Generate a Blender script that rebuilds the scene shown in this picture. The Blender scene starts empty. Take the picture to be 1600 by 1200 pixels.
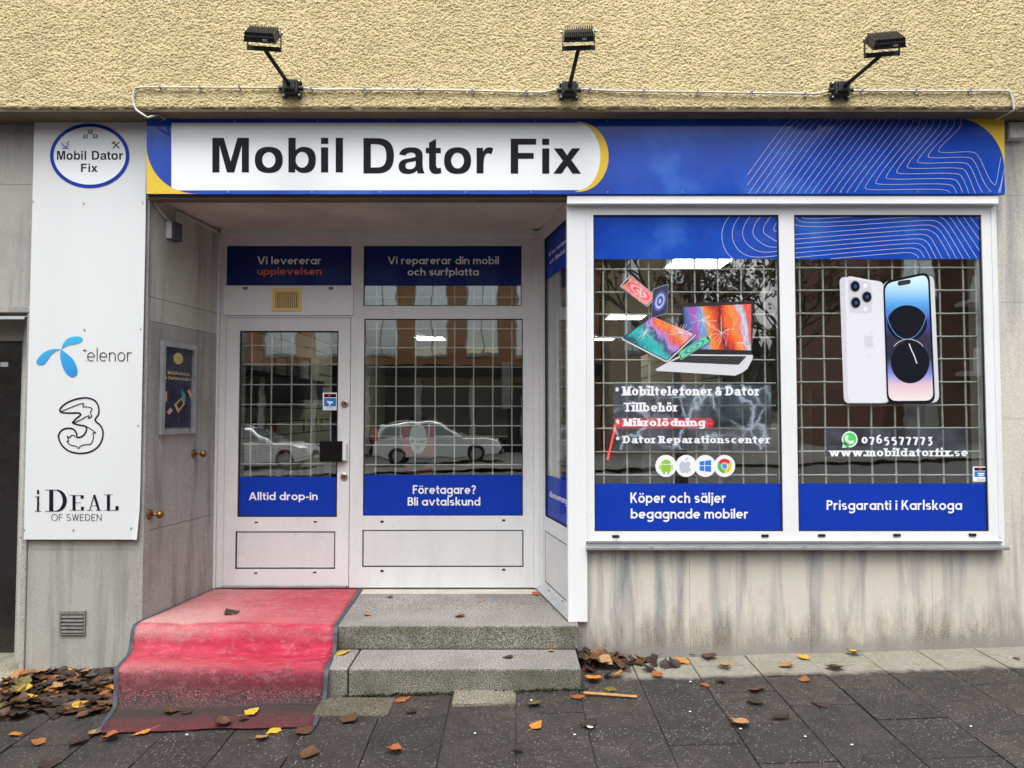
import bpy, bmesh, math, random
import numpy as np
from mathutils import Vector, Matrix
from mathutils.geometry import tessellate_polygon
R = math.radians
rnd = random.Random(7)
sc = bpy.context.scene
COL = sc.collection

# ------------------------------------------------------------------ camera, sky, sun, exposure
CAM_D, CAM_Z, F_PX, PITCH = 4.79, 1.70, 1150.0, math.atan(45/1150)
cam = bpy.data.cameras.new('camera')
cam.sensor_width = 36; cam.lens = 36*F_PX/1600; cam.clip_end = 2000; cam.clip_start = .05
cam_o = bpy.data.objects.new('camera', cam); COL.objects.link(cam_o)
cam_o.location = (0, -CAM_D, CAM_Z); cam_o.rotation_euler = (math.pi/2+PITCH, 0, 0)
sc.camera = cam_o
SUN_EL, SUN_AZ = 66, 188          # sun high behind the camera, a little to the left
w = bpy.data.worlds.new('World'); sc.world = w; w.use_nodes = True
nt = w.node_tree; bg = nt.nodes['Background']
sky = nt.nodes.new('ShaderNodeTexSky'); sky.sky_type = 'NISHITA'; sky.sun_disc = False
sky.sun_elevation = R(SUN_EL); sky.sun_rotation = R(SUN_AZ); sky.dust_density = 6; sky.air_density = 1.0; sky.ozone_density = 1.0
hs = nt.nodes.new('ShaderNodeHueSaturation'); hs.inputs['Saturation'].default_value = .18
nt.links.new(sky.outputs[0], hs.inputs['Color']); nt.links.new(hs.outputs[0], bg.inputs['Color'])
bg.inputs['Strength'].default_value = .15
sl = bpy.data.lights.new('sun', 'SUN'); sl.energy = .75; sl.angle = R(40); sl.color = (1, .985, .965)
so = bpy.data.objects.new('sun', sl); COL.objects.link(so)
az = R(SUN_AZ); el = R(SUN_EL)
sdir = Vector((math.sin(az)*math.cos(el), math.cos(az)*math.cos(el), math.sin(el)))
so.rotation_euler = sdir.to_track_quat('Z', 'Y').to_euler(); so.location = (0, -10, 20)
sc.view_settings.view_transform = 'Standard'; sc.view_settings.look = 'None'
sc.view_settings.gamma = 1; sc.view_settings.use_curve_mapping = False
sc.view_settings.exposure = 0.84
sc.cycles.max_bounces = 8; sc.cycles.transparent_max_bounces = 24
sc.cycles.caustics_reflective = False; sc.cycles.caustics_refractive = False

# ------------------------------------------------------------------ object helpers
def tag(o, label=None, cat=None, group=None, kind=None):
    if label: o['label'] = label
    if cat: o['category'] = cat
    if group: o['group'] = group
    if kind: o['kind'] = kind
    return o
def empty(name, loc=(0, 0, 0), parent=None):
    o = bpy.data.objects.new(name, None); COL.objects.link(o); o.location = loc; o.empty_display_size = .1
    if parent: o.parent = parent
    return o
def link(name, me, mat=None, parent=None, smooth=False):
    o = bpy.data.objects.new(name, me); COL.objects.link(o)
    if mat is not None:
        me.materials.clear(); me.materials.append(mat)
    if smooth:
        me.polygons.foreach_set('use_smooth', [True]*len(me.polygons))
    if parent:
        o.parent = parent
        # all geometry is written in world coordinates: cancel the parent's offset
        o.matrix_parent_inverse = chain(parent).inverted()
    return o
def chain(p):
    m = Matrix.Identity(4)
    while p is not None:
        m = Matrix.Translation(p.location) @ p.rotation_euler.to_matrix().to_4x4() @ m if p.parent is None else (p.matrix_parent_inverse @ Matrix.Translation(p.location) @ p.rotation_euler.to_matrix().to_4x4()) @ m
        p = p.parent
    return m
class MB:
    def __init__(s): s.v = []; s.f = []
    def add(s, vs, fs):
        n = len(s.v); s.v += [tuple(v) for v in vs]; s.f += [tuple(i+n for i in f) for f in fs]; return s
    def box(s, x0, x1, y0, y1, z0, z1, bev=0.0):
        if x0 > x1: x0, x1 = x1, x0
        if y0 > y1: y0, y1 = y1, y0
        if z0 > z1: z0, z1 = z1, z0
        if bev <= 0:
            vs = [(x, y, z) for z in (z0, z1) for y in (y0, y1) for x in (x0, x1)]
            return s.add(vs, [(0, 2, 3, 1), (4, 5, 7, 6), (0, 1, 5, 4), (2, 6, 7, 3), (0, 4, 6, 2), (1, 3, 7, 5)])
        bm = bmesh.new()
        bmesh.ops.create_cube(bm, size=1)
        for v in bm.verts:
            v.co = Vector(((x0+x1)/2+v.co.x*(x1-x0), (y0+y1)/2+v.co.y*(y1-y0), (z0+z1)/2+v.co.z*(z1-z0)))
        b = min(bev, .45*min(x1-x0, y1-y0, z1-z0))
        bmesh.ops.bevel(bm, geom=list(bm.edges), offset=b, segments=2, profile=.6, affect='EDGES')
        return s.bm(bm)
    def bm(s, bm, M=None):
        bm.verts.index_update()
        vs = [(M @ v.co if M else v.co).copy() for v in bm.verts]
        s.add(vs, [[v.index for v in f.verts] for f in bm.faces]); bm.free(); return s
    def obox(s, c, ax, ay, az, hx, hy, hz, bev=0):
        t = MB().box(-hx, hx, -hy, hy, -hz, hz, bev)
        c = Vector(c); return s.add([c+ax*v[0]+ay*v[1]+az*v[2] for v in t.v], t.f)
    def tube(s, pts, rad, n=8, cap=True):
        pts = [Vector(p) for p in pts]
        rad = rad if isinstance(rad, (list, tuple)) else [rad]*len(pts)
        t0 = (pts[1]-pts[0]).normalized()
        ref = Vector((0, 0, 1)) if abs(t0.z) < .9 else Vector((1, 0, 0))
        nx = t0.cross(ref).normalized(); vs = []
        for i, p in enumerate(pts):
            t = (pts[min(i+1, len(pts)-1)]-pts[max(i-1, 0)]).normalized()
            nx = (nx-t*nx.dot(t)).normalized(); ny = t.cross(nx)
            vs += [p+(nx*math.cos(2*math.pi*k/n)+ny*math.sin(2*math.pi*k/n))*rad[i] for k in range(n)]
        fs = [(i*n+k, i*n+(k+1) % n, (i+1)*n+(k+1) % n, (i+1)*n+k) for i in range(len(pts)-1) for k in range(n)]
        if cap:
            fs += [tuple(reversed(range(n))), tuple(range((len(pts)-1)*n, len(pts)*n))]
        return s.add(vs, fs)
    def sphere(s, c, r, seg=16, sq=(1, 1, 1)):
        bm = bmesh.new(); bmesh.ops.create_uvsphere(bm, u_segments=seg, v_segments=seg//2+2, radius=r)
        for v in bm.verts: v.co = Vector((v.co.x*sq[0]+c[0], v.co.y*sq[1]+c[1], v.co.z*sq[2]+c[2]))
        return s.bm(bm)
    def cyl(s, a, b, r, n=16, r2=None):
        return s.tube([a, b], [r, r if r2 is None else r2], n)
    def build(s, name, mat, parent=None, smooth=False):
        me = bpy.data.meshes.new(name); me.from_pydata(s.v, [], s.f); me.update()
        return link(name, me, mat, parent, smooth)
def part_box(name, mat, parent, *a, bev=.002): return MB().box(*a, bev).build(name, mat, parent)

# ------------------------------------------------------------------ planes of the place: photo pixels are turned into points ON them once
TC, TS = math.cos(PITCH), math.sin(PITCH)
def ray(px, py):
    u = (px-800)/F_PX; v = (600-py)/F_PX
    return Vector((u, TC-v*TS, TS+v*TC))
CAMP = Vector((0, -CAM_D, CAM_Z))
class Fr:
    def __init__(s, o, r, u, n): s.o, s.r, s.u, s.n = Vector(o), Vector(r).normalized(), Vector(u).normalized(), Vector(n).normalized()
    def P(s, px, py):
        d = ray(px, py); t = (s.o-CAMP).dot(s.n)/d.dot(s.n); q = CAMP+d*t-s.o
        return (q.dot(s.r), q.dot(s.u))
    def pp(s, pts): return [s.P(*p) for p in pts]
    def pt(s, a, b, d=0.): return s.o+s.r*a+s.u*b+s.n*d
def fac(y): return Fr((0, y, 0), (1, 0, 0), (0, 0, 1), (0, -1, 0))
def flat(name, polys, fr, d, mat, parent, thick=0):
    """polys: list of (outer, [holes]) in plane coordinates; one mesh, optionally with depth behind."""
    mb = MB()
    for outer, holes in polys:
        loops = [outer]+list(holes)
        tri = tessellate_polygon([[Vector((p[0], p[1], 0)) for p in l] for l in loops])
        allp = [p for l in loops for p in l]
        fs = []
        for t in tri:
            a, b, c = (allp[i] for i in t)
            ar = (b[0]-a[0])*(c[1]-a[1])-(c[0]-a[0])*(b[1]-a[1])
            fs.append(t if ar > 0 else t[::-1])
        n = len(allp); vs = [fr.pt(p[0], p[1], d) for p in allp]
        if thick:
            vs += [fr.pt(p[0], p[1], d-thick) for p in allp]
            fs += [tuple(reversed([i+n for i in f])) for f in fs]
            k = 0
            for li, l in enumerate(loops):
                m = len(l); ar = sum(l[i][0]*l[(i+1) % m][1]-l[(i+1) % m][0]*l[i][1] for i in range(m))
                ccw = (ar > 0) == (li == 0)
                for i in range(m):
                    j = (i+1) % m
                    q = (k+i, k+i+n, k+j+n, k+j)
                    fs.append(q if ccw else q[::-1])
                k += m
        mb.add(vs, fs)
    return mb.build(name, mat, parent)
def rect(a0, b0, a1, b1): return [(a0, b0), (a1, b0), (a1, b1), (a0, b1)]
def prect(fr, x0, y0, x1, y1):
    return fr.pp([(x0, y1), (x1, y1), (x1, y0), (x0, y0)])
def ell(cx, cy, rx, ry, n=40, a0=0, a1=360):
    full = abs(a1-a0) >= 360
    return [(cx+rx*math.cos(R(a0+(a1-a0)*i/(n if full else n-1))), cy+ry*math.sin(R(a0+(a1-a0)*i/(n if full else n-1)))) for i in range(n)]
def smooth_loop(p, k=6, closed=True):
    out = []; n = len(p)
    rng = range(n) if closed else range(n-1)
    for i in rng:
        g = (lambda j: p[j % n]) if closed else (lambda j: p[min(max(j, 0), n-1)])
        p0, p1, p2, p3 = g(i-1), g(i), g(i+1), g(i+2)
        for j in range(k):
            t = j/k
            out.append(tuple(.5*(2*p1[c]+(-p0[c]+p2[c])*t+(2*p0[c]-5*p1[c]+4*p2[c]-p3[c])*t*t+(-p0[c]+3*p1[c]-3*p2[c]+p3[c])*t**3) for c in (0, 1)))
    if not closed: out.append(p[-1])
    return out
def chaikin(p, k=3):
    for _ in range(k):
        q = [p[0]]
        for a, b in zip(p, p[1:]):
            q += [(a[0]*.75+b[0]*.25, a[1]*.75+b[1]*.25), (a[0]*.25+b[0]*.75, a[1]*.25+b[1]*.75)]
        p = q+[p[-1]]
    return p
def ribbon(pts, wx, wy=None, closed=False):
    """a stroke with a direction-dependent (elliptical) nib -> verts, quads in 2D"""
    wy = wx if wy is None else wy
    q = [pts[0]]
    for p in pts[1:]:
        if math.hypot(p[0]-q[-1][0], p[1]-q[-1][1]) > 1e-6: q.append(p)
    if closed and math.hypot(q[0][0]-q[-1][0], q[0][1]-q[-1][1]) < 1e-6: q.pop()
    n = len(q); vs = []
    for i in range(n):
        def nrm(a, b):
            dx, dy = b[0]-a[0], b[1]-a[1]; l = math.hypot(dx, dy) or 1; return (-dy/l, dx/l)
        if closed: n0, n1 = nrm(q[i-1], q[i]), nrm(q[i], q[(i+1) % n])
        else:
            n0 = nrm(q[max(i-1, 0)], q[max(i-1, 0)+1]) if n > 1 else (0, 1)
            n1 = nrm(q[min(i, n-2)], q[min(i, n-2)+1])
        mx, my = n0[0]+n1[0], n0[1]+n1[1]; l = math.hypot(mx, my)
        if l < .2: mx, my = n1; l = 1; sc_ = 1
        else:
            mx /= l; my /= l; sc_ = min(1/max(mx*n1[0]+my*n1[1], .3), 1.8)
        h = .5*math.sqrt((wx*mx)**2+(wy*my)**2)*sc_
        vs += [(q[i][0]+mx*h, q[i][1]+my*h), (q[i][0]-mx*h, q[i][1]-my*h)]
    fs = [(2*i+1, 2*i+3, 2*i+2, 2*i) for i in range(n-1)]
    if closed: fs.append((2*n-1, 1, 0, 2*n-2))
    return vs, fs
def strokes(name, lines, fr, d, mat, parent, wdt, wy=None, closed=False):
    mb = MB()
    for k, l in enumerate(lines):
        if len(l) < 2: continue
        vs, fs = ribbon(l, wdt, wy, closed)
        mb.add([fr.pt(a, b, d+k*2e-5) for a, b in vs], fs)
    return mb.build(name, mat, parent)

# ------------------------------------------------------------------ lettering: a small stroke font (geometric sans, slab, didone and light cuts of one skeleton)
SANS = dict(wx=.185, wy=.165, xh=.70, asc=1.03, rw=1.06, ser=0, sp=.10, da=False)
LIGHT = dict(wx=.07, wy=.065, xh=.74, asc=1.12, rw=.86, ser=0, sp=.16, da=True)
THIN = dict(wx=.06, wy=.05, xh=.7, asc=1.0, rw=1.0, ser=0, sp=.18, da=False)
SLAB = dict(wx=.29, wy=.17, xh=.72, asc=1.02, rw=1.02, ser=.09, sp=.035, da=True)
GROT = dict(wx=.225, wy=.175, xh=.765, asc=1.0, rw=.86, ser=0, sp=.075, da=True, mw=.585)
DIDONE = dict(wx=.19, wy=.03, xh=.66, asc=1.0, rw=.9, ser=.10, sp=.1, da=False)
def arc(cx, cy, rx, ry, a0, a1, n=18): return [(cx+rx*math.cos(R(a0+(a1-a0)*i/(n-1))), cy+ry*math.sin(R(a0+(a1-a0)*i/(n-1)))) for i in range(n)]
def glyph(ch, st):
    wx, wy, X, A, ser = st['wx'], st['wy'], st['xh'], st['asc'], st['ser']
    L = wx/2; bb = wy/2; tt = X-wy/2; T = 1-wy/2; cy = (bb+tt)/2; ry = (tt-bb)/2; rx = ry*st['rw']; D = -.26
    out = []
    off = 0.0
    def line(*p): out.append((list(p), wx, wy))
    def dia(xa, ya, xb, yb, k=1.0):
        h = wx*k*.5/max(.35, abs(yb-ya)/math.hypot(xb-xa, yb-ya)); q = [(xa-h, ya), (xa+h, ya), (xb+h, yb), (xb-h, yb)]
        out.append((q if ya < yb else q[::-1], None, None))
    def serif(x, y, l=1, r=1):
        if ser: out.append(([(x-L-ser*l, y), (x+L+ser*r, y)], wx, max(wy*.85, .02)))
    def stem(x, y0, y1, s=''):
        out.append(([(x, y0), (x, y1)], wx, wy))
        sh = max(wy*.85, .02)/2
        if 'b' in s: serif(x, y0+sh)
        if 't' in s: serif(x, y1-sh)
        if 'f' in s: serif(x, y1-sh, 1, 0)
    def O(cx, c=None): out.append((arc(cx, cy if c is None else c, rx, ry, 0, 360, 33), wx, wy))
    c = ch
    if ser and c not in '.*-&': L += ser*.9; off = 0
    if c == ' ': return [], .34
    if c == '.': return [([(L, 0), (L, wx*.9)], wx*.95, wy)], wx
    if c == ',': return [([(L, -.12), (L, wx*.7)], wx*.8, wy)], wx
    if c == '-': return [([(0, .36), (.36, .36)], wx, wy)], .36
    if c == '*':
        return [([(.27, .66), (.27+.27*math.cos(R(a)), .66+.27*math.sin(R(a)))], .13, .13) for a in (90, 162, 234, 306, 18)], .56
    dots = {'ö': 'o', 'ä': 'a', 'å': 'a'}
    if c in dots:
        g, adv = glyph(dots[c], st)
        for k in (-1, 1): g.append(([(adv/2+k*.15, X+.1), (adv/2+k*.15, X+.1+wx*.8)], wx*.85, wy))
        return g, adv
    if c == 'o': O(L+rx); adv = 2*rx+2*L
    elif c in 'adq' and not (c == 'a' and st['da']):
        O(L+rx); x = L+2*rx
        stem(x, D if c == 'q' else 0, A if c == 'd' else X, 'f' if c == 'd' else ''); 
        if ser: serif(x, wy*.4, 0, 1)
        adv = x+L
    elif c == 'a':
        x = L+1.75*rx; r2 = .26*X
        out.append(([(x, 0), (x, X*.60)]+arc(x-rx*.8, X*.60, rx*.8, tt-X*.60, 0, 165, 14), wx, wy))
        out.append((smooth_loop([(x, X*.545), (L+.85*rx, X*.50), (L+.22*rx, X*.42), (L, X*.27), (L+.2*rx, bb+X*.03), (L+.65*rx, bb), (L+1.15*rx, bb+X*.05), (x, X*.26)], 5, False), wx*.95, wy*.88))
        if ser: serif(x, wy*.4, 0, 1)
        adv = x+L
    elif c == 'b': stem(L, 0, A, 'f'); O(L+rx); adv = 2*rx+2*L
    elif c == 'p': O(L+rx); stem(L, D, X, 'bf'); adv = 2*rx+2*L
    elif c == 'g':
        O(L+rx); x = L+2*rx
        out.append(([(x, X), (x, -.08)]+arc(L+rx, -.08, rx, .19, 0, -150, 14), wx, wy)); adv = x+L
    elif c == 'c': out.append((arc(L+rx, cy, rx, ry, 48, 312, 26), wx, wy)); adv = 1.78*rx+2*L*.9
    elif c == 'e':
        out.append((arc(L+rx, cy, rx, ry, 0, 312, 28), wx, wy)); line((L, cy-.005), (L+2*rx+wx*.32, cy-.005)); adv = 2*rx+2*L
    elif c == 's':
        q = ry/2+.0; sx = rx*.74
        out.append((arc(L+sx, tt-q, sx, q, 35, 270, 16)+arc(L+sx, bb+q, sx, q, 90, -145, 16)[1:], wx*.92, wy*.9)); adv = 2*sx+2*L
    elif c in 'nh':
        rn = rx*.84; x = L+2*rn
        stem(L, 0, A if c == 'h' else X, 'bf'); out.append((arc(L+rn, tt-rn*.95, rn, rn*.95, 180, 0, 16)+[(x, 0)], wx, wy)); serif(x, wy*.4) if ser else 0; adv = x+L
    elif c == 'm':
        rn = rx*.74; stem(L, 0, X, 'bf')
        for k in (0, 1):
            x = L+2*rn*k; out.append((arc(x+rn, tt-rn*.9, rn, rn*.9, 180, 0, 16)+[(x+2*rn, 0)], wx, wy)); serif(x+2*rn, wy*.4, .5, .5) if ser else 0
        adv = L+4*rn+L
    elif c == 'u':
        rn = rx*.84; x = L+2*rn
        out.append(([(L, X)]+arc(L+rn, bb+rn*.95, rn, rn*.95, 180, 360, 16)+[(x, X)], wx, wy)); stem(x, 0, X, 'f'); 
        if ser: serif(L, X-wy*.4, 1, 0); serif(x, wy*.4, 0, 1)
        adv = x+L
    elif c == 'r':
        rn = rx*.8; stem(L, 0, X, 'bf'); out.append((arc(L+rn, tt-rn*.95, rn, rn*.95, 180, 62, 12), wx, wy)); adv = L+rn*1.5+wx*.2
    elif c in 'il':
        stem(L, 0, X if c == 'i' else A, 'bf')
        if c == 'i': out.append(([(L, X+.1), (L, X+.1+wx*.95)], wx*1.05, wy))
        adv = 2*L
    elif c == 'j':
        out.append(([(L+.06, X), (L+.06, -.08)]+arc(L-.09, -.08, .15, .1, 0, -90, 8), wx, wy)); out.append(([(L+.06, X+.1), (L+.06, X+.1+wx*.95)], wx*1.05, wy)); adv = 2*L+.06
    elif c == 't':
        x = L+.1; rt = .16
        out.append(([(x, X+.22), (x, bb+rt)]+arc(x+rt, bb+rt, rt, rt, 180, 290, 8), wx, wy)); line((x-L-.09, tt), (x+L+.15, tt)); adv = x+L+.15
    elif c == 'f':
        x = L+.1; rt = .17
        out.append(([(x, 0), (x, A-wy/2-rt)]+arc(x+rt, A-wy/2-rt, rt, rt, 180, 75, 8), wx, wy)); line((x-L-.09, tt), (x+L+.16, tt)); serif(x, wy*.4) if ser else 0; adv = x+L+.14
    elif c == 'k':
        stem(L, 0, A, 'bf'); dia(L+.06, X*.30, L+.42, X, .9); dia(L+.46, 0, L+.20, X*.55, .9); adv = L+.46+wx*.5
        if ser: serif(L+.44, wy*.4, .6, .6); serif(L+.4, X-wy*.4, .5, .5)
    elif c in 'vwy':
        n = 2 if c == 'w' else 1; h = .30 if c != 'w' else .26
        for k in range(n):
            x = L*.9+2*h*k; dia(x+h, 0, x, X, .95); dia(x+h, 0, x+2*h, X, .95)
            if ser: serif(x, X-wy*.4, .3, .3)
        if ser: serif(L*.9+2*h*n, X-wy*.4, .3, .3)
        if c == 'y': dia(L+h*.5, D, L+h, 0)
        adv = L*1.8+2*h*n
    elif c == 'x':
        dia(L*.9, 0, L*.9+.5, X, .95); dia(L*.9+.5, 0, L*.9, X, .95); adv = .5+L*1.8
        if ser: [serif(xx, yy, .4, .4) for xx in (L*.9, L*.9+.5) for yy in (wy*.4, X-wy*.4)]
    elif c == 'V': dia(L+.38, 0, L, 1); dia(L+.38, 0, L+.76, 1); adv = .76+2*L
    elif c == 'A':
        dia(L, 0, L+.38, 1, 1 if wy > .05 else .35); dia(L+.76, 0, L+.38, 1); line((L+.16, .3), (L+.6, .3)); adv = .76+2*L
        if ser: serif(L, wy*.4, .8, .8); serif(L+.76, wy*.4, .8, .8)
    elif c == 'F': stem(L, 0, 1, 'b' if ser else ''); line((L, T), (L+.5, T)); line((L, .52), (L+.44, .52)); adv = L+.5
    elif c == 'E':
        stem(L, 0, 1, 'tb' if ser else ''); line((L, T), (L+.52, T)); line((L, .5), (L+.44, .5)); line((L, bb), (L+.54, bb)); adv = L+.54
        if ser: line((L+.52, .78), (L+.52, T)); line((L+.54, .24), (L+.54, bb))
    elif c == 'L':
        stem(L, 0, 1, 'tb' if ser else ''); line((L, bb), (L+.52, bb)); adv = L+.54
        if ser: line((L+.53, .28), (L+.53, bb))
    elif c == 'T': stem(L+.32, 0, 1, 'b' if ser else ''); line((0, T), (.64+2*L, T)); adv = .64+2*L
    elif c in 'DO':
        h = T-bb
        if c == 'D': stem(L, 0, 1, ''); out.append(([(L, T)]+arc(L+.2, .5, .44, h/2, 90, -90, 20)+[(L, bb)], wx, wy)); serif(L, bb, 1, 0) if ser else 0; serif(L, T, 1, 0) if ser else 0; adv = L*2+.64
        else: out.append((arc(L+.42, .5, .42, h/2, 0, 360, 33), wx, wy)); adv = .84+2*L
    elif c in 'BPR':
        stem(L, 0, 1, 'b' if ser and c != 'B' else ''); m = .5 if c != 'B' else .53
        out.append(([(L, T)]+arc(L+.24, (T+m)/2, .22, (T-m)/2, 90, -90, 14)+[(L, m)], wx, wy)); adv = L*2+.46
        if c == 'B': out.append(([(L, m)]+arc(L+.26, (m+bb)/2, .25, (m-bb)/2, 90, -90, 14)+[(L, bb)], wx, wy)); adv = L*2+.5
        if c == 'R': dia(L+.5, 0, L+.24, m+.02); serif(L+.5, wy*.4, 0, 1) if ser else 0; adv = L*2+.5
        if ser: serif(L, T, 1, 0)
    elif c == 'K':
        stem(L, 0, 1, 'tb' if ser else ''); dia(L+.06, .36, L+.52, 1, .95); dia(L+.58, 0, L+.22, .62, .95); adv = L+.58+wx*.5
    elif c == 'M':
        x = st.get('mw', .72); stem(L, 0, 1, 'b' if ser else ''); stem(L+x, 0, 1, 'b' if ser else ''); dia(L+x/2, 0, L+.01, 1, .85); dia(L+x/2, 0, L+x-.01, 1, .85); adv = x+2*L
        if ser: serif(L, T, 1, 0); serif(L+x, T, 0, 1)
    elif c == 'N': stem(L, 0, 1); stem(L+.62, 0, 1); dia(L+.62, 0, L, 1); adv = .62+2*L
    elif c == 'S':
        q = (T-bb)/4; out.append((arc(L+.27, T-q, .27, q, 35, 270, 16)+arc(L+.27, bb+q, .27, q, 90, -145, 16)[1:], wx, wy)); adv = .54+2*L
    elif c == 'W':
        for k in (0, 1): x = L+.44*k; dia(x+.22, 0, x, 1); dia(x+.22, 0, x+.44, 1)
        adv = .88+2*L
    elif c == '?': out.append((arc(L+.2, .72, .2, .2, 170, -60, 16)+[(L+.2, .42), (L+.2, .3)], wx, wy)); out.append(([(L+.2, 0), (L+.2, wx)], wx, wy)); adv = .4+2*L
    elif c == '&':
        out.append((arc(L+.24, .74, .17, .17, 0, 360, 20), wx*.8, wy*.9)); out.append((arc(L+.26, .28, .26, .22, 90, 330, 20), wx*.9, wy)); line((L+.2, .52), (L+.66, .04)); line((L+.4, .12), (L+.62, .5)); adv = .7+2*L
    elif c == '0': out.append((arc(L+.24, .36, .24, .3, 0, 360, 28), wx, wy)); adv = .48+2*L
    elif c == '7': line((L*.4, .66), (L+.44, .66)); line((L+.44, .68), (L+.14, -.2)); adv = .5+2*L*.8
    elif c == '6': out.append((arc(L+.24, .28, .24, .24, 0, 360, 24), wx*.9, wy)); out.append(([(L+.42, .94)]+arc(L+.3, .4, .3, .5, 105, 200, 10), wx*.9, wy)); adv = .48+2*L
    elif c == '5': line((L+.02, .66), (L+.44, .66)); line((L+.06, .66), (L+.04, .3)); out.append((arc(L+.18, .1, .26, .27, 125, -110, 18), wx*.9, wy)); adv = .46+2*L
    elif c == '3': out.append(([(L, .66), (L+.4, .66), (L+.2, .34)]+arc(L+.18, .06, .26, .27, 80, -120, 16), wx*.85, wy)); adv = .46+2*L
    else: adv = .4
    return out, adv
def gshape(p, x, wx, wy):
    q = [(a[0]+x, a[1]) for a in p]
    return (q, [tuple(range(len(q)))]) if wx is None else ribbon(q, wx, wy, len(q) > 6 and math.hypot(q[0][0]-q[-1][0], q[0][1]-q[-1][1]) < 1e-4)
def lettering(name, text, fr, bbox, d, mat, parent, st=SANS, layer=6e-6):
    """text fitted to the photo-pixel box of its ink on plane fr"""
    x = 0; sv = []; wid = []; wn = 0
    for ch in text:
        g, adv = glyph(ch, st)
        for p, wx, wy in g: sv.append(gshape(p, x, wx, wy)); wid.append(wn)
        wn += ch == ' '
        x += adv+st['sp']*(1 if ch != ' ' else .3)
    allv = [v for vs, _ in sv for v in vs]
    x0 = min(v[0] for v in allv); x1 = max(v[0] for v in allv); y0 = min(v[1] for v in allv); y1 = max(v[1] for v in allv)
    bl = fr.P(bbox[0], bbox[3]); br = fr.P(bbox[2], bbox[3]); tl = fr.P(bbox[0], bbox[1]); tr = fr.P(bbox[2], bbox[1])
    words = {}
    for k, (vs, fs) in enumerate(sv):
        q = []; mb = words.setdefault(wid[k], MB())
        for v in vs:
            s = (v[0]-x0)/(x1-x0); t = (v[1]-y0)/(y1-y0)
            a = (bl[0]*(1-s)+br[0]*s)*(1-t)+(tl[0]*(1-s)+tr[0]*s)*t
            b = (bl[1]*(1-s)+br[1]*s)*(1-t)+(tl[1]*(1-s)+tr[1]*s)*t
            q.append(fr.pt(a, b, d+k*layer))
        mb.add(q, fs)
    return [m_.build(name, mat, parent) for m_ in words.values()][0]      # each word a piece
def qb(*seg):
    """outline through on-curve points; a tuple of 4 numbers is a quadratic piece (control, end)"""
    out = [seg[0]]
    for q in seg[1:]:
        if len(q) == 2: out.append(q)
        else:
            p0 = out[-1]
            for k in range(1, 9):
                t = k/8; out.append(((1-t)**2*p0[0]+2*t*(1-t)*q[0]+t*t*q[2], (1-t)**2*p0[1]+2*t*(1-t)*q[1]+t*t*q[3]))
    return out
def el2(cx, cy, rx, ry, n=36): return [(cx+rx*math.cos(2*math.pi*i/n), cy+ry*math.sin(2*math.pi*i/n)) for i in range(n)]
BOLD = {
 'M': (1706, [([(145, 0), (145, 1466), (588, 1466), (854, 466), (1117, 1466), (1561, 1466), (1561, 0), (1286, 0), (1286, 1154), (995, 0), (710, 0), (420, 1154), (420, 0)], [])]),
 'i': (569, [([(143, 0), (424, 0), (424, 1062), (143, 1062)], []), ([(143, 1206), (424, 1206), (424, 1466), (143, 1466)], [])]),
 'l': (569, [([(145, 0), (426, 0), (426, 1466), (145, 1466)], [])]),
 'o': (1251, [(qb((625, -24), (1168, -24, 1168, 531), (1168, 1086, 625, 1086), (82, 1086, 82, 531), (82, -24, 625, -24))[:-1], [el2(625, 531, 256, 328)])]),
 'b': (1251, [(qb((134, 0), (134, 1466), (415, 1466), (415, 938), (545, 1086, 724, 1086), (1196, 1086, 1196, 541), (1196, -24, 731, -24), (530, -24, 395, 156), (395, 0)), [el2(662, 536, 248, 336)])]),
 'D': (1479, [(qb((149, 0), (149, 1466), (690, 1466), (1050, 1466, 1220, 1270), (1371, 1090, 1371, 722), (1371, 390, 1225, 200), (1060, 0, 706, 0)), [qb((445, 247), (666, 247), (880, 247, 970, 350), (1065, 460, 1065, 733), (1065, 1010, 960, 1110), (860, 1218, 575, 1218), (445, 1218))])]),
 'a': (1139, [(qb((357, 738), (102, 784), (170, 1086, 599, 1086), (1047, 1086, 1047, 720), (1044, 403), (1044, 150, 1127, 0), (849, 0), (814, 115), (680, -24, 452, -24), (77, -24, 77, 292), (77, 540, 370, 600), (650, 640, 765, 690), (765, 863, 583, 863), (400, 863, 357, 738)), [qb((765, 519), (765, 420), (765, 174, 525, 174), (357, 174, 357, 322), (357, 440, 520, 468), (660, 485, 765, 519))[:-1]])]),
 't': (682, [(qb((634, 1062), (634, 838), (442, 838), (442, 410), (442, 215, 530, 217), (580, 217, 631, 242), (655, 22), (560, -24, 446, -24), (161, -24, 161, 330), (161, 838), (32, 838), (32, 1062), (161, 1062), (161, 1273), (442, 1437), (442, 1062)), [])]),
 'r': (797, [(qb((416, 0), (135, 0), (135, 1062), (396, 1062), (396, 911), (500, 1086, 631, 1086), (725, 1086, 812, 1034), (725, 789), (660, 835, 596, 835), (416, 835, 416, 328)), [])]),
 'F': (1251, [([(151, 0), (151, 1466), (1156, 1466), (1156, 1218), (447, 1218), (447, 871), (1059, 871), (1059, 623), (447, 623), (447, 0)], [])]),
 'x': (1139, [([(14, 0), (391, 547), (30, 1062), (373, 1062), (558, 774), (754, 1062), (1084, 1062), (730, 567), (1116, 0), (771, 0), (559, 323), (345, 0)], [])]),
}
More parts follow.
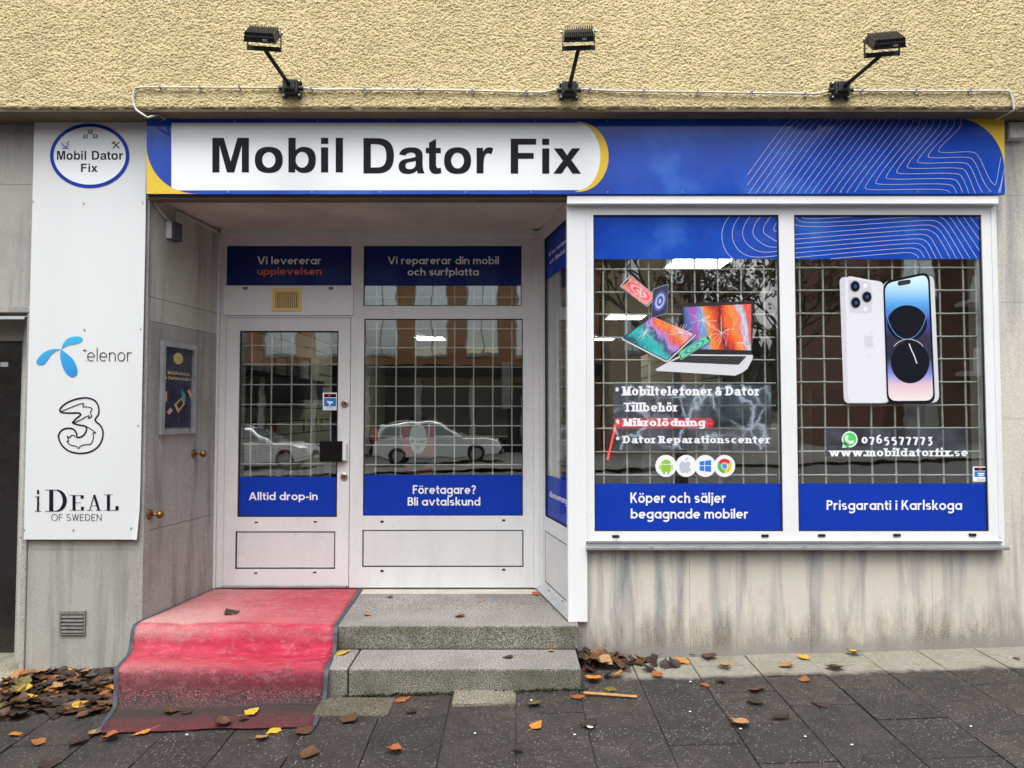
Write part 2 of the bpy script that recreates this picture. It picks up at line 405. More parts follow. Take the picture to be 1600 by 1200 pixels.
def grotesk(name, text, fr, bbox, d, mat, parent):
    x = 0; polys = []
    for ch in text:
        if ch == ' ': x += 569; continue
        adv, pl = BOLD[ch]
        for o_, hs in pl: polys.append(([(p[0]+x, p[1]) for p in o_], [[(p[0]+x, p[1]) for p in h] for h in hs]))
        x += adv
    xs = [p[0] for o_, _ in polys for p in o_]; ys = [p[1] for o_, _ in polys for p in o_]
    x0, x1, y0, y1 = min(xs), max(xs), min(ys), max(ys)
    bl = fr.P(bbox[0], bbox[3]); br = fr.P(bbox[2], bbox[3]); tl = fr.P(bbox[0], bbox[1]); tr = fr.P(bbox[2], bbox[1])
    def f(p):
        s = (p[0]-x0)/(x1-x0); t = (p[1]-y0)/(y1-y0)
        return ((bl[0]*(1-s)+br[0]*s)*(1-t)+(tl[0]*(1-s)+tr[0]*s)*t, (bl[1]*(1-s)+br[1]*s)*(1-t)+(tl[1]*(1-s)+tr[1]*s)*t)
    return flat(name, [([f(p) for p in o_], [[f(p) for p in h] for h in hs]) for o_, hs in polys], fr, d, mat, parent)

# ------------------------------------------------------------------ materials
MATS = {}
def nodes(name):
    m = bpy.data.materials.new(name); m.use_nodes = True; t = m.node_tree
    return m, t, t.nodes['Principled BSDF']
def N(t, typ, **kw):
    n = t.nodes.new(typ)
    for k, v in kw.items():
        if k.startswith('i_'): n.inputs[k[2:].replace('_', ' ')].default_value = v
        else: setattr(n, k, v)
    return n
def pos(t, scale=(1, 1, 1), rot=(0, 0, 0)):
    g = N(t, 'ShaderNodeNewGeometry'); m = N(t, 'ShaderNodeMapping'); m.inputs['Scale'].default_value = scale; m.inputs['Rotation'].default_value = rot
    t.links.new(g.outputs['Position'], m.inputs['Vector']); return m.outputs['Vector']
def noise(t, vec, scale, detail=3, rough=.55, dist=0.):
    n = N(t, 'ShaderNodeTexNoise'); n.inputs['Scale'].default_value = scale; n.inputs['Detail'].default_value = detail; n.inputs['Roughness'].default_value = rough; n.inputs['Distortion'].default_value = dist
    t.links.new(vec, n.inputs['Vector']); return n.outputs['Fac']
def ramp(t, fac, stops):
    r = N(t, 'ShaderNodeValToRGB'); e = r.color_ramp.elements
    while len(e) < len(stops): e.new(.5)
    for i, (p, c) in enumerate(stops):
        e[i].position = p; c = c if isinstance(c, (tuple, list)) else (c, c, c); e[i].color = (*c[:3], 1)
    t.links.new(fac, r.inputs[0]); return r.outputs['Color']
def mix(t, fac, a, b, mode='MIX'):
    m = N(t, 'ShaderNodeMix', data_type='RGBA', blend_type=mode)
    if isinstance(fac, (int, float)): m.inputs[0].default_value = fac
    else: t.links.new(fac, m.inputs[0])
    for k, v in ((6, a), (7, b)):
        if isinstance(v, (tuple, list)): m.inputs[k].default_value = (*v[:3], 1)
        else: t.links.new(v, m.inputs[k])
    return m.outputs[2]
def math_(t, op, a, b=None, clamp=False):
    m = N(t, 'ShaderNodeMath', operation=op, use_clamp=clamp)
    for k, v in ((0, a), (1, b)):
        if v is None: continue
        if isinstance(v, (int, float)): m.inputs[k].default_value = v
        else: t.links.new(v, m.inputs[k])
    return m.outputs[0]
def bump(t, p, h, strength=.3, dist=.01):
    b = N(t, 'ShaderNodeBump'); b.inputs['Strength'].default_value = strength; b.inputs['Distance'].default_value = dist
    t.links.new(h, b.inputs['Height']); t.links.new(b.outputs[0], p.inputs['Normal'])
def pbr(name, c, rough=.5, metal=0, var=.12, vs=6, fine=0, bumps=None, coat=0, spec=.5, streak=False):
    m, t, p = nodes(name)
    v = pos(t, (1, 1, .25) if streak else (1, 1, 1))
    if var:
        f = noise(t, v, vs, 4)
        lo = tuple(x*(1-var) for x in c); hi = tuple(min(x*(1+var), 1) for x in c)
        col = ramp(t, f, [(.3, lo), (.7, hi)])
        if fine:
            g = noise(t, pos(t), 260, 2)
            col = mix(t, fine, col, ramp(t, g, [(.35, tuple(x*.6 for x in c)), (.65, tuple(min(1, x*1.3) for x in c))]))
        t.links.new(col, p.inputs['Base Color'])
        t.links.new(ramp(t, noise(t, v, vs*2.3, 4), [(.3, max(rough-.08, .03)), (.7, min(rough+.1, 1))]), p.inputs['Roughness'])
    else:
        p.inputs['Base Color'].default_value = (*c, 1); p.inputs['Roughness'].default_value = rough
    p.inputs['Metallic'].default_value = metal; p.inputs['Specular IOR Level'].default_value = spec
    if coat: p.inputs['Coat Weight'].default_value = coat; p.inputs['Coat Roughness'].default_value = .05
    if bumps: bump(t, p, noise(t, pos(t), bumps[0], 3), bumps[1], bumps[2])
    return m
def emit(name, c, s):
    m, t, p = nodes(name); p.inputs['Base Color'].default_value = (*c, 1)
    p.inputs['Emission Color'].default_value = (*c, 1); p.inputs['Emission Strength'].default_value = s; return m
def marble(name, base, dark, dirt=False, warm=(.55, .5, .43), grime=0., speck=.25, tilt=.1, veins=1.):
    m, t, p = nodes(name)
    v = pos(t, (7.5, 7.5, .62), (0, tilt, 0)); v2 = pos(t)
    n1 = noise(t, v, 1.0, 6, .62, .5); n2 = noise(t, v, 2.7, 5, .6)
    col = mix(t, math_(t, 'MULTIPLY', math_(t, 'MULTIPLY', ramp(t, n1, [(.48, 0), (.60, .55*veins), (.72, 1*veins)]), ramp(t, noise(t, pos(t, (1, 1, .25), (0, tilt, 0)), 1.5, 3), [(.28, .6), (.56, 1.35)])), ramp(t, noise(t, v2, 130, 3, .7), [(.30, .45), (.62, 1)])), base, dark)
    col = mix(t, ramp(t, n2, [(.55, 0), (.72, .6)]), col, warm)
    sp = noise(t, v2, 210, 2); col = mix(t, math_(t, 'MULTIPLY', ramp(t, sp, [(.52, 0), (.68, 1)]), speck), col, tuple(x*.35 for x in dark))
    bl = noise(t, v2, 2.2, 6, .65); col = mix(t, ramp(t, bl, [(.5, 0), (.75, .35+grime)]), col, tuple(x*.62 for x in base))
    if dirt:
        s = N(t, 'ShaderNodeSeparateXYZ'); t.links.new(pos(t), s.inputs[0])
        zz = math_(t, 'SUBTRACT', s.outputs[2], math_(t, 'MULTIPLY', s.outputs[0], .03))
        nz = noise(t, pos(t, (6, 6, 1.2)), 1.6, 6, .7)
        f = math_(t, 'ADD', math_(t, 'ADD', zz, .30), math_(t, 'MULTIPLY', nz, -.80))
        ff = math_(t, 'MULTIPLY', ramp(t, f, [(.0, .95), (.10, .75), (.30, .0)]), ramp(t, noise(t, pos(t, (1, 1, .35)), 3.1, 5, .7), [(.32, .3), (.56, 1)]))
        col = mix(t, math_(t, 'MULTIPLY', ff, ramp(t, noise(t, v2, 90, 4, .75), [(.3, .4), (.6, 1.1)])), col, (.135, .105, .07))
        f2 = math_(t, 'ADD', zz, math_(t, 'MULTIPLY', noise(t, pos(t), 9, 6, .7), -.22))
        col = mix(t, ramp(t, f2, [(.03, .75), (.09, 0)]), col, (.27, .26, .25))
    t.links.new(col, p.inputs['Base Color']); p.inputs['Roughness'].default_value = .68; p.inputs['Specular IOR Level'].default_value = .3
    bump(t, p, noise(t, v2, 140, 4), .35, .004); return m
def granite(name, lo, hi, moss=0.):
    m, t, p = nodes(name); v = pos(t)
    a = noise(t, v, 135, 3, .6); b = noise(t, v, 60, 2); c = noise(t, v, 2.5, 5)
    col = ramp(t, a, [(.36, tuple(x*.25 for x in lo)), (.46, lo), (.56, hi), (.66, tuple(min(1, x*1.4) for x in hi))])
    col = mix(t, ramp(t, b, [(.55, 0), (.7, .35)]), col, (.36, .29, .26))
    col = mix(t, ramp(t, c, [(.4, .0), (.7, .5)]), col, tuple(x*.5 for x in lo))
    if moss: col = mix(t, math_(t, 'MULTIPLY', ramp(t, noise(t, v, 5, 5), [(.42, 0), (.66, 1)]), moss), col, (.07, .075, .035))
    t.links.new(col, p.inputs['Base Color']); p.inputs['Roughness'].default_value = .8; p.inputs['Specular IOR Level'].default_value = .25
    bump(t, p, a, .5, .004); return m
def glass_mat(name, tint=(.94, .97, .95), refl=.225):
    m, t, p = nodes(name); t.nodes.remove(p); out = t.nodes['Material Output']
    tr = N(t, 'ShaderNodeBsdfTransparent'); tr.inputs[0].default_value = (*tint, 1)
    gl = N(t, 'ShaderNodeBsdfGlossy'); gl.inputs['Roughness'].default_value = 0.0; gl.inputs[0].default_value = (1, 1, 1, 1)
    lw = N(t, 'ShaderNodeLayerWeight'); lw.inputs[0].default_value = .5
    f = math_(t, 'POWER', lw.outputs['Facing'], 4.0); f = math_(t, 'MULTIPLY_ADD', f, .8)
    f.node.inputs[2].default_value = refl
    mx = N(t, 'ShaderNodeMixShader'); t.links.new(f, mx.inputs[0]); t.links.new(tr.outputs[0], mx.inputs[1]); t.links.new(gl.outputs[0], mx.inputs[2])
    b = N(t, 'ShaderNodeBump'); b.inputs['Strength'].default_value = .05; b.inputs['Distance'].default_value = .01
    t.links.new(noise(t, pos(t), 3.5, 2), b.inputs['Height']); t.links.new(b.outputs[0], gl.inputs['Normal'])
    t.links.new(mx.outputs[0], out.inputs[0]); return m
def film(name, c, alpha, lightning=False):
    m, t, p = nodes(name); p.inputs['Roughness'].default_value = .35; p.inputs['Specular IOR Level'].default_value = .2
    v = pos(t)
    f = noise(t, v, 7, 4)
    col = ramp(t, f, [(.35, tuple(x*.5 for x in c)), (.7, tuple(x*1.6 for x in c))])
    al = ramp(t, f, [(.3, alpha*.8), (.7, min(alpha*1.2, 1))])
    if lightning:
        dv = N(t, 'ShaderNodeTexNoise'); dv.inputs['Scale'].default_value = 14; dv.inputs['Detail'].default_value = 4; t.links.new(v, dv.inputs['Vector'])
        vm = N(t, 'ShaderNodeVectorMath', operation='MULTIPLY_ADD'); vm.inputs[1].default_value = (.09, .09, .09); t.links.new(dv.outputs['Color'], vm.inputs[0]); t.links.new(v, vm.inputs[2])
        vo = N(t, 'ShaderNodeTexVoronoi', feature='DISTANCE_TO_EDGE'); vo.inputs['Scale'].default_value = 5.5; t.links.new(vm.outputs[0], vo.inputs['Vector'])
        e = ramp(t, vo.outputs['Distance'], [(.0, 1), (.05, .55), (.085, 0)])
        e = math_(t, 'MULTIPLY', e, ramp(t, noise(t, v, 4.5, 2), [(.34, .1), (.52, 1)])); col = mix(t, e, col, (.42, .50, .60)); al = math_(t, 'MAXIMUM', al, math_(t, 'MULTIPLY', e, .8))
    t.links.new(col, p.inputs['Base Color']); t.links.new(al, p.inputs['Alpha']); return m
def vinyl(name, c, var=.05, coat=.18, rough=.5):
    return pbr(name, c, rough, var=var, vs=3, coat=coat, spec=.05)
def swirl(name, stops, scale=9, dist=3.5, seed=0.):
    m, t, p = nodes(name); v = pos(t, (1, 1, 1), (0, R(35), seed))
    f = noise(t, v, scale, 3, .5, dist); col = ramp(t, f, stops)
    vo = N(t, 'ShaderNodeTexVoronoi', feature='DISTANCE_TO_EDGE'); vo.inputs['Scale'].default_value = scale*3.3; t.links.new(v, vo.inputs['Vector'])
    col = mix(t, math_(t, 'MULTIPLY', ramp(t, vo.outputs['Distance'], [(0, 1), (.035, 0)]), .55), col, (.95, .92, .92))
    t.links.new(col, p.inputs['Base Color']); p.inputs['Roughness'].default_value = .4; p.inputs['Coat Weight'].default_value = .6; return m
def zgrad(name, z0, z1, stops):
    m, t, p = nodes(name); s = N(t, 'ShaderNodeSeparateXYZ'); t.links.new(pos(t), s.inputs[0])
    f = math_(t, 'DIVIDE', math_(t, 'SUBTRACT', s.outputs[2], z0), z1-z0, True)
    t.links.new(ramp(t, f, stops), p.inputs['Base Color']); p.inputs['Roughness'].default_value = .4; p.inputs['Coat Weight'].default_value = .6; return m

def cloudy(name, coat):
    m, t, p = nodes(name); v = pos(t)
    f = math_(t, 'ADD', math_(t, 'MULTIPLY', noise(t, v, 1.3, 2), .65), math_(t, 'MULTIPLY', noise(t, v, 4.2, 3), .35))
    t.links.new(ramp(t, f, [(.36, (.006, .048, .37)), (.52, (.012, .075, .48)), (.66, (.05, .17, .60))]), p.inputs['Base Color'])
    p.inputs['Roughness'].default_value = .45; p.inputs['Specular IOR Level'].default_value = .05; p.inputs['Coat Weight'].default_value = coat; p.inputs['Coat Roughness'].default_value = .06; return m
M = {}
def scuffed(m, amt):
    t = m.node_tree; p = t.nodes['Principled BSDF']; l = p.inputs['Base Color'].links[0].from_socket; v = pos(t)
    c = mix(t, math_(t, 'MULTIPLY', ramp(t, noise(t, v, 75, 3, .6), [(.66, 0), (.72, 1)]), amt), l, (.16, .14, .13))
    c = mix(t, math_(t, 'MULTIPLY', ramp(t, noise(t, pos(t, (1, 1, .3)), 5, 5, .7), [(.5, 0), (.75, 1)]), amt*.5), c, (.40, .38, .36))
    t.links.new(c, p.inputs['Base Color'])
M['alu'] = pbr('painted_aluminium', (.73, .74, .74), .45, var=.04, vs=4, streak=True)
M['alu_lit_white'] = pbr('lit_white_aluminium', (.83, .85, .865), .35, var=.03, vs=4, streak=True)  # window copy of the grey frame paint, brightened for stronger light; also white parts
M['alu_panel'] = pbr('grey_panel', (.68, .685, .68), .5, var=.05, vs=3, bumps=(300, .12, .002))
scuffed(M['alu'], .5); scuffed(M['alu_panel'], .6); scuffed(M['alu_lit_white'], .25)
M['alu_metal'] = pbr('bare_aluminium', (.55, .57, .60), .35, metal=.7, var=.12, vs=8)
M['gasket'] = pbr('rubber_gasket', (.012, .012, .013), .6, var=0)
M['black'] = pbr('black_powder_coat', (.012, .012, .013), .5, var=.2, vs=30, bumps=(400, .15, .002))
M['dark'] = pbr('dark_void', (.008, .008, .009), .8, var=0)
M['glass'] = glass_mat('window_glass')
M['stucco'] = pbr('yellow_stucco', (.71, .59, .335), .92, var=.13, vs=1.3, fine=.35, bumps=(190, .35, .004), spec=.15)
def weather(m):
    t = m.node_tree; p = t.nodes['Principled BSDF']; l = p.inputs['Base Color'].links[0].from_socket
    a = noise(t, pos(t, (2.2, 1, .5)), 1.6, 6, .68); b = noise(t, pos(t), .7, 3)
    c = mix(t, math_(t, 'MULTIPLY', ramp(t, a, [(.48, 0), (.70, .45)]), ramp(t, b, [(.40, .3), (.6, 1)])), l, (.46, .40, .27))
    c = mix(t, math_(t, 'MULTIPLY', ramp(t, noise(t, pos(t), 55, 4, .75), [(.60, 0), (.72, .5)]), ramp(t, b, [(.35, .4), (.6, 1)])), c, (.33, .27, .15))
    t.links.new(c, p.inputs['Base Color'])
weather(M['stucco'])
M['soffit'] = pbr('soffit_render', (.68, .64, .56), .9, var=.18, vs=2.5, fine=.2, bumps=(120, .2, .004), spec=.2)
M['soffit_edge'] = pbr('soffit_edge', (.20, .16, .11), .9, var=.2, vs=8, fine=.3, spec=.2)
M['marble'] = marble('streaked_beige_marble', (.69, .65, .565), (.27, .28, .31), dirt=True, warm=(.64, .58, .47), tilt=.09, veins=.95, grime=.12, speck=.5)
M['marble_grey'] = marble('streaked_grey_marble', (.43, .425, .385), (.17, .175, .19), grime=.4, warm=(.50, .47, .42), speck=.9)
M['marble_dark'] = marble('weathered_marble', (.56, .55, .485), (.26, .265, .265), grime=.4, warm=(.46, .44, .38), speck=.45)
M['granite'] = granite('granite', (.19, .178, .165), (.36, .34, .32))
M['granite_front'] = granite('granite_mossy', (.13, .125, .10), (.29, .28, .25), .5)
M['blue'] = vinyl('blue_vinyl', (.008, .042, .40)); M['blue_gloss'] = cloudy('cloudy_blue_print', .55)
M['blue_shade'] = vinyl('shaded_blue_vinyl', (.012, .027, .165))  # same blue vinyl, darkened to carry the shade high in the recess
M['yellow'] = vinyl('yellow_vinyl', (.80, .56, .06))
M['white_v'] = vinyl('white_vinyl', (.90, .95, .99), .02, coat=.3)
M['ink'] = vinyl('charcoal_vinyl', (.010, .011, .018), .1, coat=.12)
M['letter'] = pbr('white_lettering', (.86, .88, .92), .4, var=.02)
M['letter_orange'] = pbr('orange_lettering', (.72, .15, .05), .4, var=.02)
M['line'] = pbr('thin_print_line', (.62, .62, .66), .4, var=0)
M['panel_white'] = pbr('white_composite_panel', (.72, .745, .755), .4, var=.025, vs=2, streak=True)
M['mesh_white'] = pbr('white_coated_wire', (.95, .955, .92), .5, var=.08, vs=60, bumps=(500, .3, .003))
M['mesh_white'].node_tree.nodes['Principled BSDF'].inputs['Emission Color'].default_value = (0, 0, 0, 1)
M['brass'] = pbr('old_brass', (.22, .125, .05), .4, metal=.9, var=.35, vs=60)
M['steel'] = pbr('lock_steel', (.45, .41, .36), .32, metal=.9, var=.15, vs=60)
M['silver'] = pbr('silver_device', (.68, .69, .74), .35, var=.02)
M['pearl'] = pbr('pearl_device', (.80, .81, .87), .35, var=.015)
M['cable'] = pbr('white_cable', (.66, .66, .62), .5, var=.1, vs=30)
M['clip'] = pbr('grey_clip', (.16, .18, .22), .5, var=0)
M['cream'] = pbr('cream_vent_metal', (.88, .64, .24), .45, var=.08, vs=40)
M['twig'] = pbr('pale_wood', (.46, .24, .08), .8, var=.25, vs=40)
# ================================================================== the setting
LAND = .363
def gz(x, y): return .115+.03*(x-.45)+.025*y
BZ = -.05
def road_z(x, y): return .115+.03*(max(min(x, 40), -40)-.45)-.06+.025*-2.9-.10-.004*(abs(y)-2.9)

# ground sheet, far pavement, road
def tilted(name, x0, x1, y0, y1, f, mat, dz=0., n=12, kind='structure'):
    mb = MB(); vs = []; fs = []
    for i in range(n+1):
        for j in range(5):
            x = x0+(x1-x0)*i/n; y = y0+(y1-y0)*j/4; vs.append((x, y, f(x, y)+dz))
    for i in range(n):
        for j in range(4): fs.append((i*5+j, (i+1)*5+j, (i+1)*5+j+1, i*5+j+1))
    o = mb.add(vs, fs).build(name, mat); tag(o, kind=kind); return o
M['earth'] = pbr('bare_ground', (.10, .095, .08), .95, var=.3, vs=.4)
M['asphalt'] = pbr('asphalt', (.055, .055, .058), .85, var=.25, vs=2, fine=.4, bumps=(120, .3, .004))
M['old_slab'] = pbr('far_slab', (.10, .095, .09), .85, var=.25, vs=3, fine=.3)
tilted('ground', -300, 300, -400, 60, lambda x, y: road_z(x, -3)-.35, M['earth'], 0, 30)
tilted('road', -60, 60, -17.5, -2.95, road_z, M['asphalt'], 0, 30)
tilted('far_pavement', -60, 60, -26, -17.5, road_z, M['old_slab'], .10, 30)

# the pavement: every slab in view is its own piece
def paving_mat():
    m, t, p = nodes('paving_concrete'); v = pos(t)
    oi = N(t, 'ShaderNodeObjectInfo')
    base = ramp(t, noise(t, v, 4.5, 6, .65), [(.3, (.017, .0145, .013)), (.55, (.031, .026, .0235)), (.78, (.058, .049, .044))])
    base = mix(t, .8, base, ramp(t, oi.outputs['Random'], [(0, (.78, .78, .78)), (1, (1.3, 1.25, 1.22))]), 'MULTIPLY')
    ag = N(t, 'ShaderNodeTexVoronoi'); ag.inputs['Scale'].default_value = 78; t.links.new(v, ag.inputs['Vector'])
    pick = math_(t, 'GREATER_THAN', N(t, 'ShaderNodeSeparateColor').outputs[0], .74)
    t.links.new(ag.outputs['Color'], pick.node.inputs[0].links[0].from_node.inputs[0])
    sp = math_(t, 'MULTIPLY', ramp(t, ag.outputs['Distance'], [(.16, 1), (.34, 0)]), pick)
    patch = ramp(t, noise(t, v, 2.4, 4, .65), [(.36, .25), (.62, 1)]); base = mix(t, math_(t, 'MULTIPLY', math_(t, 'MULTIPLY', sp, .9), patch), base, (.40, .385, .37))
    a2 = N(t, 'ShaderNodeTexVoronoi'); a2.inputs['Scale'].default_value = 200; t.links.new(v, a2.inputs['Vector'])
    s2 = N(t, 'ShaderNodeSeparateColor'); t.links.new(a2.outputs['Color'], s2.inputs[0])
    base = mix(t, math_(t, 'MULTIPLY', math_(t, 'MULTIPLY', ramp(t, a2.outputs['Distance'], [(.25, 1), (.4, 0)]), math_(t, 'GREATER_THAN', s2.outputs[1], .62)), .6), base, (.18, .165, .155))
    base = mix(t, math_(t, 'MULTIPLY', math_(t, 'MULTIPLY', ramp(t, a2.outputs['Distance'], [(.25, 1), (.4, 0)]), math_(t, 'LESS_THAN', s2.outputs[1], .2)), .7), base, (.02, .018, .017))
    fn = noise(t, v, 330, 2); base = mix(t, math_(t, 'MULTIPLY', ramp(t, fn, [(.55, 0), (.7, 1)]), .45), base, (.11, .10, .095))
    # the strip by the wall has stayed dry under the overhang: paler concrete with a mossy border
    s = N(t, 'ShaderNodeSeparateXYZ'); t.links.new(v, s.inputs[0])
    f = math_(t, 'ADD', s.outputs[1], math_(t, 'MULTIPLY', noise(t, v, 5, 5, .6), .20))
    right = ramp(t, math_(t, 'ADD', s.outputs[0], math_(t, 'MULTIPLY', noise(t, v, 3, 3), .3)), [(.72, 0), (.95, 1)])
    dry = math_(t, 'MULTIPLY', ramp(t, math_(t, 'ADD', f, 1.0), [(.735, 0), (.80, 1)]), right)
    drycol = ramp(t, noise(t, v, 40, 5, .7), [(.3, (.185, .172, .14)), (.7, (.32, .30, .255))])
    drycol = mix(t, ramp(t, noise(t, v, 6, 4), [(.5, 0), (.7, .5)]), drycol, (.16, .16, .09))
    base = mix(t, dry, base, drycol)
    t.links.new(base, p.inputs['Base Color'])
    t.links.new(ramp(t, noise(t, v, 7, 4), [(.3, .40), (.7, .72)]), p.inputs['Roughness']); p.inputs['Specular IOR Level'].default_value = .35
    bump(t, p, noise(t, v, 160, 4), .55, .005); return m
M['paving'] = paving_mat()
M['joint'] = pbr('joint_dirt', (.035, .031, .027), .95, var=.4, vs=14)
pav = tilted('pavement', -9, 9, -2.95, .4, gz, M['joint'], -.010, 36)
SW, SL, X0 = .368, .40, .39
def slab_mesh(l):
    mb = MB(); mb.box(0, SW-.006, -l+.005, 0, -.05, 0, .003)
    me = bpy.data.meshes.new('slab'); me.from_pydata(mb.v, [], mb.f); me.update(); me.materials.append(M['paving']); return me
full, half, third = slab_mesh(SL), slab_mesh(.17), slab_mesh(.37)
nsl = 0
for k in range(-13, 10):
    x = X0+SW*k; y = 0.02 if abs(x) > 0 else 0
    first = True
    y = .0 if (x > .3 or x < -2.4) else -.0
    rows = [(half if k % 2 == 0 else third)]+[full]*5
    for me in rows:
        l = {half: .17, third: .37, full: SL}[me]
        o = bpy.data.objects.new('paving_slab', me); COL.objects.link(o); o.parent = pav
        o.location = (x, y, gz(x, y)+rnd.uniform(-.003, .003))
        o.rotation_euler = (math.atan(.025)+rnd.uniform(-.006, .006), -math.atan(.03)+rnd.uniform(-.006, .006), rnd.uniform(-.004, .004))
        y -= l; nsl += 1
def curb():
    mb = MB(); vs = []; 
    for x in np.linspace(-9, 9, 30):
        for (y, z) in ((-2.83, gz(x, -2.83)), (-2.95, gz(x, -2.95)), (-2.952, road_z(x, -3)-.1)): vs.append((x, y, z))
    fs = [(i*3+j, i*3+3+j, i*3+4+j, i*3+1+j) for i in range(29) for j in (0, 1)]
    return mb.add(vs, fs)
o = curb().build('kerb', M['granite']); tag(o, kind='structure')

# ================================================================== the shop building
bld = tag(empty('shop_building', (0, 1, 0)), 'yellow stucco building with grey marble ground floor and a recessed shop entrance', 'building')
UZ = 3.624
mb = MB(); mb.box(-9, 9, -.205, .35, UZ+.001, 7.5); mb.box(-9, -4.28, -.212, -.205, UZ, 7.5); mb.box(4.28, 9, -.212, -.205, UZ, 7.5); mb.box(-4.28, 4.28, -.212, -.205, 4.51, 7.5)
mb.build('upper_wall', M['stucco'], bld)
# rough-cast render on the part of the wall in view: real relief
def roughcast():
    dx = .0034; nx = int(8.6/dx); nz = int(.90/dx)
    rng = np.random.default_rng(3)
    def g(sx, sz):
        n = rng.standard_normal((nz, nx)); fx = np.fft.fftfreq(nx)[None, :]; fz = np.fft.fftfreq(nz)[:, None]
        k = np.exp(-2*np.pi**2*((sx*fx)**2+(sz*fz)**2)); r = np.fft.ifft2(np.fft.fft2(n)*k).real; return r/r.std()
    h = np.tanh(g(.85, .62)*1.3+.8)*.0031+np.tanh(g(1.9, 1.1)*1.0+.6)*.0012+g(9, 5)*.0006+g(60, 40)*.0012
    xs = -4.3+np.arange(nx)*dx; zs = UZ+np.arange(nz)*dx
    Xg, Zg = np.meshgrid(xs, zs); Y = -.214-h-.004
    Zg = Zg.copy(); Zg[0] += -.004+g(4, 4)[0]*.004; Y[0] += .012
    Y[1] += .003
    co = np.stack([Xg, Y, Zg], -1).reshape(-1, 3)
    idx = np.arange(nx*nz).reshape(nz, nx)
    q = np.stack([idx[:-1, :-1], idx[:-1, 1:], idx[1:, 1:], idx[1:, :-1]], -1).reshape(-1, 4)
    me = bpy.data.meshes.new('roughcast'); me.vertices.add(len(co)); me.vertices.foreach_set('co', co.ravel())
    me.loops.add(q.size); me.loops.foreach_set('vertex_index', q.ravel()); me.polygons.add(len(q))
    me.polygons.foreach_set('loop_start', np.arange(0, q.size, 4)); me.polygons.foreach_set('loop_total', np.full(len(q), 4)); me.update(); me.validate()
    o = link('roughcast_render', me, M['stucco'], bld, True)
roughcast()
# underside of the overhang and the concrete lip above the recess
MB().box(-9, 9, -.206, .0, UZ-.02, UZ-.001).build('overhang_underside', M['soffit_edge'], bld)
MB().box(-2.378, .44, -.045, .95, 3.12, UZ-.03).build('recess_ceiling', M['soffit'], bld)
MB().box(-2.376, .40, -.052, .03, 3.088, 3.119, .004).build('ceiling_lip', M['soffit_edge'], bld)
# hidden masses that close the building
MB().box(-9, 9, .36, 12, 3.66, 3.9).build('floor_slab', M['soffit'], bld)
MB().box(.44, 3.22, .005, .35, 3.12, UZ-.021).build('window_lintel', M['soffit'], bld)

def slabs(name, lst, mat, y0, y1, bev=.003):
    for (x0, x1, z0, z1) in lst:
        MB().box(x0+.0006, x1-.0006, y0, y1, z0+.0006, z1-.0006, bev*.5).build(name, mat, bld)
# right plinth, wall right of the window
mz = [(.412, 1.145, -.1, .838), (1.145, 1.924, -.1, .838), (1.924, 2.707, -.1, .838), (2.707, 3.50, -.1, .838), (3.50, 4.4, -.1, .838)]
slabs('marble_slab', mz, M['marble'], 0, .12)
slabs('marble_slab', [(3.16, 4.4, .838, 1.66), (3.16, 4.4, 1.66, 2.42), (3.16, 4.4, 2.42, 3.13), (3.16, 4.4, 3.13, UZ-.021)], M['marble'], .002, .12)
MB().box(4.4, 9, .01, .3, -.3, UZ-.021).build('side_wall', M['marble'], bld)
MB().box(3.17, 4.5, .121, .3, -.3, UZ-.021).build('wall_core', M['soffit'], bld)
# left pier (mostly behind the white panel) and the neighbour's lintel
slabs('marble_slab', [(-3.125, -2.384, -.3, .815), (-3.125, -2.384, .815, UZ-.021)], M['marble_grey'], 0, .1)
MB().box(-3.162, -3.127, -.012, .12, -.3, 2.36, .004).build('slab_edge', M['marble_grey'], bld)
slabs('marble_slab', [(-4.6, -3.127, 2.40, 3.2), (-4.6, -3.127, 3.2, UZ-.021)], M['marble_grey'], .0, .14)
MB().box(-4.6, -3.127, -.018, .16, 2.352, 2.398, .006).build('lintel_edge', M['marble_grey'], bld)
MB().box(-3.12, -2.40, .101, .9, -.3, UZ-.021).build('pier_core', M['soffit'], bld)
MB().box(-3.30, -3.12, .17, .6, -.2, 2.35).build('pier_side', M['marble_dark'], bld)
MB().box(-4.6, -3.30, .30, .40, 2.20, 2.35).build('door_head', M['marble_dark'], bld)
# neighbouring dark door at the left edge
nd = empty('side_door', (-3.6, .3, 0), bld)
MB().box(-3.345, -3.305, .22, .34, .02, 2.2, .006).build('door_post', M['marble_grey'], nd)
MB().box(-4.5, -3.347, .36, .40, .02, 2.2).build('door_leaf', pbr('dark_door', (.014, .012, .012), .25, var=.2, vs=4, coat=.6), nd)
nf = fac(.358)
flat('notice', [(prect(nf, 1, 566, 13, 573), [])], nf, .002, M['letter'], nd)
MB().box(-4.6, -3.16, -.22, .5, -.25, .045, .012).build('threshold_step', granite('granite_step_mossy', (.22, .2, .15), (.4, .38, .3), .6), bld)
MB().box(-9, -4.6, .01, .4, -.4, UZ-.021).build('side_wall', M['marble_grey'], bld)
MB().box(-9, -4.4, .41, .6, -.4, UZ-.021).build('side_wall', M['dark'], bld)
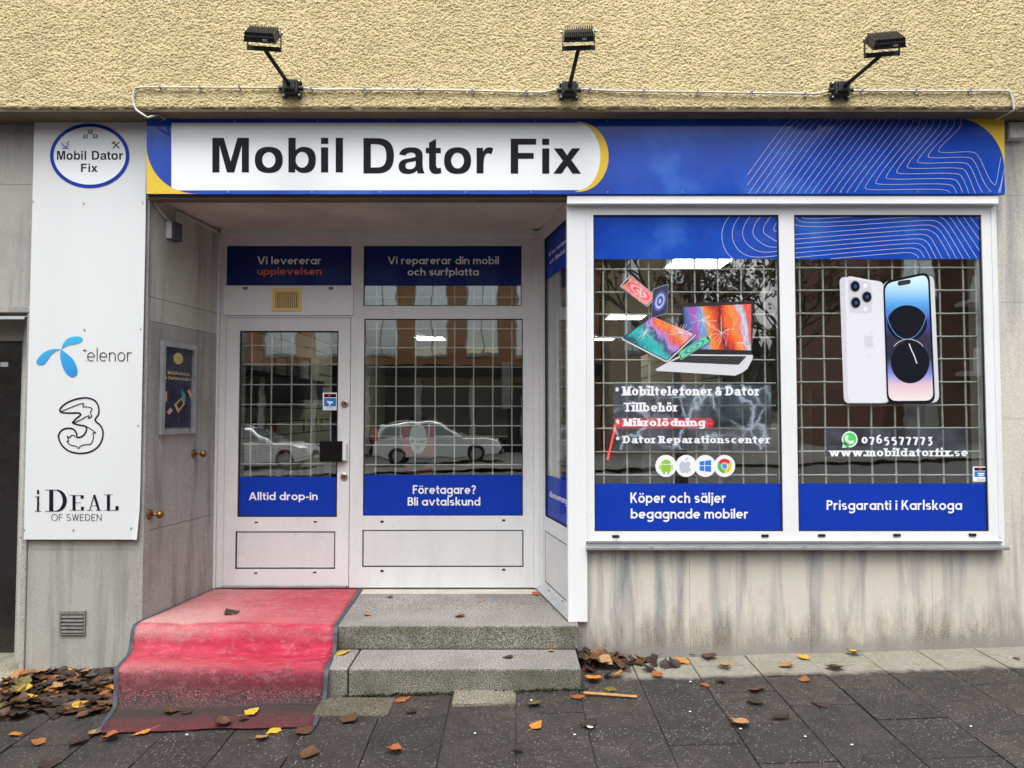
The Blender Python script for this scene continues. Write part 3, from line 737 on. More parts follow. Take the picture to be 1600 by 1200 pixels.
# recess left wall (splayed): slabs, in its own plane
LW = Fr((-2.378, 0, 0), (.118, .86, 0), (0, 0, 1), (.86, -.118, 0))
def lwbox(name, a0, a1, b0, b1, d0, d1, mat, parent, bev=.002):
    c = LW.pt((a0+a1)/2, (b0+b1)/2, (d0+d1)/2)
    return MB().obox(c, LW.r, LW.u, LW.n, (a1-a0)/2, (b1-b0)/2, abs(d1-d0)/2, bev).build(name, mat, parent)
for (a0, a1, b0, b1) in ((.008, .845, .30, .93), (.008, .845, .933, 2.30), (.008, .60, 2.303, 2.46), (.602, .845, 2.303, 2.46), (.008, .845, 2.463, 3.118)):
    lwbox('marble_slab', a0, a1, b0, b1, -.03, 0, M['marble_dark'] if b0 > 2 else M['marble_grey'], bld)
lwbox('corner_strip', -.012, .0065, .1, 3.118, -.05, .004, M['marble_grey'], bld)
lwbox('wall_core', .0, .95, -.1, 3.119, -.2, -.031, M['soffit'], bld)
# vent grille low in the pier
FP = fac(0)
VF = pbr('vent_frame_paint', (.20, .18, .165), .6, var=.2, vs=30)
vg = empty('wall_vent', (-2.86, 0, .5), bld)
(vx0, vz0), (vx1, vz1) = FP.P(95, 991), FP.P(134, 955)
MB().box(vx0-.002, vx1+.002, -.004, -.0015, vz0, vz1).build('vent_back', M['dark'], vg)
for a in ((vx0-.004, vx1+.004, vz1-.018, vz1+.004), (vx0-.004, vx1+.004, vz0-.003, vz0+.006), (vx0-.004, vx0+.006, vz0+.007, vz1-.019), (vx1-.006, vx1+.004, vz0+.007, vz1-.019)):
    MB().box(a[0], a[1], -.014, -.002, a[2], a[3], .002).build('vent_frame', VF, vg)
for k in range(5):
    z = vz0+.022+k*(vz1-vz0-.03)/5
    MB().obox(((vx0+vx1)/2, -.011, z), Vector((1, 0, 0)), Vector((0, .5, .85)), Vector((0, -.85, .5)), (vx1-vx0)/2-.008, .009, .0015).build('slat', pbr('vent_slat', (.13, .12, .11), .6, var=.3, vs=40), vg)

# ------------------------------------------------------------------ steps
st = tag(empty('entrance_steps', (-1, -.2, 0)), 'two worn speckled granite steps in front of the recessed entrance', 'steps')
MB().box(-2.372, .42, -.113, .30, .216, LAND, .010).build('step_block', M['granite'], st)
MB().box(-2.372, .40, .303, .72, .216, LAND-.002, .006).build('step_block', M['granite'], st)
MB().box(-2.372, .35, .722, .90, .216, LAND-.004, .004).build('threshold', pbr('cement_sill', (.50, .47, .41), .85, var=.15, vs=9, fine=.3), st)
MB().box(-2.30, -.955, -.459, -.10, -.12, .2155, .012).build('step_block', M['granite_front'], st)
MB().box(-.948, .401, -.459, -.10, -.12, .2155, .012).build('step_block', M['granite_front'], st)
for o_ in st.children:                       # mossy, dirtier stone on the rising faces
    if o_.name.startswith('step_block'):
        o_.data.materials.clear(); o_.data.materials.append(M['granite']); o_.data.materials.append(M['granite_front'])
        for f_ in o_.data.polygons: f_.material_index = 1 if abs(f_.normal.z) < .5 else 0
MB().box(-2.37, .41, -.098, .85, -.2, .214).build('step_core', M['joint'], st)
# stub of plinth left of the first slab, beside the steps
MB().box(.421, .452, -.012, -.001, -.05, .36).build('plinth_edge', M['marble_grey'], bld)

# ------------------------------------------------------------------ shopfront in the recess
YD = .86
FD = fac(YD); FDG = fac(YD+.012)
def fr_rects(fr, outer, holes):
    return [(prect(fr, *outer), [prect(fr, *h)[::-1] for h in holes])]
def wrect(fr, x0, y0, x1, y1):        # upright rectangle on a plane from two photo corners averaged
    a = fr.P(x0, y0); b = fr.P(x1, y1); return a[0], b[1], a[0]+(b[0]-a[0]), a[1]
def axrect(fr, q):
    a, b = fr.P(q[0], q[3]), fr.P(q[2], q[1]); c, d = fr.P(q[0], q[1]), fr.P(q[2], q[3])
    return ((a[0]+c[0])/2, (a[1]+d[1])/2, (b[0]+d[0])/2, (b[1]+c[1])/2)
def gasket(fr, ar, d, parent, wd=.007):
    x0, z0, x1, z1 = ar
    return flat('gasket', [(rect(x0, z0, x1, z1), [rect(x0+wd, z0+wd, x1-wd, z1-wd)[::-1]])], fr, d, M['gasket'], parent, .01)
def slots(fr, pts, parent, wpx=5, hpx=3, dd=.003):
    for (px, py) in pts:
        a = axrect(fr, (px-wpx/2, py-hpx/2, px+wpx/2, py+hpx/2))
        MB().box(a[0], a[2], fr.o.y-dd, fr.o.y-.0005, a[1], a[3]).build('drain_slot', M['dark'], parent)
# outer frame (fixed part of the entrance)
ef = empty('entrance_screen', (-1, YD, LAND), bld)
H_topL = (354, 384, 549, 446); H_mid = (350, 447, 553, 493); H_door = (351, 496, 547, 921)
H_topR = (568, 384, 815, 478); H_main = (568, 498, 817, 806); H_kick = (566, 828, 818, 886)
A = {k: axrect(FD, v) for k, v in dict(tl=H_topL, door=H_door, tr=H_topR, main=H_main, kick=H_kick, mid=H_mid).items()}
xl, _ = FD.P(341, 640); xr, _ = FD.P(833, 640); zt = FD.P(600, 371)[1]; zb = LAND+.01
outer = rect(xl, zb, xr, zt)
dr = A['door']; dr = (dr[0], zb+.002, dr[2], dr[3])
polys = [(outer, [rect(*A[k])[::-1] for k in ('tl', 'tr', 'main', 'kick', 'mid')]+[rect(dr[0], zb+.001, dr[2], dr[3])[::-1]])]
flat('frame', polys, FD, 0, M['alu'], ef, .07)
# jambs and head casing around it
MB().box(xl-.075, xl-.001, YD-.012, YD+.07, zb, zt+.05, .004).build('jamb', M['alu'], ef)
MB().box(xl-.02, xl+.006, YD-.028, YD-.013, zb, zt+.03, .003).build('jamb_trim', M['alu'], ef)
MB().box(xr+.001, xr+.05, YD-.02, YD+.07, zb, zt+.05, .004).build('jamb', M['alu'], ef)
MB().box(xl+.008, xr, YD-.024, YD+.07, zt+.001, zt+.085, .004).build('head', M['alu'], ef)
MB().box(-2.30, xl-.077, YD-.0, YD+.07, zb, 3.118).build('side_filler', M['alu'], ef)
MB().box(xl-.075, xr+.05, YD+.0, YD+.07, zt+.087, 3.119).build('top_filler', M['soffit'], ef)
for k in ('tr', 'main'):
    gasket(FD, A[k], -.0085, ef)
    a = A[k]; part_box('glass', M['glass'], ef, a[0]+.001, a[2]-.001, YD+.014, YD+.020, a[1]+.001, a[3]-.001, bev=0)
a = A['tl']; gasket(FD, a, -.0085, ef, .004); part_box('blind_panel', M['alu_panel'], ef, a[0]+.001, a[2]-.001, YD+.014, YD+.03, a[1]+.001, a[3]-.001, bev=0)
a = A['mid']; part_box('infill_panel', M['alu_lit_white'], ef, a[0]+.0015, a[2]-.0015, YD-.012, YD+.03, a[1]+.0015, a[3]-.0015)
a = A['kick']; gasket(FD, a, -.003, ef); part_box('kick_panel', M['alu_panel'], ef, a[0]+.009, a[2]-.009, YD+.004, YD+.03, a[1]+.009, a[3]-.009)
slots(FD, [(597, 815), (787, 813), (597, 892), (787, 890)], ef)
for p in [(384.5, 451), (518, 451)]:
    a = axrect(FD, (p[0]-3.5, p[1]-2, p[0]+3.5, p[1]+2)); MB().box(a[0], a[2], YD-.022, YD-.0125, a[1], a[3], .002).build('clip', M['clip'], ef)
# door leaf
door = empty('shop_door', (-1.7, YD, LAND), bld)
dg = axrect(FD, (373, 517, 528, 808)); dk = axrect(FD, (368, 830, 524, 889))
flat('door_frame', [(rect(dr[0]+.004, zb+.012, dr[2]-.004, dr[3]-.005), [rect(*dg)[::-1], rect(*dk)[::-1]])], FD, .006, M['alu'], door, .06)
gasket(FD, dg, -.004, door, .011)
gasket(FD, dk, -.001, door, .008)
part_box('glass', M['glass'], door, dg[0]+.001, dg[2]-.001, YD+.012, YD+.018, dg[1]+.001, dg[3]-.001, bev=0)
part_box('kick_panel', M['alu_panel'], door, dk[0]+.010, dk[2]-.010, YD+.002, YD+.03, dk[1]+.010, dk[3]-.010)
slots(FD, [(401, 816), (493, 815), (400, 895), (492, 894)], door, 5, 2, .009)
MB().box(dr[0]+.004, dr[2]-.02, YD-.03, YD-.0065, zb+.004, zb+.022, .003).build('drip_bar', M['alu_metal'], door)
for py in (631, 744.5):
    x, z = FD.P(539 if py < 700 else 538, py)
    l = MB().tube([(x, YD-.007, z), (x, YD-.014, z), (x, YD-.018, z)], [.028, .028, .021], 20).build('lock_rosette', M['steel'], door, False)
    MB().tube([(x, YD-.018, z), (x, YD-.022, z)], .013, 16).box(x-.003, x+.003, YD-.0235, YD-.0221, z-.009, z+.009).build('lock_cylinder', M['brass'], l)
h = axrect(FD, (536.5, 692, 543, 719)); hp = axrect(FD, (502, 689, 537, 721))
hd = MB().box(h[0], h[2], YD-.045, YD-.007, h[1], h[3], .004).build('door_handle', M['alu'], door)
MB().box(hp[0], hp[2], YD-.052, YD-.034, hp[1], hp[3], .005).build('handle_plate', pbr('black_leather_plate', (.006, .005, .005), .7, var=.4, vs=50, bumps=(90, .5, .004), spec=.15), hd)
# cream vent above the door
FV = fac(YD-.0125)
cv = empty('ventilation_grille', (-1.8, YD, 2.6), bld)
va = axrect(FV, (426, 451, 471, 486)); vi = axrect(FV, (430.5, 456, 467, 481.5))
flat('grille_frame', [(rect(*va), [rect(*vi)[::-1]])], FV, .010, M['cream'], cv, .0095)
MB().box(vi[0], vi[2], YD-.0145, YD-.0128, vi[1], vi[3]).build('grille_back', M['dark'], cv)
for k in range(12):
    x = vi[0]+(vi[2]-vi[0])*(k+.5)/12; wv = (vi[2]-vi[0])/12
    MB().box(x-wv*.27, x+wv*.27, YD-.021, YD-.0147, vi[1], vi[3]).build('slat', M['cream'], cv)

# ------------------------------------------------------------------ splayed glazed return on the right of the recess
RB, RF = Vector((.212, .86, 0)), Vector((.392, -.03, 0))
rdir = (RF-RB).normalized(); RW = Fr(RB, rdir, (0, 0, 1), (rdir.y, -rdir.x, 0))
RLEN = (RF-RB).length
rt = empty('return_screen', (.3, .4, LAND), bld)
def rwrect(q): # photo corners: left-top, right-top, right-bottom, left-bottom -> plane rectangle
    p = RW.pp(q); a0 = (p[0][0]+p[3][0])/2; a1 = (p[1][0]+p[2][0])/2
    return (a0, (p[2][1]+p[3][1])/2, a1, (p[0][1]+p[1][1])/2)
rg = rwrect([(848.5, 372), (884, 344), (888, 826), (851, 808)]); rk = rwrect([(851, 831), (889, 850), (889, 941), (851, 912)])
flat('frame', [(rect(0.02, LAND+.012, RLEN-.012, 3.118), [rect(*rg)[::-1], rect(*rk)[::-1]])], RW, 0, M['alu'], rt, .06)
p0 = [RW.pt(a, b, d) for a, b, d in ((rg[0], rg[1], -.02), (rg[2], rg[1], -.02), (rg[2], rg[3], -.02), (rg[0], rg[3], -.02), (rg[0], rg[1], -.026), (rg[2], rg[1], -.026), (rg[2], rg[3], -.026), (rg[0], rg[3], -.026))]
MB().add(p0, [(0, 1, 2, 3), (7, 6, 5, 4), (0, 4, 5, 1), (1, 5, 6, 2), (2, 6, 7, 3), (3, 7, 4, 0)]).build('glass', M['glass'], rt)
gasket(RW, rg, -.0085, rt, .008); gasket(RW, rk, -.003, rt, .008)
MB().obox(RW.pt((rk[0]+rk[2])/2, (rk[1]+rk[3])/2, -.015), RW.r, RW.u, RW.n, (rk[2]-rk[0])/2-.009, (rk[3]-rk[1])/2-.009, .012, .002).build('kick_panel', M['alu_panel'], rt)
MB().obox(RW.pt(RLEN/2, LAND+.03, .012), RW.r, (RW.u*.6-RW.n*.8).normalized(), (RW.n*.6+RW.u*.8).normalized(), RLEN/2-.02, .030, .003).build('base_flashing', M['alu_metal'], rt)
for a in (.02, .075): MB().obox(RW.pt(a, 1.74, .006), RW.r, RW.u, RW.n, .012, 1.36, .006, .003).build('cover_strip', M['alu'], rt)
s = RW.P(888, 944.5); MB().obox(RW.pt(s[0]-.03, s[1], .001), RW.r, RW.u, RW.n, .012, .016, .0015).build('maker_plate', M['letter'], rt)
for (px, py) in ((858, 923), (879, 939)):
    s = RW.P(px, py); MB().obox(RW.pt(s[0], s[1], .0005), RW.r, RW.u, RW.n, .016, .004, .001).build('drain_slot', M['dark'], rt)

# ------------------------------------------------------------------ display window unit
YW = -.03
FW = fac(YW); FG = fac(YW+.016)
dw = empty('display_window', (1.8, YW, .85), bld)
wl = axrect(FW, (925, 336, 1215, 830)); wr = axrect(FW, (1238, 332.5, 1531, 829))
g0 = (FW.P(925, 336)[0]+FW.P(931, 830)[0])/2; g1 = (FW.P(1214.5, 336)[0]+FW.P(1226, 830)[0])/2
g2 = (FW.P(1237.5, 333)[0]+FW.P(1251, 829)[0])/2; g3 = (FW.P(1531, 332)[0]+FW.P(1548, 829)[0])/2
gzb = FW.P(1080, 830.5)[1]; gzt = FW.P(1080, 335.5)[1]
wx0 = FW.P(917, 600)[0]; wx1 = FW.P(1558, 600)[0]
ztop = FW.P(1200, 322)[1]
WL = (g0, gzb, g1, gzt); WR = (g2, gzb, g3, gzt)
flat('frame', [(rect(wx0, .885, wx1, ztop-.001), [rect(*WL)[::-1], rect(*WR)[::-1]])], FW, 0, M['alu_lit_white'], dw, .07)
for q in (WL, WR):
    gasket(FW, q, -.0075, dw, .008)
    part_box('glass', M['glass'], dw, q[0]+.001, q[2]-.001, YW+.016, YW+.022, q[1]+.001, q[3]-.001, bev=0)
px0 = FW.P(891, 600)[0]
MB().box(px0-.018, wx0-.0015, YW-.004, YW+.10, LAND+.001, ztop-.001, .004).build('corner_post', M['alu_lit_white'], dw)
MB().box(wx0-.0012, wx0+.012, YW-.009, YW-.0005, .90, ztop-.003).build('cover_strip', M['alu_lit_white'], dw)
MB().box(px0-.02, wx1+.012, YW-.045, YW+.08, ztop, ztop+.055, .005).build('head_casing', M['alu_lit_white'], dw)
MB().box(px0-.02, wx1+.002, YW-.05, YW-.0455, ztop+.002, ztop+.010, .001).build('head_lip', M['alu_lit_white'], dw)
MB().box(wx1+.0015, wx1+.03, YW+.008, YW+.09, .885, ztop-.001, .004).build('side_casing', M['alu_lit_white'], dw)
MB().box(wx1-.015, wx1+.001, YW-.008, YW-.0005, .90, ztop-.003, .003).build('cover_strip', M['alu_lit_white'], dw)
sx0 = FW.P(915, 850)[0]; sx1 = FW.P(1570, 850)[0]
MB().box(sx0, sx1-.008, YW-.012, YW+.06, .848, .884, .003).build('sill', M['alu_lit_white'], dw)
MB().box(sx0, sx1-.03, YW-.026, YW-.0125, .868, .884, .003).build('sill_lip', M['alu_metal'], dw)
MB().box(sx0, sx1+.004, YW-.040, YW+.05, .826, .8475, .004).build('sill_drip', M['alu_metal'], dw)
slots(FW, [(1283.5, 836.5), (1401, 836), (1519, 835.5), (1195, 837), (962, 838)], dw, 11, 4, .008)
for X in (1.0, 1.35, 1.75, 2.2, 2.6): MB().tube([(X, YW-.0135, .858), (X, YW-.0125, .858)], .004, 8).build('rivet', M['steel'], dw)
# ================================================================== security grilles: every wire its own piece
def grille(label, fr, xs, zs, bounds, y, gcat='security grille'):
    x0, z0, x1, z1 = bounds
    g = tag(empty('security_grille', ((x0+x1)/2, y, z0)), label, gcat, 'white wire grilles behind the glass')
    k = 0
    for x in xs:
        pts = [(x+rnd.uniform(-.0012, .0012), y+rnd.uniform(-.001, .001), z0+(z1-z0)*i/14) for i in range(15)]
        MB().tube(pts, .0058, 6).build('wire', M['mesh_white'], g, True)
    for z in zs:
        pts = [(x0+(x1-x0)*i/14, y-.0075+rnd.uniform(-.001, .001), z+rnd.uniform(-.0012, .0012)) for i in range(15)]
        MB().tube(pts, .0058, 6).build('wire', M['mesh_white'], g, True)
    return g
def xz(fr, xs, zs, yref, xref): return [fr.P(x, yref)[0] for x in xs], [fr.P(xref, z)[1] for z in zs]
FGd = fac(YD+.042); FGw = fac(YW+.05)
xs, zs = xz(FGd, [392.5, 424, 455.4, 486.5, 517], [540, 569.4, 601, 632, 663, 693.7, 724.6], 630, 450)
grille('white wire grille behind the glass of the door leaf', FGd, xs, zs, (dg[0]+.01, dg[1]+.02, dg[2]-.01, dg[3]-.01), YD+.042)
xs, zs = xz(FGd, [587.8, 618.8, 649, 679.7, 710, 740, 770, 799.8], [513.8, 543.5, 573.6, 603.9, 634.8, 665.4, 695.5, 726.3], 620, 690)
a = A['main']; grille('white wire grille behind the big pane beside the door', FGd, xs, zs, (a[0]+.01, a[1]+.02, a[2]-.005, a[3]-.01), YD+.042)
xs2, zs2 = xz(FGd, [587.8, 618.8, 649, 679.7, 710, 740, 770, 799.8], [464.7], 620, 690)
a = A['tr']; grille('low white wire grille in the transom light above the big pane', FGd, xs2, zs2, (a[0]+.01, a[1]+.0, a[2]-.005, a[3]-.10), YD+.042)
xs, zs = xz(FGw, [943, 979, 1014.5, 1051, 1087, 1123, 1159.5, 1195.5, 1216], [421, 457, 491.5, 527.5, 562.5, 598.7, 633.6, 669.6, 706, 742], 580, 1070)
grille('white wire grille behind the left display pane with the broken devices', FGw, xs, zs, (WL[0]+.01, WL[1]+.05, WL[2]-.02, WL[3]-.02), YW+.05)
xs, zs = xz(FGw, [1251.5, 1288, 1324.5, 1360, 1397, 1433.5, 1471, 1508, 1528], [418.5, 454, 490, 526, 561, 597, 633, 668.5, 705, 742], 580, 1400)
grille('white wire grille behind the right display pane with the two phones', FGw, xs, zs, (WR[0]+.01, WR[1]+.05, WR[2]-.02, WR[3]-.02), YW+.05)
# return
g = tag(empty('security_grille', (.3, .4, 1)), 'white wire grille behind the narrow side pane of the recess', 'security grille', 'white wire grilles behind the glass')
for k in range(6):
    a_ = rg[0]+.06+k*(rg[2]-rg[0]-.08)/5
    MB().tube([RW.pt(a_, rg[1]+.3, -.09), RW.pt(a_, rg[3]-.2, -.09)], .0058, 6).build('wire', M['mesh_white'], g, True)
for k in range(11):
    b_ = rg[1]+.42+k*.15
    if b_ < rg[3]-.2: MB().tube([RW.pt(rg[0]+.02, b_, -.098), RW.pt(rg[2]-.02, b_, -.098)], .0058, 6).build('wire', M['mesh_white'], g, True)

# ================================================================== the long fascia sign
YB = -.085; FB = fac(YB)
bx0 = FB.P(228.5, 240)[0]; bx1 = FB.P(1569, 240)[0]; bz0 = FB.P(800, 303.5)[1]; bz1 = 3.618
sign = tag(empty('fascia_sign', (0, YB, bz0)), "long blue fascia sign reading 'Mobil Dator Fix' in dark letters on white", 'sign')
MB().box(bx0, bx1, YB, YB+.028, bz0, bz1, .002).build('sign_board', M['blue_gloss'], sign)
wpoly = FB.pp([(268, 297.5), (268, 192)])+FB.pp([(903, 192)])+[FB.P(903+35*math.cos(R(t)), 244.7-52.8*math.sin(R(t))) for t in range(85, -90, -8)]
flat('white_field', [(wpoly[::-1] if False else wpoly, [])], FB, .0012, M['white_v'], sign)
cres = [(900, 190.5)]+[(903+48*math.cos(R(t)), 245-55*math.sin(R(t))) for t in range(84, -88, -6)]+[(898, 300)]+[(903+35*math.cos(R(t)), 244.7-52.8*math.sin(R(t))) for t in range(-90, 91, 8)]
flat('yellow_crescent', [(FB.pp(cres), [])], FB, .0008, M['yellow'], sign)
ycor = [(229, 303), (311, 303)]+[(311-82*math.sin(R(t))**.9, 303-78*(1-math.cos(R(t)))) for t in range(6, 91, 6)]
flat('yellow_corner', [(FB.pp(ycor), [])], FB, .0018, M['yellow'], sign)
ycr = [(1569.5, 183.5), (1490, 183.5)]+[(1490+79*math.sin(R(t)), 265-81*math.cos(R(t))) for t in range(6, 91, 6)]
flat('yellow_corner', [(FB.pp(ycr), [])], FB, .0018, M['yellow'], sign)
bxs = {'Mobil': (332, 215.5, 536, 270.5), 'Dator': (568, 216, 771, 272), 'Fix': (798, 217, 908, 271.5)}
for t_, b_ in bxs.items(): grotesk('lettering', t_, FB, b_, .0024, M['ink'], sign)
def zig(k):
    p = [(1285-34*k, 40), (1285-34*k, 60), (1285-36*k, 92), (1164-53*k, 205+26.5*k), (1185-52*k, 222+26.6*k), (1338-19*k, 212+26.6*k), (1372-19*k, 230+28*k), (1424-21*k, 350+30*k), (1452-16*k, 385+30*k)]
    if k == 0: p += [(1462, 372), (1484, 240)]
    return chaikin(p, 3)
lines = []
for k in range(0, 26):
    seg = []
    dense = []
    for a_, b_ in zip(zig(k), zig(k)[1:]):
        n = max(1, int(math.hypot(b_[0]-a_[0], b_[1]-a_[1])/6)); dense += [(a_[0]+(b_[0]-a_[0])*i/n, a_[1]+(b_[1]-a_[1])*i/n) for i in range(n)]
    for q in dense:
        ok = 42 < q[1] < 424 and q[0] > 214+(420-q[1])*.0
        ok = ok and ((q[0]-1248)/252)**2*(1 if q[0] > 1248 else 0)+((q[1]-304)/262)**2*(1 if q[1] < 304 and q[0] > 1248 else 0) < 1
        if ok: seg.append(FB.P(1100+q[0]*.3125, 170+q[1]*.3125))
        else:
            if len(seg) > 2: lines.append(seg)
            seg = []
    if len(seg) > 2: lines.append(seg)
for k in range(3): lines.append([FB.P(1100+.3125*(1500-8*k-(20-3*k)*t), 170+.3125*(300+40*k+(120-40*k)*t)) for t in (0, .5, 1)])
strokes('contour_line', lines, FB, .001, M['line'], sign, .0025)
for px in list(range(250, 1560, 118)):
    for py in (188.5, 300):
        x, z = FB.P(px+rnd.uniform(-12, 12), py); MB().tube([(x, YB-.0035, z), (x, YB, z)], .0045, 8).build('screw', M['steel'], sign)
MB().box(bx0+.01, bx1-.01, YB+.03, -.003, bz0+.06, bz0+.09).box(bx0+.01, bx1-.01, YB+.03, -.003, bz1-.1, bz1-.07).build('back_batten', M['soffit'], sign)

# ================================================================== the tall white panel on the pier
YP = -.03; FPn = fac(YP)
pn = tag(empty('pier_panel', (-2.77, YP, .9)), 'tall white panel on the pier with company logos one above another', 'sign')
def panel_mesh():
    vs = []; fs = []; n = 14; z0 = FPn.P(120, 843)[1]; z1 = 3.618; x0 = -3.135; x1 = -2.392
    for side in (0, 1):
        for i in range(n+1):
            for j in range(n+1):
                x = x0+(x1-x0)*i/n; z = z0+(z1-z0)*j/n
                u = max(0, (i/n-.93)/.07); c = max(0, (.08-j/n)/.08)
                y = YP-.004*u*u*(.4+.6*math.sin(z*2.3)**2)-.012*u*c+.0008*math.sin(z*3)+(.004 if side else 0)
                vs.append((x-.010*u*c, y, z))
    q = (n+1)**2
    for i in range(n):
        for j in range(n):
            a_ = i*(n+1)+j; b_ = a_+n+1; fs.append((a_, b_, b_+1, a_+1)); fs.append((q+a_+1, q+b_+1, q+b_, q+a_))
    for i in range(n):
        a_ = i*(n+1); fs.append((a_, q+a_, q+a_+n+1, a_+n+1)); a_ += n; fs.append((a_+n+1, q+a_+n+1, q+a_, a_))
        fs.append((i+1, q+i+1, q+i, i)); a_ = n*(n+1)+i; fs.append((a_, q+a_, q+a_+1, a_+1))
    return MB().add(vs, fs)
panel_mesh().build('panel_sheet', M['panel_white'], pn)
for (px, py) in ((62, 187), (126, 187), (146, 187), (216, 187), (224, 186), (52, 315), (131, 318), (223, 316), (45, 512), (132, 515), (220, 514), (39, 660), (216, 665), (38, 828), (115, 828), (205, 825), (33, 840)):
    x, z = FPn.P(px, py); MB().tube([(x, YP-.006, z), (x, YP+.001, z)], .0045, 8).build('screw', M['steel'], pn)
dP = .0028
lg = flat('round_logo', [(FPn.pp(ell(140.5, 243.5, 62, 50.5, 64)), [FPn.pp(ell(140.5, 243.5, 56.3, 45.2, 64))])], FPn, dP, M['blue'], pn)
flat('logo_field', [(FPn.pp(ell(140.5, 243.5, 56.3, 45.2, 64)), [])], FPn, dP-.0002, M['white_v'], lg)
grotesk('lettering', 'Mobil', FPn, (89.5, 236, 135, 250), dP+.0004, M['ink'], lg); grotesk('lettering', 'Dator', FPn, (144, 236, 193, 250), dP+.0004, M['ink'], lg)
grotesk('lettering', 'Fix', FPn, (127, 256, 153, 269), dP+.0004, M['ink'], lg)
mon = []
for (x, y) in ((141.5, 206), (134, 213), (149, 213)):
    mon.append(prect(FPn, x-3.3, y-2.6, x+3.3, y+2))
    mon.append(prect(FPn, x-4, y+2.6, x+4, y+3.4))
flat('computer_icon', [(mon[i], [[(p[0]*.55+sum(q[0] for q in mon[i])/4*.45, p[1]*.55+sum(q[1] for q in mon[i])/4*.45) for p in mon[i]][::-1]] if i % 2 == 0 else []) for i in range(6)], FPn, dP+.0004, M['ink'], lg)
strokes('dish_icon', [FPn.pp(arc(103, 225, 5, 4.5, 10, 200)), FPn.pp([(104, 226), (108.5, 221)]), FPn.pp([(98, 232), (108, 232)]), FPn.pp([(103, 229), (103, 232)])], FPn, dP+.0004, M['blue'], lg, .006)
strokes('tools_icon', [FPn.pp([(176, 222), (187, 232)]), FPn.pp([(187, 222), (177, 232)]), FPn.pp([(175, 225), (181, 221.5)])], FPn, dP+.0004, pbr('olive_print', (.10, .09, .02), .5, var=0), lg, .009)
# propeller logo and thin lettering
z2 = lambda l: FPn.pp([(x*.25, 375+y*.25) for x, y in l])
p1 = [(388, 690), (392, 655), (420, 620), (455, 605), (495, 603), (516, 614), (510, 634), (480, 648), (435, 656), (398, 672)]
p2 = [(384, 684), (330, 682), (275, 704), (238, 742), (229, 768), (245, 780), (272, 778), (296, 754), (320, 718), (350, 694)]
p3 = [(380, 690), (380, 740), (393, 792), (420, 838), (455, 856), (482, 838), (482, 798), (462, 752), (425, 715), (394, 692)]
m1 = zgrad('cyan_vinyl', FPn.P(100, 590)[1], FPn.P(100, 525)[1], [(0, (.02, .26, .66)), (1, (.05, .48, .80))])
lb = flat('propeller_logo', [(z2(smooth_loop(p1)), []), ], FPn, dP, m1, pn)
flat('propeller_blade', [(z2(smooth_loop(p2)), [])], FPn, dP+.0003, m1, lb); flat('propeller_blade', [(z2(smooth_loop(p3)), [])], FPn, dP+.0006, m1, lb)
lettering('lettering', 'elenor', FPn, (136.5, 543, 206, 564.5), dP, M['ink'], pn, LIGHT)
strokes('lettering', [FPn.pp([(129.5, 548), (136, 548)]), FPn.pp([(132.3, 545), (132.3, 548.4)]), FPn.pp([(134.6, 563), (136, 563)])], FPn, dP, M['ink'], pn, .0045)
# outlined numeral
z3 = lambda l: FPn.pp([(x*.25, 600+y*.25) for x, y in l])
o3 = [(375, 165), (388, 142), (420, 117), (465, 98), (510, 88), (555, 88), (595, 105), (616, 140), (618, 185), (596, 226), (628, 258), (645, 300), (638, 350), (610, 395), (560, 425), (500, 433), (440, 422), (395, 390), (370, 345), (370, 312), (395, 284), (435, 276), (465, 286), (480, 310), (484, 332), (508, 330), (530, 312), (541, 287), (535, 264), (500, 257), (462, 246), (457, 238), (478, 216), (505, 192), (490, 181), (440, 181), (390, 178)]
nm = strokes('numeral_outline', [z3(smooth_loop(o3, 10))], FPn, dP, M['ink'], pn, .0100, closed=True)
strokes('flame_line', [z3(l if False else chaikin(l, 1)) for l in ([(383, 172), (440, 148), (500, 124), (530, 119), (514, 145), (545, 141), (582, 152), (563, 180), (578, 203), (556, 215)], [(462, 242), (505, 225), (535, 206), (562, 195), (553, 216)], [(541, 265), (575, 285), (605, 308), (580, 302), (588, 330), (572, 378), (535, 378), (502, 388), (492, 405), (480, 388), (440, 382), (416, 356), (434, 358), (418, 320), (436, 338), (444, 322), (462, 318), (474, 332)])], FPn, dP+.0003, M['ink'], nm, .0058)
ser = [('i', (55, 765.5, 64.5, 799)), ('D', (71, 765, 104.5, 799)), ('E', (109, 773.5, 131.5, 797.5)), ('A', (135, 773, 160, 797.5)), ('L', (162.5, 772.5, 185.5, 797.5))]
for c_, b_ in ser: lettering('lettering', c_, FPn, b_, dP, M['ink'], pn, DIDONE)
lettering('lettering', 'OF SWEDEN', FPn, (80.5, 803, 159, 813.5), dP, M['ink'], pn, dict(THIN, wx=.085, wy=.075))

# ================================================================== vinyl signs on the glass
def band(name, label, fr, ar, d, mat):
    o = flat(name, [(rect(*ar), [])], fr, d, mat, None)
    return tag(o, label, 'window sign')
def glassfr(y): return fac(y)
FSd = fac(YD+.0135); FSw = fac(YW+.0155)
def bandpx(fr, a, y0, y1): # full width of a pane between two photo rows
    xm = 0; z1 = fr.P(800, y0)[1]; z0 = fr.P(800, y1)[1]; return (a[0]+.001, z0, a[2]-.001, z1)
FSt = fac(YD+.0138)
dx = A['tl']; b = band('window_sign', "shade-darkened blue panel above the door reading 'Vi levererar upplevelsen'", FSt, (dx[0]+.003, dx[1]+.004, dx[2]-.004, dx[3]-.003), .0005, M['blue_shade'])
lettering('lettering', 'Vi levererar', FSt, (402.3, 400.5, 502, 413), .0012, M['letter'], b)
lettering('lettering', 'upplevelsen', FSt, (402, 417.5, 502.5, 432.5), .0012, M['letter_orange'], b)
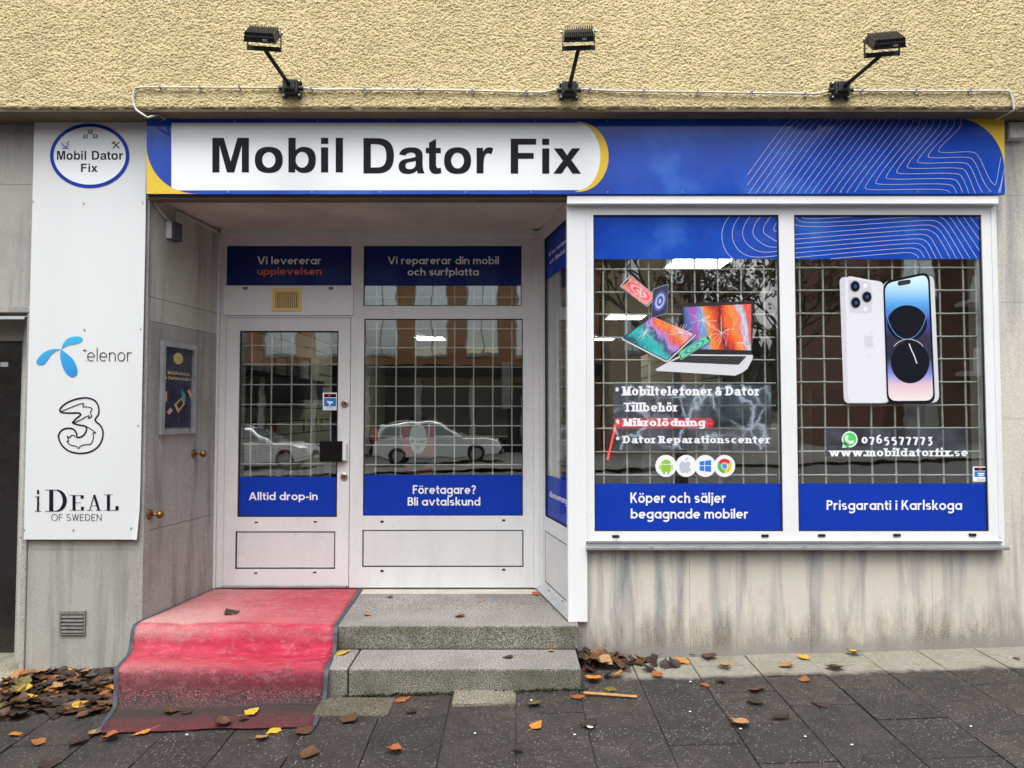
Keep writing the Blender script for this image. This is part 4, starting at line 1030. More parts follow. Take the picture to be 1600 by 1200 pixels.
a = A['tr']; ar = bandpx(FSd, a, 384, 446.5); ar = (ar[0], ar[1], ar[2], a[3]-.001)
b = band('window_sign', "shade-darkened blue band reading 'Vi reparerar din mobil och surfplatta' in the transom light", FSd, ar, .0004, M['blue_shade'])
lettering('lettering', 'Vi reparerar din mobil', FSd, (606, 400.5, 779.5, 416), .0012, M['letter'], b)
lettering('lettering', 'och surfplatta', FSd, (637, 418.5, 748, 433.5), .0012, M['letter'], b)
ar = bandpx(FSd, dg, 745, 808); ar = (ar[0]+.006, dg[1]+.002, ar[2]-.006, ar[3])
b = band('window_sign', "blue band low on the door glass reading 'Alltid drop-in'", fac(YD-.004-.0005 if False else YD+.0115), ar, .0004, M['blue'])
lettering('lettering', 'Alltid drop-in', FSd, (389, 768.5, 496.5, 784.5), .0042, M['letter'], b)
a = A['main']; ar = bandpx(FSd, a, 742, 806); ar = (ar[0], a[1]+.001, ar[2], ar[3])
b = band('window_sign', "blue band reading 'Företagare? Bli avtalskund' under the big pane", FSd, ar, .0004, M['blue'])
lettering('lettering', 'Företagare?', FSd, (645, 758, 743.5, 776.5), .0012, M['letter'], b)
lettering('lettering', 'Bli avtalskund', FSd, (637, 776.5, 750.5, 790), .0012, M['letter'], b)
# display panes: upper and lower blue bands
topz = FSw.P(1080, 405)[1]; lowz = FSw.P(1080, 755.5)[1]
bl = band('window_sign', 'plain blue band with curved white lines atop the left display pane', FSw, (WL[0]+.001, topz, WL[2]-.001, WL[3]-.001), .0004, M['blue_gloss'])
br = band('window_sign', 'blue band of many slanting white lines atop the right display pane', FSw, (WR[0]+.001, topz, WR[2]-.001, WR[3]-.001), .0004, M['blue_gloss'])
zz = lambda q: FSw.P(1100+q[0]*.3125, 170+q[1]*.3125)
def clipseg(p, ar):
    out = []; seg = []
    for a_, b_ in zip(p, p[1:]):
        n = max(1, int(math.hypot(b_[0]-a_[0], b_[1]-a_[1])/5))
        for i in range(n):
            q = zz((a_[0]+(b_[0]-a_[0])*i/n, a_[1]+(b_[1]-a_[1])*i/n))
            if ar[0]+.002 < q[0] < ar[2]-.002 and topz+.002 < q[1] < ar[3]-.004: seg.append(q)
            else:
                if len(seg) > 2: out.append(seg)
                seg = []
    if len(seg) > 2: out.append(seg)
    return out
ll, lr = [], []
for k in range(6):
    c = [(165+52*k, 500), (105+52*k, 560), (82+52*k, 640-6*k), (115+52*k, 735-24*k), (205+44*k, 775-25*k), (460, 746-25*k), (600, 738-25*k)]
    ll += clipseg(chaikin(c, 4), WL)
for j in range(-1, 14):
    y = 745-23*j
    c = [(380, y+6), (440, y), (1000+18*max(j, -1)*.9, y-50), (1075+18*j*.9, y-48), (1110+18*j*.9+(14 if j > 3 else 0), y+10), (1200+24*j, y+230), (1300+26*j, y+420)]
    if j > 5: c = [(440+30*(j-7), 500), (455+28*(j-7), 545-4*(j-7)), (500+30*(j-7), y-6)]+c[2:]
    lr += clipseg(chaikin(c, 3), WR)
strokes('contour_line', ll, FSw, .001, M['line'], bl, .0028); strokes('contour_line', lr, FSw, .001, M['line'], br, .0028)
b = band('window_sign', "blue band reading 'Köper och säljer begagnade mobiler' under the left display pane", FSw, (WL[0]+.001, WL[1]+.001, WL[2]-.001, lowz), .0004, M['blue'])
lettering('lettering', 'Köper och säljer', FSw, (985, 769, 1134, 790), .0012, M['letter'], b)
lettering('lettering', 'begagnade mobiler', FSw, (985.5, 794.5, 1169, 815.5), .0012, M['letter'], b)
b = band('window_sign', "blue band reading 'Prisgaranti i Karlskoga' under the right display pane", FSw, (WR[0]+.001, WR[1]+.001, WR[2]-.001, lowz), .0004, M['blue'])
lettering('lettering', 'Prisgaranti i Karlskoga', FSw, (1291.5, 781, 1503, 802), .0012, M['letter'], b)
# narrow side pane
def rband(label, q, texts):
    p = RW.pp(q); p = [(rg[0]+.005, p[0][1]), (rg[2]-.005, p[1][1]), (rg[2]-.005, p[2][1]), (rg[0]+.005, p[3][1])]
    zt_, zb_ = max(p[0][1], p[1][1]), min(p[2][1], p[3][1])
    zt_ = (p[0][1]+p[1][1])/2; zb_ = (p[2][1]+p[3][1])/2
    o = flat('window_sign', [(rect(rg[0]+.004, zb_, rg[2]-.004, zt_), [])], RW, -.0195, M['blue'], None); tag(o, label, 'window sign')
    cu = zt_-zb_
    for (t_, f0, f1, g0_, g1_) in texts:
        x = 0; sv = []
        for ch in t_:
            g_, adv = glyph(ch, SANS)
            for pts, wx, wy in g_: sv.append(gshape(pts, x, wx, wy))
            x += adv+.1
        X1 = x-.1; mb = MB(); Wd = rg[2]-rg[0]
        for k, (vs, fs) in enumerate(sv):
            mb.add([RW.pt(rg[0]+Wd*(f0+(f1-f0)*v[0]/X1), zb_+cu*(g0_+(g1_-g0_)*v[1]), -.0188+k*6e-6) for v in vs], fs)
        mb.build('lettering', M['letter'], o)
rband("blue band atop the narrow side pane reading 'Vi har hörlurar och tillbehör'", [(848.5, 373), (884, 345), (884.5, 414), (849.5, 436)], [('Vi har hörlurar', .12, .93, .52, .62), ('och tillbehör', .16, .85, .32, .42)])
rband("blue band at the bottom of the narrow side pane reading 'Abonnemang'", [(851, 743), (888, 753), (888, 826), (851, 808)], [('Abonnemang', .14, .88, .50, .64)])

# ------------------------------------------------------------------ broken devices print
dv = tag(empty('device_sticker', FSw.pt(*FSw.P(1080, 520))), 'colourful print of a laptop, a tablet and phones with broken screens on the glass', 'window sticker')
def quad(fr, q, inset=0, r=0., n=5):
    """rounded quad from four photo corners (clockwise from top left)"""
    c = (sum(p[0] for p in q)/4, sum(p[1] for p in q)/4)
    q = [(p[0]+(c[0]-p[0])*inset, p[1]+(c[1]-p[1])*inset) for p in q]
    if not r: return fr.pp(q)
    out = []
    for i in range(4):
        p, a_, b_ = q[i], q[i-1], q[(i+1) % 4]
        def tow(t, k):
            l = math.hypot(t[0]-p[0], t[1]-p[1]); return (p[0]+(t[0]-p[0])*k/l, p[1]+(t[1]-p[1])*k/l)
        s, e = tow(a_, r), tow(b_, r)
        for j in range(n+1):
            u = j/n; out.append(((1-u)**2*s[0]+2*u*(1-u)*p[0]+u*u*e[0], (1-u)**2*s[1]+2*u*(1-u)*p[1]+u*u*e[1]))
    return fr.pp(out)
def print_x(name, x0, x1, stops, tilt=.3, amp=.5, scale=9., streak=(1, 1, 1)):
    m, t, p = nodes(name); xa = FSw.P(x0, 500)[0]; xb = FSw.P(x1, 500)[0]
    s_ = N(t, 'ShaderNodeSeparateXYZ'); t.links.new(pos(t), s_.inputs[0])
    f = math_(t, 'DIVIDE', math_(t, 'SUBTRACT', math_(t, 'ADD', s_.outputs[0], math_(t, 'MULTIPLY', math_(t, 'SUBTRACT', s_.outputs[2], FSw.P(x0, 515)[1]), tilt)), xa), xb-xa)
    nz = noise(t, pos(t, streak), scale, 4, .55, 1.2); f = math_(t, 'ADD', f, math_(t, 'MULTIPLY', math_(t, 'SUBTRACT', nz, .5), amp), True)
    c = ramp(t, f, stops); c = mix(t, .35, c, ramp(t, noise(t, pos(t, (3, 1, 1), (0, .6, 0)), 34, 3), [(.35, .35), (.65, 1.5)]), 'MULTIPLY')
    t.links.new(c, p.inputs['Base Color']); p.inputs['Roughness'].default_value = .4; p.inputs['Coat Weight'].default_value = .3; return m
hot = [(.22, (.03, .02, .12)), (.34, (.12, .30, .70)), (.42, (.55, .12, .42)), (.50, (.85, .10, .03)), (.60, (.90, .24, .02)), (.68, (.80, .05, .03)), (.8, (.40, .62, .85))]
cool = [(.22, (.02, .06, .08)), (.34, (.02, .35, .38)), (.44, (.10, .55, .52)), (.52, (.35, .18, .62)), (.60, (.88, .15, .08)), (.70, (.9, .35, .25)), (.8, (.8, .5, .75))]
red = [(.25, (.75, .03, .07)), (.42, (.85, .10, .14)), (.5, (.95, .32, .30)), (.6, (.8, .06, .16)), (.75, (.95, .5, .35))]
pur = [(.25, (.03, .035, .10)), (.45, (.10, .13, .36)), (.55, (.30, .36, .68)), (.65, (.06, .08, .25)), (.8, (.4, .45, .75))]
grn = [(.25, (.01, .12, .16)), (.42, (.02, .33, .33)), (.52, (.15, .55, .35)), (.62, (.04, .30, .36)), (.8, (.3, .65, .3))]
# cracks
def cracks(cx, cy, n, r, parent, d):
    ls = []
    for k in range(n):
        an = rnd.uniform(0, 6.28); p = [(cx, cy)]; l = rnd.uniform(.5, 1)*r
        for i in range(4): an += rnd.uniform(-.35, .35); p.append((p[-1][0]+math.cos(an)*l/4, p[-1][1]+math.sin(an)*l/4))
        ls.append(FSw.pp(p))
    strokes('crack_print', ls, FSw, d, M['letter'], parent, .0016)
lap = empty('laptop_print', (0, 0, 0)); bpy.data.objects.remove(lap)
LQ = [(1066, 474.5), (1177.5, 470), (1175, 555), (1067.5, 555)]
lap = flat('laptop_print', [(quad(FSw, LQ, 0, 4), [])], FSw, .0010, M['black'], dv)
flat('laptop_screen', [(quad(FSw, [(1067.5, 480), (1173.8, 475), (1173.5, 547.5), (1069.5, 545)]), [])], FSw, .0014, print_x('laptop_wallpaper', 1067, 1174, [(0, (.03, .03, .10)), (.10, (.10, .16, .45)), (.20, (.42, .10, .45)), (.30, (.10, .38, .75)), (.40, (.85, .30, .03)), (.50, (.80, .07, .02)), (.58, (.06, .02, .03)), (.64, (.80, .06, .02)), (.76, (.92, .30, .05)), (.84, (.88, .20, .12)), (.93, (.45, .68, .90)), (1, (.75, .12, .08))], .25, .34, 7., (1, 1, .5)), lap)
flat('laptop_deck', [(FSw.pp([(1066, 553.5), (1176, 554.5), (1176.5, 559), (1168, 576), (1160, 582), (1149, 587), (1026, 579.5), (1024, 577)]), [])], FSw, .0013, M['silver'], lap)
flat('keyboard', [(FSw.pp([(1070, 555.5), (1166.5, 556.5), (1154, 570), (1048, 565.5)]), [])], FSw, .0017, M['black'], lap)
kl = []
for r_ in range(4):
    for k in range(13):
        t0, t1 = (k+.12)/13, (k+.88)/13; s0, s1 = (r_+.15)/4, (r_+.8)/4
        P_ = lambda t, s: ((1070+(96.5)*t)*(1-s)+(1048+106*t)*s, (555.5+t)*(1-s)+(565.5+4.5*t)*s)
        kl.append((FSw.pp([P_(t0, s1), P_(t1, s1), P_(t1, s0), P_(t0, s0)]), []))
flat('keycaps', kl, FSw, .0020, pbr('keycap_print', (.05, .05, .055), .5, var=0), lap)
TQ = [(971, 528), (1019.5, 493), (1087.5, 521.5), (1042, 564.5)]
tb = flat('tablet_print', [(quad(FSw, [(p[0]-.3, p[1]+1.6) for p in TQ], -.02, 4), [])], FSw, .0024, M['silver'], dv)
flat('tablet_bezel', [(quad(FSw, TQ, 0.01, 3), [])], FSw, .0028, M['black'], tb)
flat('tablet_screen', [(quad(FSw, TQ, .05), [])], FSw, .0032, print_x('tablet_wallpaper', 972, 1085, [(0, (.02, .10, .14)), (.12, (.02, .42, .42)), (.28, (.05, .50, .50)), (.38, (.08, .08, .20)), (.48, (.45, .28, .72)), (.58, (.85, .12, .07)), (.70, (.92, .30, .08)), (.82, (.85, .30, .40)), (1, (.70, .40, .72))], .9, .45, 12.), tb)
for q, st_, nm_, ed, dd in (([(968, 447.5), (985.5, 430), (1026, 463.5), (1011, 480)], red, 'red', M['pearl'], .0036), ([(1020, 452), (1044.5, 443.5), (1042, 489), (1017.5, 498)], pur, 'violet', pbr('lilac_device', (.42, .42, .72), .4, var=0), .0040), ([(1059, 551), (1104, 522.5), (1112.5, 532), (1063.5, 563.5)], grn, 'green', pbr('lime_device', (.42, .66, .30), .4, var=0), .0052)):
    ph = flat('phone_print', [(quad(FSw, q, 0, 3.5), [])], FSw, dd, ed, dv)
    flat('phone_bezel', [(quad(FSw, q, .035, 3.2), [])], FSw, dd+.0003, M['black'], ph)
    sc1 = flat('phone_screen', [(quad(FSw, q, .085, 2.6), [])], FSw, dd+.0006, pbr(nm_+'_screen', st_[2][1] if nm_ != 'violet' else st_[0][1], .4, var=.3, vs=30, coat=.3), ph)
    for ri, (ru_, rv_, cc_) in enumerate(((.40, .33, st_[1][1]), (.30, .25, tuple(min(1, v_*1.35) for v_ in st_[2][1])), (.20, .165, st_[3][1]), (.10, .085, st_[4][1]))):
        bl_ = lambda a_, b_: tuple((q[0][i]*(1-a_)+q[1][i]*a_)*(1-b_)+(q[3][i]*(1-a_)+q[2][i]*a_)*b_ for i in (0, 1))
        rr_ = [bl_(.5+ru_*math.cos(t), .5+rv_*math.sin(t)) for t in np.linspace(0, 6.283, 28, endpoint=False)] if nm_ == 'violet' else [bl_(.5+rv_*math.cos(t), .5+ru_*math.sin(t)) for t in np.linspace(0, 6.283, 28, endpoint=False)]
        flat('screen_ring', [(FSw.pp(rr_), [])], FSw, dd+.0007+ri*.00005, pbr(nm_+'_ring', cc_, .4, var=.15, vs=30, coat=.3), ph)
    if nm_ == 'red': cracks(1000, 458, 12, 14, ph, dd+.00095)
    a_, b_ = (q[0], q[1]) if nm_ != 'green' else (q[1], q[2])
    m_ = ((a_[0]+b_[0])/2, (a_[1]+b_[1])/2); c_ = (sum(p[0] for p in q)/4, sum(p[1] for p in q)/4)
    f_ = lambda p, k: (p[0]+(c_[0]-p[0])*k, p[1]+(c_[1]-p[1])*k)
    flat('notch', [(FSw.pp([f_((m_[0]*.55+a_[0]*.45, m_[1]*.55+a_[1]*.45), .06), f_((m_[0]*.55+b_[0]*.45, m_[1]*.55+b_[1]*.45), .06), f_((m_[0]*.6+b_[0]*.4, m_[1]*.6+b_[1]*.4), .14), f_((m_[0]*.6+a_[0]*.4, m_[1]*.6+a_[1]*.4), .14)]), [])], FSw, dd+.0009, M['black'], ph)
cracks(1098, 500, 14, 22, lap, .0018); cracks(1128, 520, 12, 26, lap, .0018); cracks(1160, 535, 10, 14, lap, .0018)
cracks(1062, 520, 14, 20, tb, .0036); cracks(1008, 520, 12, 18, tb, .0036)

# ------------------------------------------------------------------ two big phones print
tp = tag(empty('phone_sticker', FSw.pt(*FSw.P(1390, 530))), 'large print of two pale phones, one from behind, on the right display pane', 'window sticker')
bp = flat('phone_back', [(quad(FSw, [(1311.5, 432), (1381, 440), (1390, 630), (1318.5, 630)], 0, 10), [])], FSw, .0010, M['silver'], tp)
flat('back_glass', [(quad(FSw, [(1320, 430), (1380, 441.5), (1389, 629), (1325, 629)], 0, 12), [])], FSw, .0014, M['pearl'], bp)
flat('camera_plate', [(FSw.pp(smooth_loop([(1325, 442), (1328, 437), (1356, 440), (1361, 447), (1362.5, 482), (1358, 489), (1333, 488.5), (1327, 482)], 4)), [])], FSw, .0018, pbr('camera_plate_print', (.68, .68, .76), .4, var=0), bp)
for (x, y) in ((1335.5, 447.5), (1336.5, 473), (1354, 464)):
    l_ = flat('lens_ring', [(FSw.pp(ell(x, y, 8.4, 9.6, 24)), [])], FSw, .0021, M['alu_metal'], bp); flat('lens', [(FSw.pp(ell(x+.4, y, 6.9, 8.1, 24)), [])], FSw, .0024, M['ink'], l_)
    flat('lens_core', [(FSw.pp(ell(x+.8, y, 2.6, 3, 16)), [])], FSw, .0027, pbr('lens_blue', (.04, .06, .28), .3, var=0), l_)
for (x, y, c_) in ((1352, 446.5, 3.2), (1352, 483, 3)): flat('flash', [(FSw.pp(ell(x, y, c_, c_+.6, 16)), [])], FSw, .0021, M['letter'], bp)
app = [(1357, 526), (1351, 524), (1350, 532), (1352, 540), (1356, 543), (1360, 542), (1364, 541.5), (1364, 536), (1361.5, 531), (1364, 526), (1360, 524.5)]
flat('fruit_logo', [(FSw.pp(smooth_loop(app, 4)), []), (FSw.pp(smooth_loop([(1358, 522.5), (1358.5, 519), (1361, 517), (1361, 520)], 3)), [])], FSw, .0019, pbr('faint_logo', (.66, .67, .74), .4, var=0), bp)
FQ = [(1379, 442), (1450, 425.5), (1460.5, 627), (1387, 629)]
fp = flat('phone_front', [(quad(FSw, [(1379, 440), (1459, 430), (1467.5, 629), (1386, 630)], 0, 12), [])], FSw, .0030, M['silver'], tp)
flat('front_bezel', [(quad(FSw, [(1379.2, 440), (1452, 424), (1461, 631), (1385.5, 631)], 0, 15), [])], FSw, .0034, M['ink'], fp)
zA, zB = FSw.P(1400, 624)[1], FSw.P(1400, 436)[1]
flat('front_screen', [(quad(FSw, [(1382, 443.5), (1449, 428.5), (1458, 626), (1388, 626.5)], 0, 13), [])], FSw, .0038, zgrad('phone_screen_print', zA, zB, [(0, (.88, .80, .80)), (.12, (.80, .58, .66)), (.22, (.20, .26, .75)), (.34, (.02, .02, .06)), (.52, (.02, .02, .05)), (.66, (.05, .08, .50)), (.80, (.10, .42, .90)), (.95, (.55, .85, .95)), (1, (.7, .9, .95))]), fp)
flat('screen_disc', [(FSw.pp(ell(1417, 505, 31, 28, 40)), [])], FSw, .0041, M['ink'], fp)
flat('screen_disc', [(FSw.pp(ell(1421.5, 566, 30, 33, 40)), [])], FSw, .0041, M['ink'], fp)
strokes('screen_arc', [FSw.pp(arc(1416, 480, 31.5, 50, 10, 170)), ], FSw, .0044, pbr('arc_blue', (.15, .45, .85), .4, var=0), fp, .003)
strokes('screen_arc', [FSw.pp(arc(1419, 557, 28, 27, 215, 325))], FSw, .0044, M['letter'], fp, .003)
flat('pill_cutout', [(quad(FSw, [(1402, 439.5), (1422, 436.5), (1422.5, 443.5), (1402.5, 447)], 0, 3.3), [])], FSw, .0044, M['gasket'], fp)
strokes('sparkle', [FSw.pp([(1420, 537), (1424, 548), (1428, 556), (1432, 568)])], FSw, .0044, M['letter'], fp, .006)

# ------------------------------------------------------------------ white lettering with smoky film behind it
FIw = fac(YW+.0225)
f1 = tag(flat('lightning_film', [(prect(FSw, 958.5, 601, 1205, 703), [])], FSw, .0006, film('smoky_film', (.10, .13, .17), .42, True), None), 'dark translucent film with pale lightning forks behind white repair lettering', 'window film')
nl = tag(empty('window_lettering', FSw.pt(*FSw.P(1080, 650))), 'white slab lettering listing phones, accessories, micro soldering and computer repair', 'window lettering')
dL = .0014
lettering('lettering', '* Mobiltelefoner & Dator', FSw, (961, 602.5, 1186, 618.5), dL, M['letter'], nl, SLAB)
lettering('lettering', 'Tillbehör', FSw, (974, 628, 1058.5, 643), dL, M['letter'], nl, SLAB)
lettering('lettering', '* Mikrolödning', FSw, (961.5, 653, 1101.5, 670), dL, M['letter'], nl, SLAB)
lettering('lettering', '* Dator Reparationscenter', FSw, (962, 680, 1202.5, 695.5), dL, M['letter'], nl, SLAB)
f2 = tag(flat('contact_film', [(prect(FSw, 1289.5, 669.5, 1515, 713), [])], FSw, .0006, film('smoky_film_thin', (.10, .12, .16), .40), None), 'smoky translucent film strip behind the white phone number', 'window film')
cl_ = tag(empty('window_lettering', FSw.pt(*FSw.P(1400, 695))), 'white phone number and web address with a green chat icon', 'window lettering')
lettering('lettering', '0765577773', FSw, (1346, 679, 1457, 696.5), dL, M['letter'], cl_, SLAB)
lettering('lettering', 'www.mobildatorfix.se', FSw, (1294.5, 699.5, 1512, 713), dL, M['letter'], cl_, SLAB)
wa = flat('chat_icon', [(FSw.pp(ell(1327.5, 686.5, 12.4, 12.6, 32)), []), (FSw.pp([(1316, 700), (1317.5, 690), (1326, 698.5)]), [])], FSw, dL, M['letter'], cl_)
flat('icon_disc', [(FSw.pp(ell(1327.5, 686.3, 10.4, 10.5, 32)), []), (FSw.pp([(1318.5, 697.6), (1319, 690), (1326, 696.5)]), [])], FSw, dL+.0004, pbr('chat_green', (.10, .66, .14), .4, var=0), wa)
strokes('handset', [FSw.pp(arc(1331, 682, 9.5, 9.5, 95, 175, 12))], FSw, dL+.0008, M['letter'], wa, .016)
for (x, y) in ((1323, 682.5), (1331.5, 690.5)): flat('handset_end', [(FSw.pp(ell(x, y, 2.6, 2.6, 12)), [])], FSw, dL+.001, M['letter'], wa)
# round system icons
def disc(label, x):
    return tag(flat('round_sticker', [(FSw.pp(ell(x, 728, 16.6, 17.2, 40)), [])], FSw, .001+(x-1000)*2e-6, M['letter'], None), label, 'sticker', 'round white stickers in a row')
col = lambda n, c: pbr(n, c, .4, var=0)
d1 = disc('round white sticker with a green robot-shaped system mark, leftmost of its row', 1040.5); gg = col('apple_green', (.30, .58, .04))
flat('mark_dome', [(FSw.pp(arc(1040.7, 724.5, 7.6, -6.4, 0, 180)), []), (FSw.pp([(1033.2, 726), (1048.2, 726), (1048.2, 737), (1033.2, 737)]), [])], FSw, .0018, gg, d1)
for b4 in ((1030.4, 726, 1032.4, 733.5), (1049, 726, 1051, 733.5), (1036, 737, 1039, 741), (1042.5, 737, 1045.5, 741)): flat('mark_bar', [(prect(FSw, *b4), [])], FSw, .0018, gg, d1)
d2 = disc('round white sticker with a pale grey fruit, second of its row', 1072)
flat('fruit_mark', [(FSw.pp(smooth_loop([(1070.5, 722.5), (1065, 721), (1061.5, 726), (1062.5, 734), (1067, 739), (1070.5, 738), (1075, 739), (1079.5, 733.5), (1076.8, 729.5), (1078.8, 723.5), (1074.5, 721)], 4)), []), (FSw.pp(smooth_loop([(1071, 719.5), (1071.5, 716.5), (1074.5, 715), (1074, 718)], 3)), [])], FSw, .0018, col('fruit_grey', (.52, .56, .62)), d2)
d3 = disc('round white sticker with a blue four-pane window, third of its row', 1102)
flat('pane_mark', [(FSw.pp(q), []) for q in ([(1093, 727), (1100.5, 727), (1100.5, 720.2), (1093, 721.2)], [(1101.5, 727), (1111, 727), (1111, 718.8), (1101.5, 720)], [(1093, 735), (1100.5, 736), (1100.5, 728.2), (1093, 728.2)], [(1101.5, 736.2), (1111, 737.4), (1111, 728.2), (1101.5, 728.2)])] if False else [(FSw.pp(q), []) for q in ([(1093, 727), (1100.5, 727), (1100.5, 720.2), (1093, 721.2)], [(1101.5, 727), (1111, 727), (1111, 718.8), (1101.5, 720)], [(1093, 735), (1100.5, 736), (1100.5, 728.2), (1093, 728.2)], [(1101.5, 736.2), (1111, 737.4), (1111, 728.2), (1101.5, 728.2)])], FSw, .0018, col('pane_blue', (.02, .20, .72)), d3)
d4 = disc('round white sticker with a red, green and yellow ring, rightmost of its row', 1132)
for (a0_, a1_, c_, n_) in ((30, 150, (.75, .03, .03), 'ring_red'), (150, 270, (.08, .50, .10), 'ring_green'), (270, 390, (.85, .60, .02), 'ring_yellow')):
    flat('ring_segment', [(FSw.pp([(1132+11*math.cos(R(t)), 728-11.4*math.sin(R(t))) for t in np.linspace(a0_, a1_, 14)]+[(1132+5.5*math.cos(R(t)), 728-5.7*math.sin(R(t))) for t in np.linspace(a1_, a0_, 14)]), [])], FSw, .0018, col(n_, c_), d4)
flat('ring_centre', [(FSw.pp(ell(1132, 728, 4.2, 4.4, 20)), [])], FSw, .0022, col('ring_blue', (.10, .28, .75)), d4)
# camera surveillance stickers
def secur(label, fr, q, d, h):
    x0, y0, x1, y1 = q; o = tag(flat('warning_sticker', [(prect(fr, *q), [])], fr, d, M['letter'], None), label, 'sticker')
    W_, H_ = x1-x0, y1-y0
    flat('header', [(prect(fr, x0+.1*W_, y0+.07*H_, x1-.07*W_, y0+.27*H_), [])], fr, d+.0003, M['ink'], o)
    flat('blue_square', [(prect(fr, x0+.1*W_, y0+.31*H_, x1-.07*W_, y0+h*H_), [])], fr, d+.0003, col('sign_blue', (.01, .20, .62)), o)
    if h > .7:
        flat('camera_mark', [(fr.pp([(x0+.28*W_, y0+.46*H_), (x0+.72*W_, y0+.5*H_), (x0+.70*W_, y0+.6*H_), (x0+.55*W_, y0+.62*H_), (x0+.55*W_, y0+.72*H_), (x0+.42*W_, y0+.72*H_), (x0+.42*W_, y0+.6*H_), (x0+.3*W_, y0+.56*H_)]), [])], fr, d+.0006, M['letter'], o)
    else: lettering('lettering', 'LARM', fr, (x0+.32*W_, y0+.4*H_, x0+.7*W_, y0+.54*H_), d+.0006, M['letter'], o, SANS) if False else flat('text_bar', [(prect(fr, x0+.3*W_, y0+.42*H_, x0+.7*W_, y0+.52*H_), []), (prect(fr, x0+.34*W_, y0+.56*H_, x0+.66*W_, y0+.62*H_), [])], fr, d+.0006, M['letter'], o)
    flat('text_bar', [(prect(fr, x0+.25*W_, y0+.84*H_, x1-.25*W_, y0+.865*H_), []), (prect(fr, x0+.25*W_, y0+.91*H_, x1-.25*W_, y0+.93*H_), [])], fr, d+.0003, col('text_grey', (.3, .3, .32)) , o)
    flat('header_mark', [(prect(fr, x0+.36*W_, y0+.1*H_, x0+.56*W_, y0+.24*H_), [])], fr, d+.0005, col('mark_red', (.6, .02, .03)), o)
secur('white and blue camera surveillance sticker on the door glass', FSd, (504.5, 613.5, 527, 641), .004, .78)
secur('small white and blue alarm sticker in the lower corner of the right display pane', FSw, (1519.5, 729, 1545, 752.5), .003, .68)

# framed poster on the recess wall
po = tag(empty('framed_poster', LW.pt(.4, 1.4)), 'narrow navy poster with gold print in an aluminium frame on the recess wall', 'poster')
def lwq(q): return LW.pp(q)
pq = [(249, 531), (304, 541), (300.5, 676.5), (248, 679.5)]; pl = lwq(pq)
a0_, a1_ = (pl[0][0]+pl[3][0])/2, (pl[1][0]+pl[2][0])/2; b1_, b0_ = (pl[0][1]+pl[1][1])/2, (pl[2][1]+pl[3][1])/2
fw = .035
flat('poster_frame', [(rect(a0_, b0_, a1_, b1_), [rect(a0_+fw, b0_+fw, a1_-fw, b1_-fw)[::-1]])], LW, .024, M['alu_metal'], po, .022)
navy = pbr('navy_poster', (.018, .02, .055), .3, var=.1, coat=.6); gold = pbr('gold_print', (.62, .46, .20), .5, var=0)
ps = flat('poster_sheet', [(rect(a0_+fw, b0_+fw, a1_-fw, b1_-fw), [])], LW, .006, navy, po)
PU = lambda u, v: (a0_+(a1_-a0_)*u, b1_-(b1_-b0_)*v)
def pell(u, v, ru, rv): return [PU(u+ru*math.cos(t), v-rv*math.sin(t)) for t in np.linspace(0, 2*math.pi, 24, endpoint=False)]
flat('poster_disc', [(pell(.5, .17, .14, .065), [])], LW, .0066, gold, ps)
def ptext(t_, u0, v0, u1, v1, m_, st_):
    x = 0; sv = []
    for ch in t_:
        g_, adv = glyph(ch, st_)
        for pts, wx, wy in g_: sv.append(gshape(pts, x, wx, wy))
        x += adv+.1
    mb = MB()
    for k, (vs, fs) in enumerate(sv):
        q = []
        for vx, vy in vs:
            a_, b_ = PU(u0+(u1-u0)*vx/(x-.1), v1-(v1-v0)*vy); q.append(LW.pt(a_, b_, .0068+k*6e-6))
        mb.add(q, fs)
    mb.build('lettering', m_, ps)
ptext('Mobiltelefon', .2, .315, .84, .35, gold, SLAB); ptext('& Datorservice', .14, .372, .9, .407, gold, SLAB)
teal = pbr('teal_print', (.06, .28, .28), .5, var=0); sand = pbr('sand_print', (.55, .38, .18), .5, var=0)
flat('poster_laptop', [([PU(.4, .68), PU(.62, .60), PU(.72, .67), PU(.52, .77)], [])], LW, .0066, sand, ps)
flat('poster_screen', [([PU(.62, .60), PU(.60, .50), PU(.74, .57), PU(.73, .66)], [])], LW, .0068, teal, ps)
flat('poster_key_area', [([PU(.47, .68), PU(.61, .62), PU(.67, .665), PU(.54, .73)], [])], LW, .0070, M['black'], ps)
flat('poster_item', [([PU(.78, .52), PU(.86, .50), PU(.94, .58), PU(.9, .61)], []), ([PU(.14, .54), PU(.2, .54), PU(.2, .65), PU(.14, .64)], []), ([PU(.2, .76), PU(.3, .71), PU(.37, .74), PU(.27, .79)], [])], LW, .0066, sand, ps)
ptext('mobildatorfix.se', .18, .945-.02, .82, .945, M['letter'], THIN)
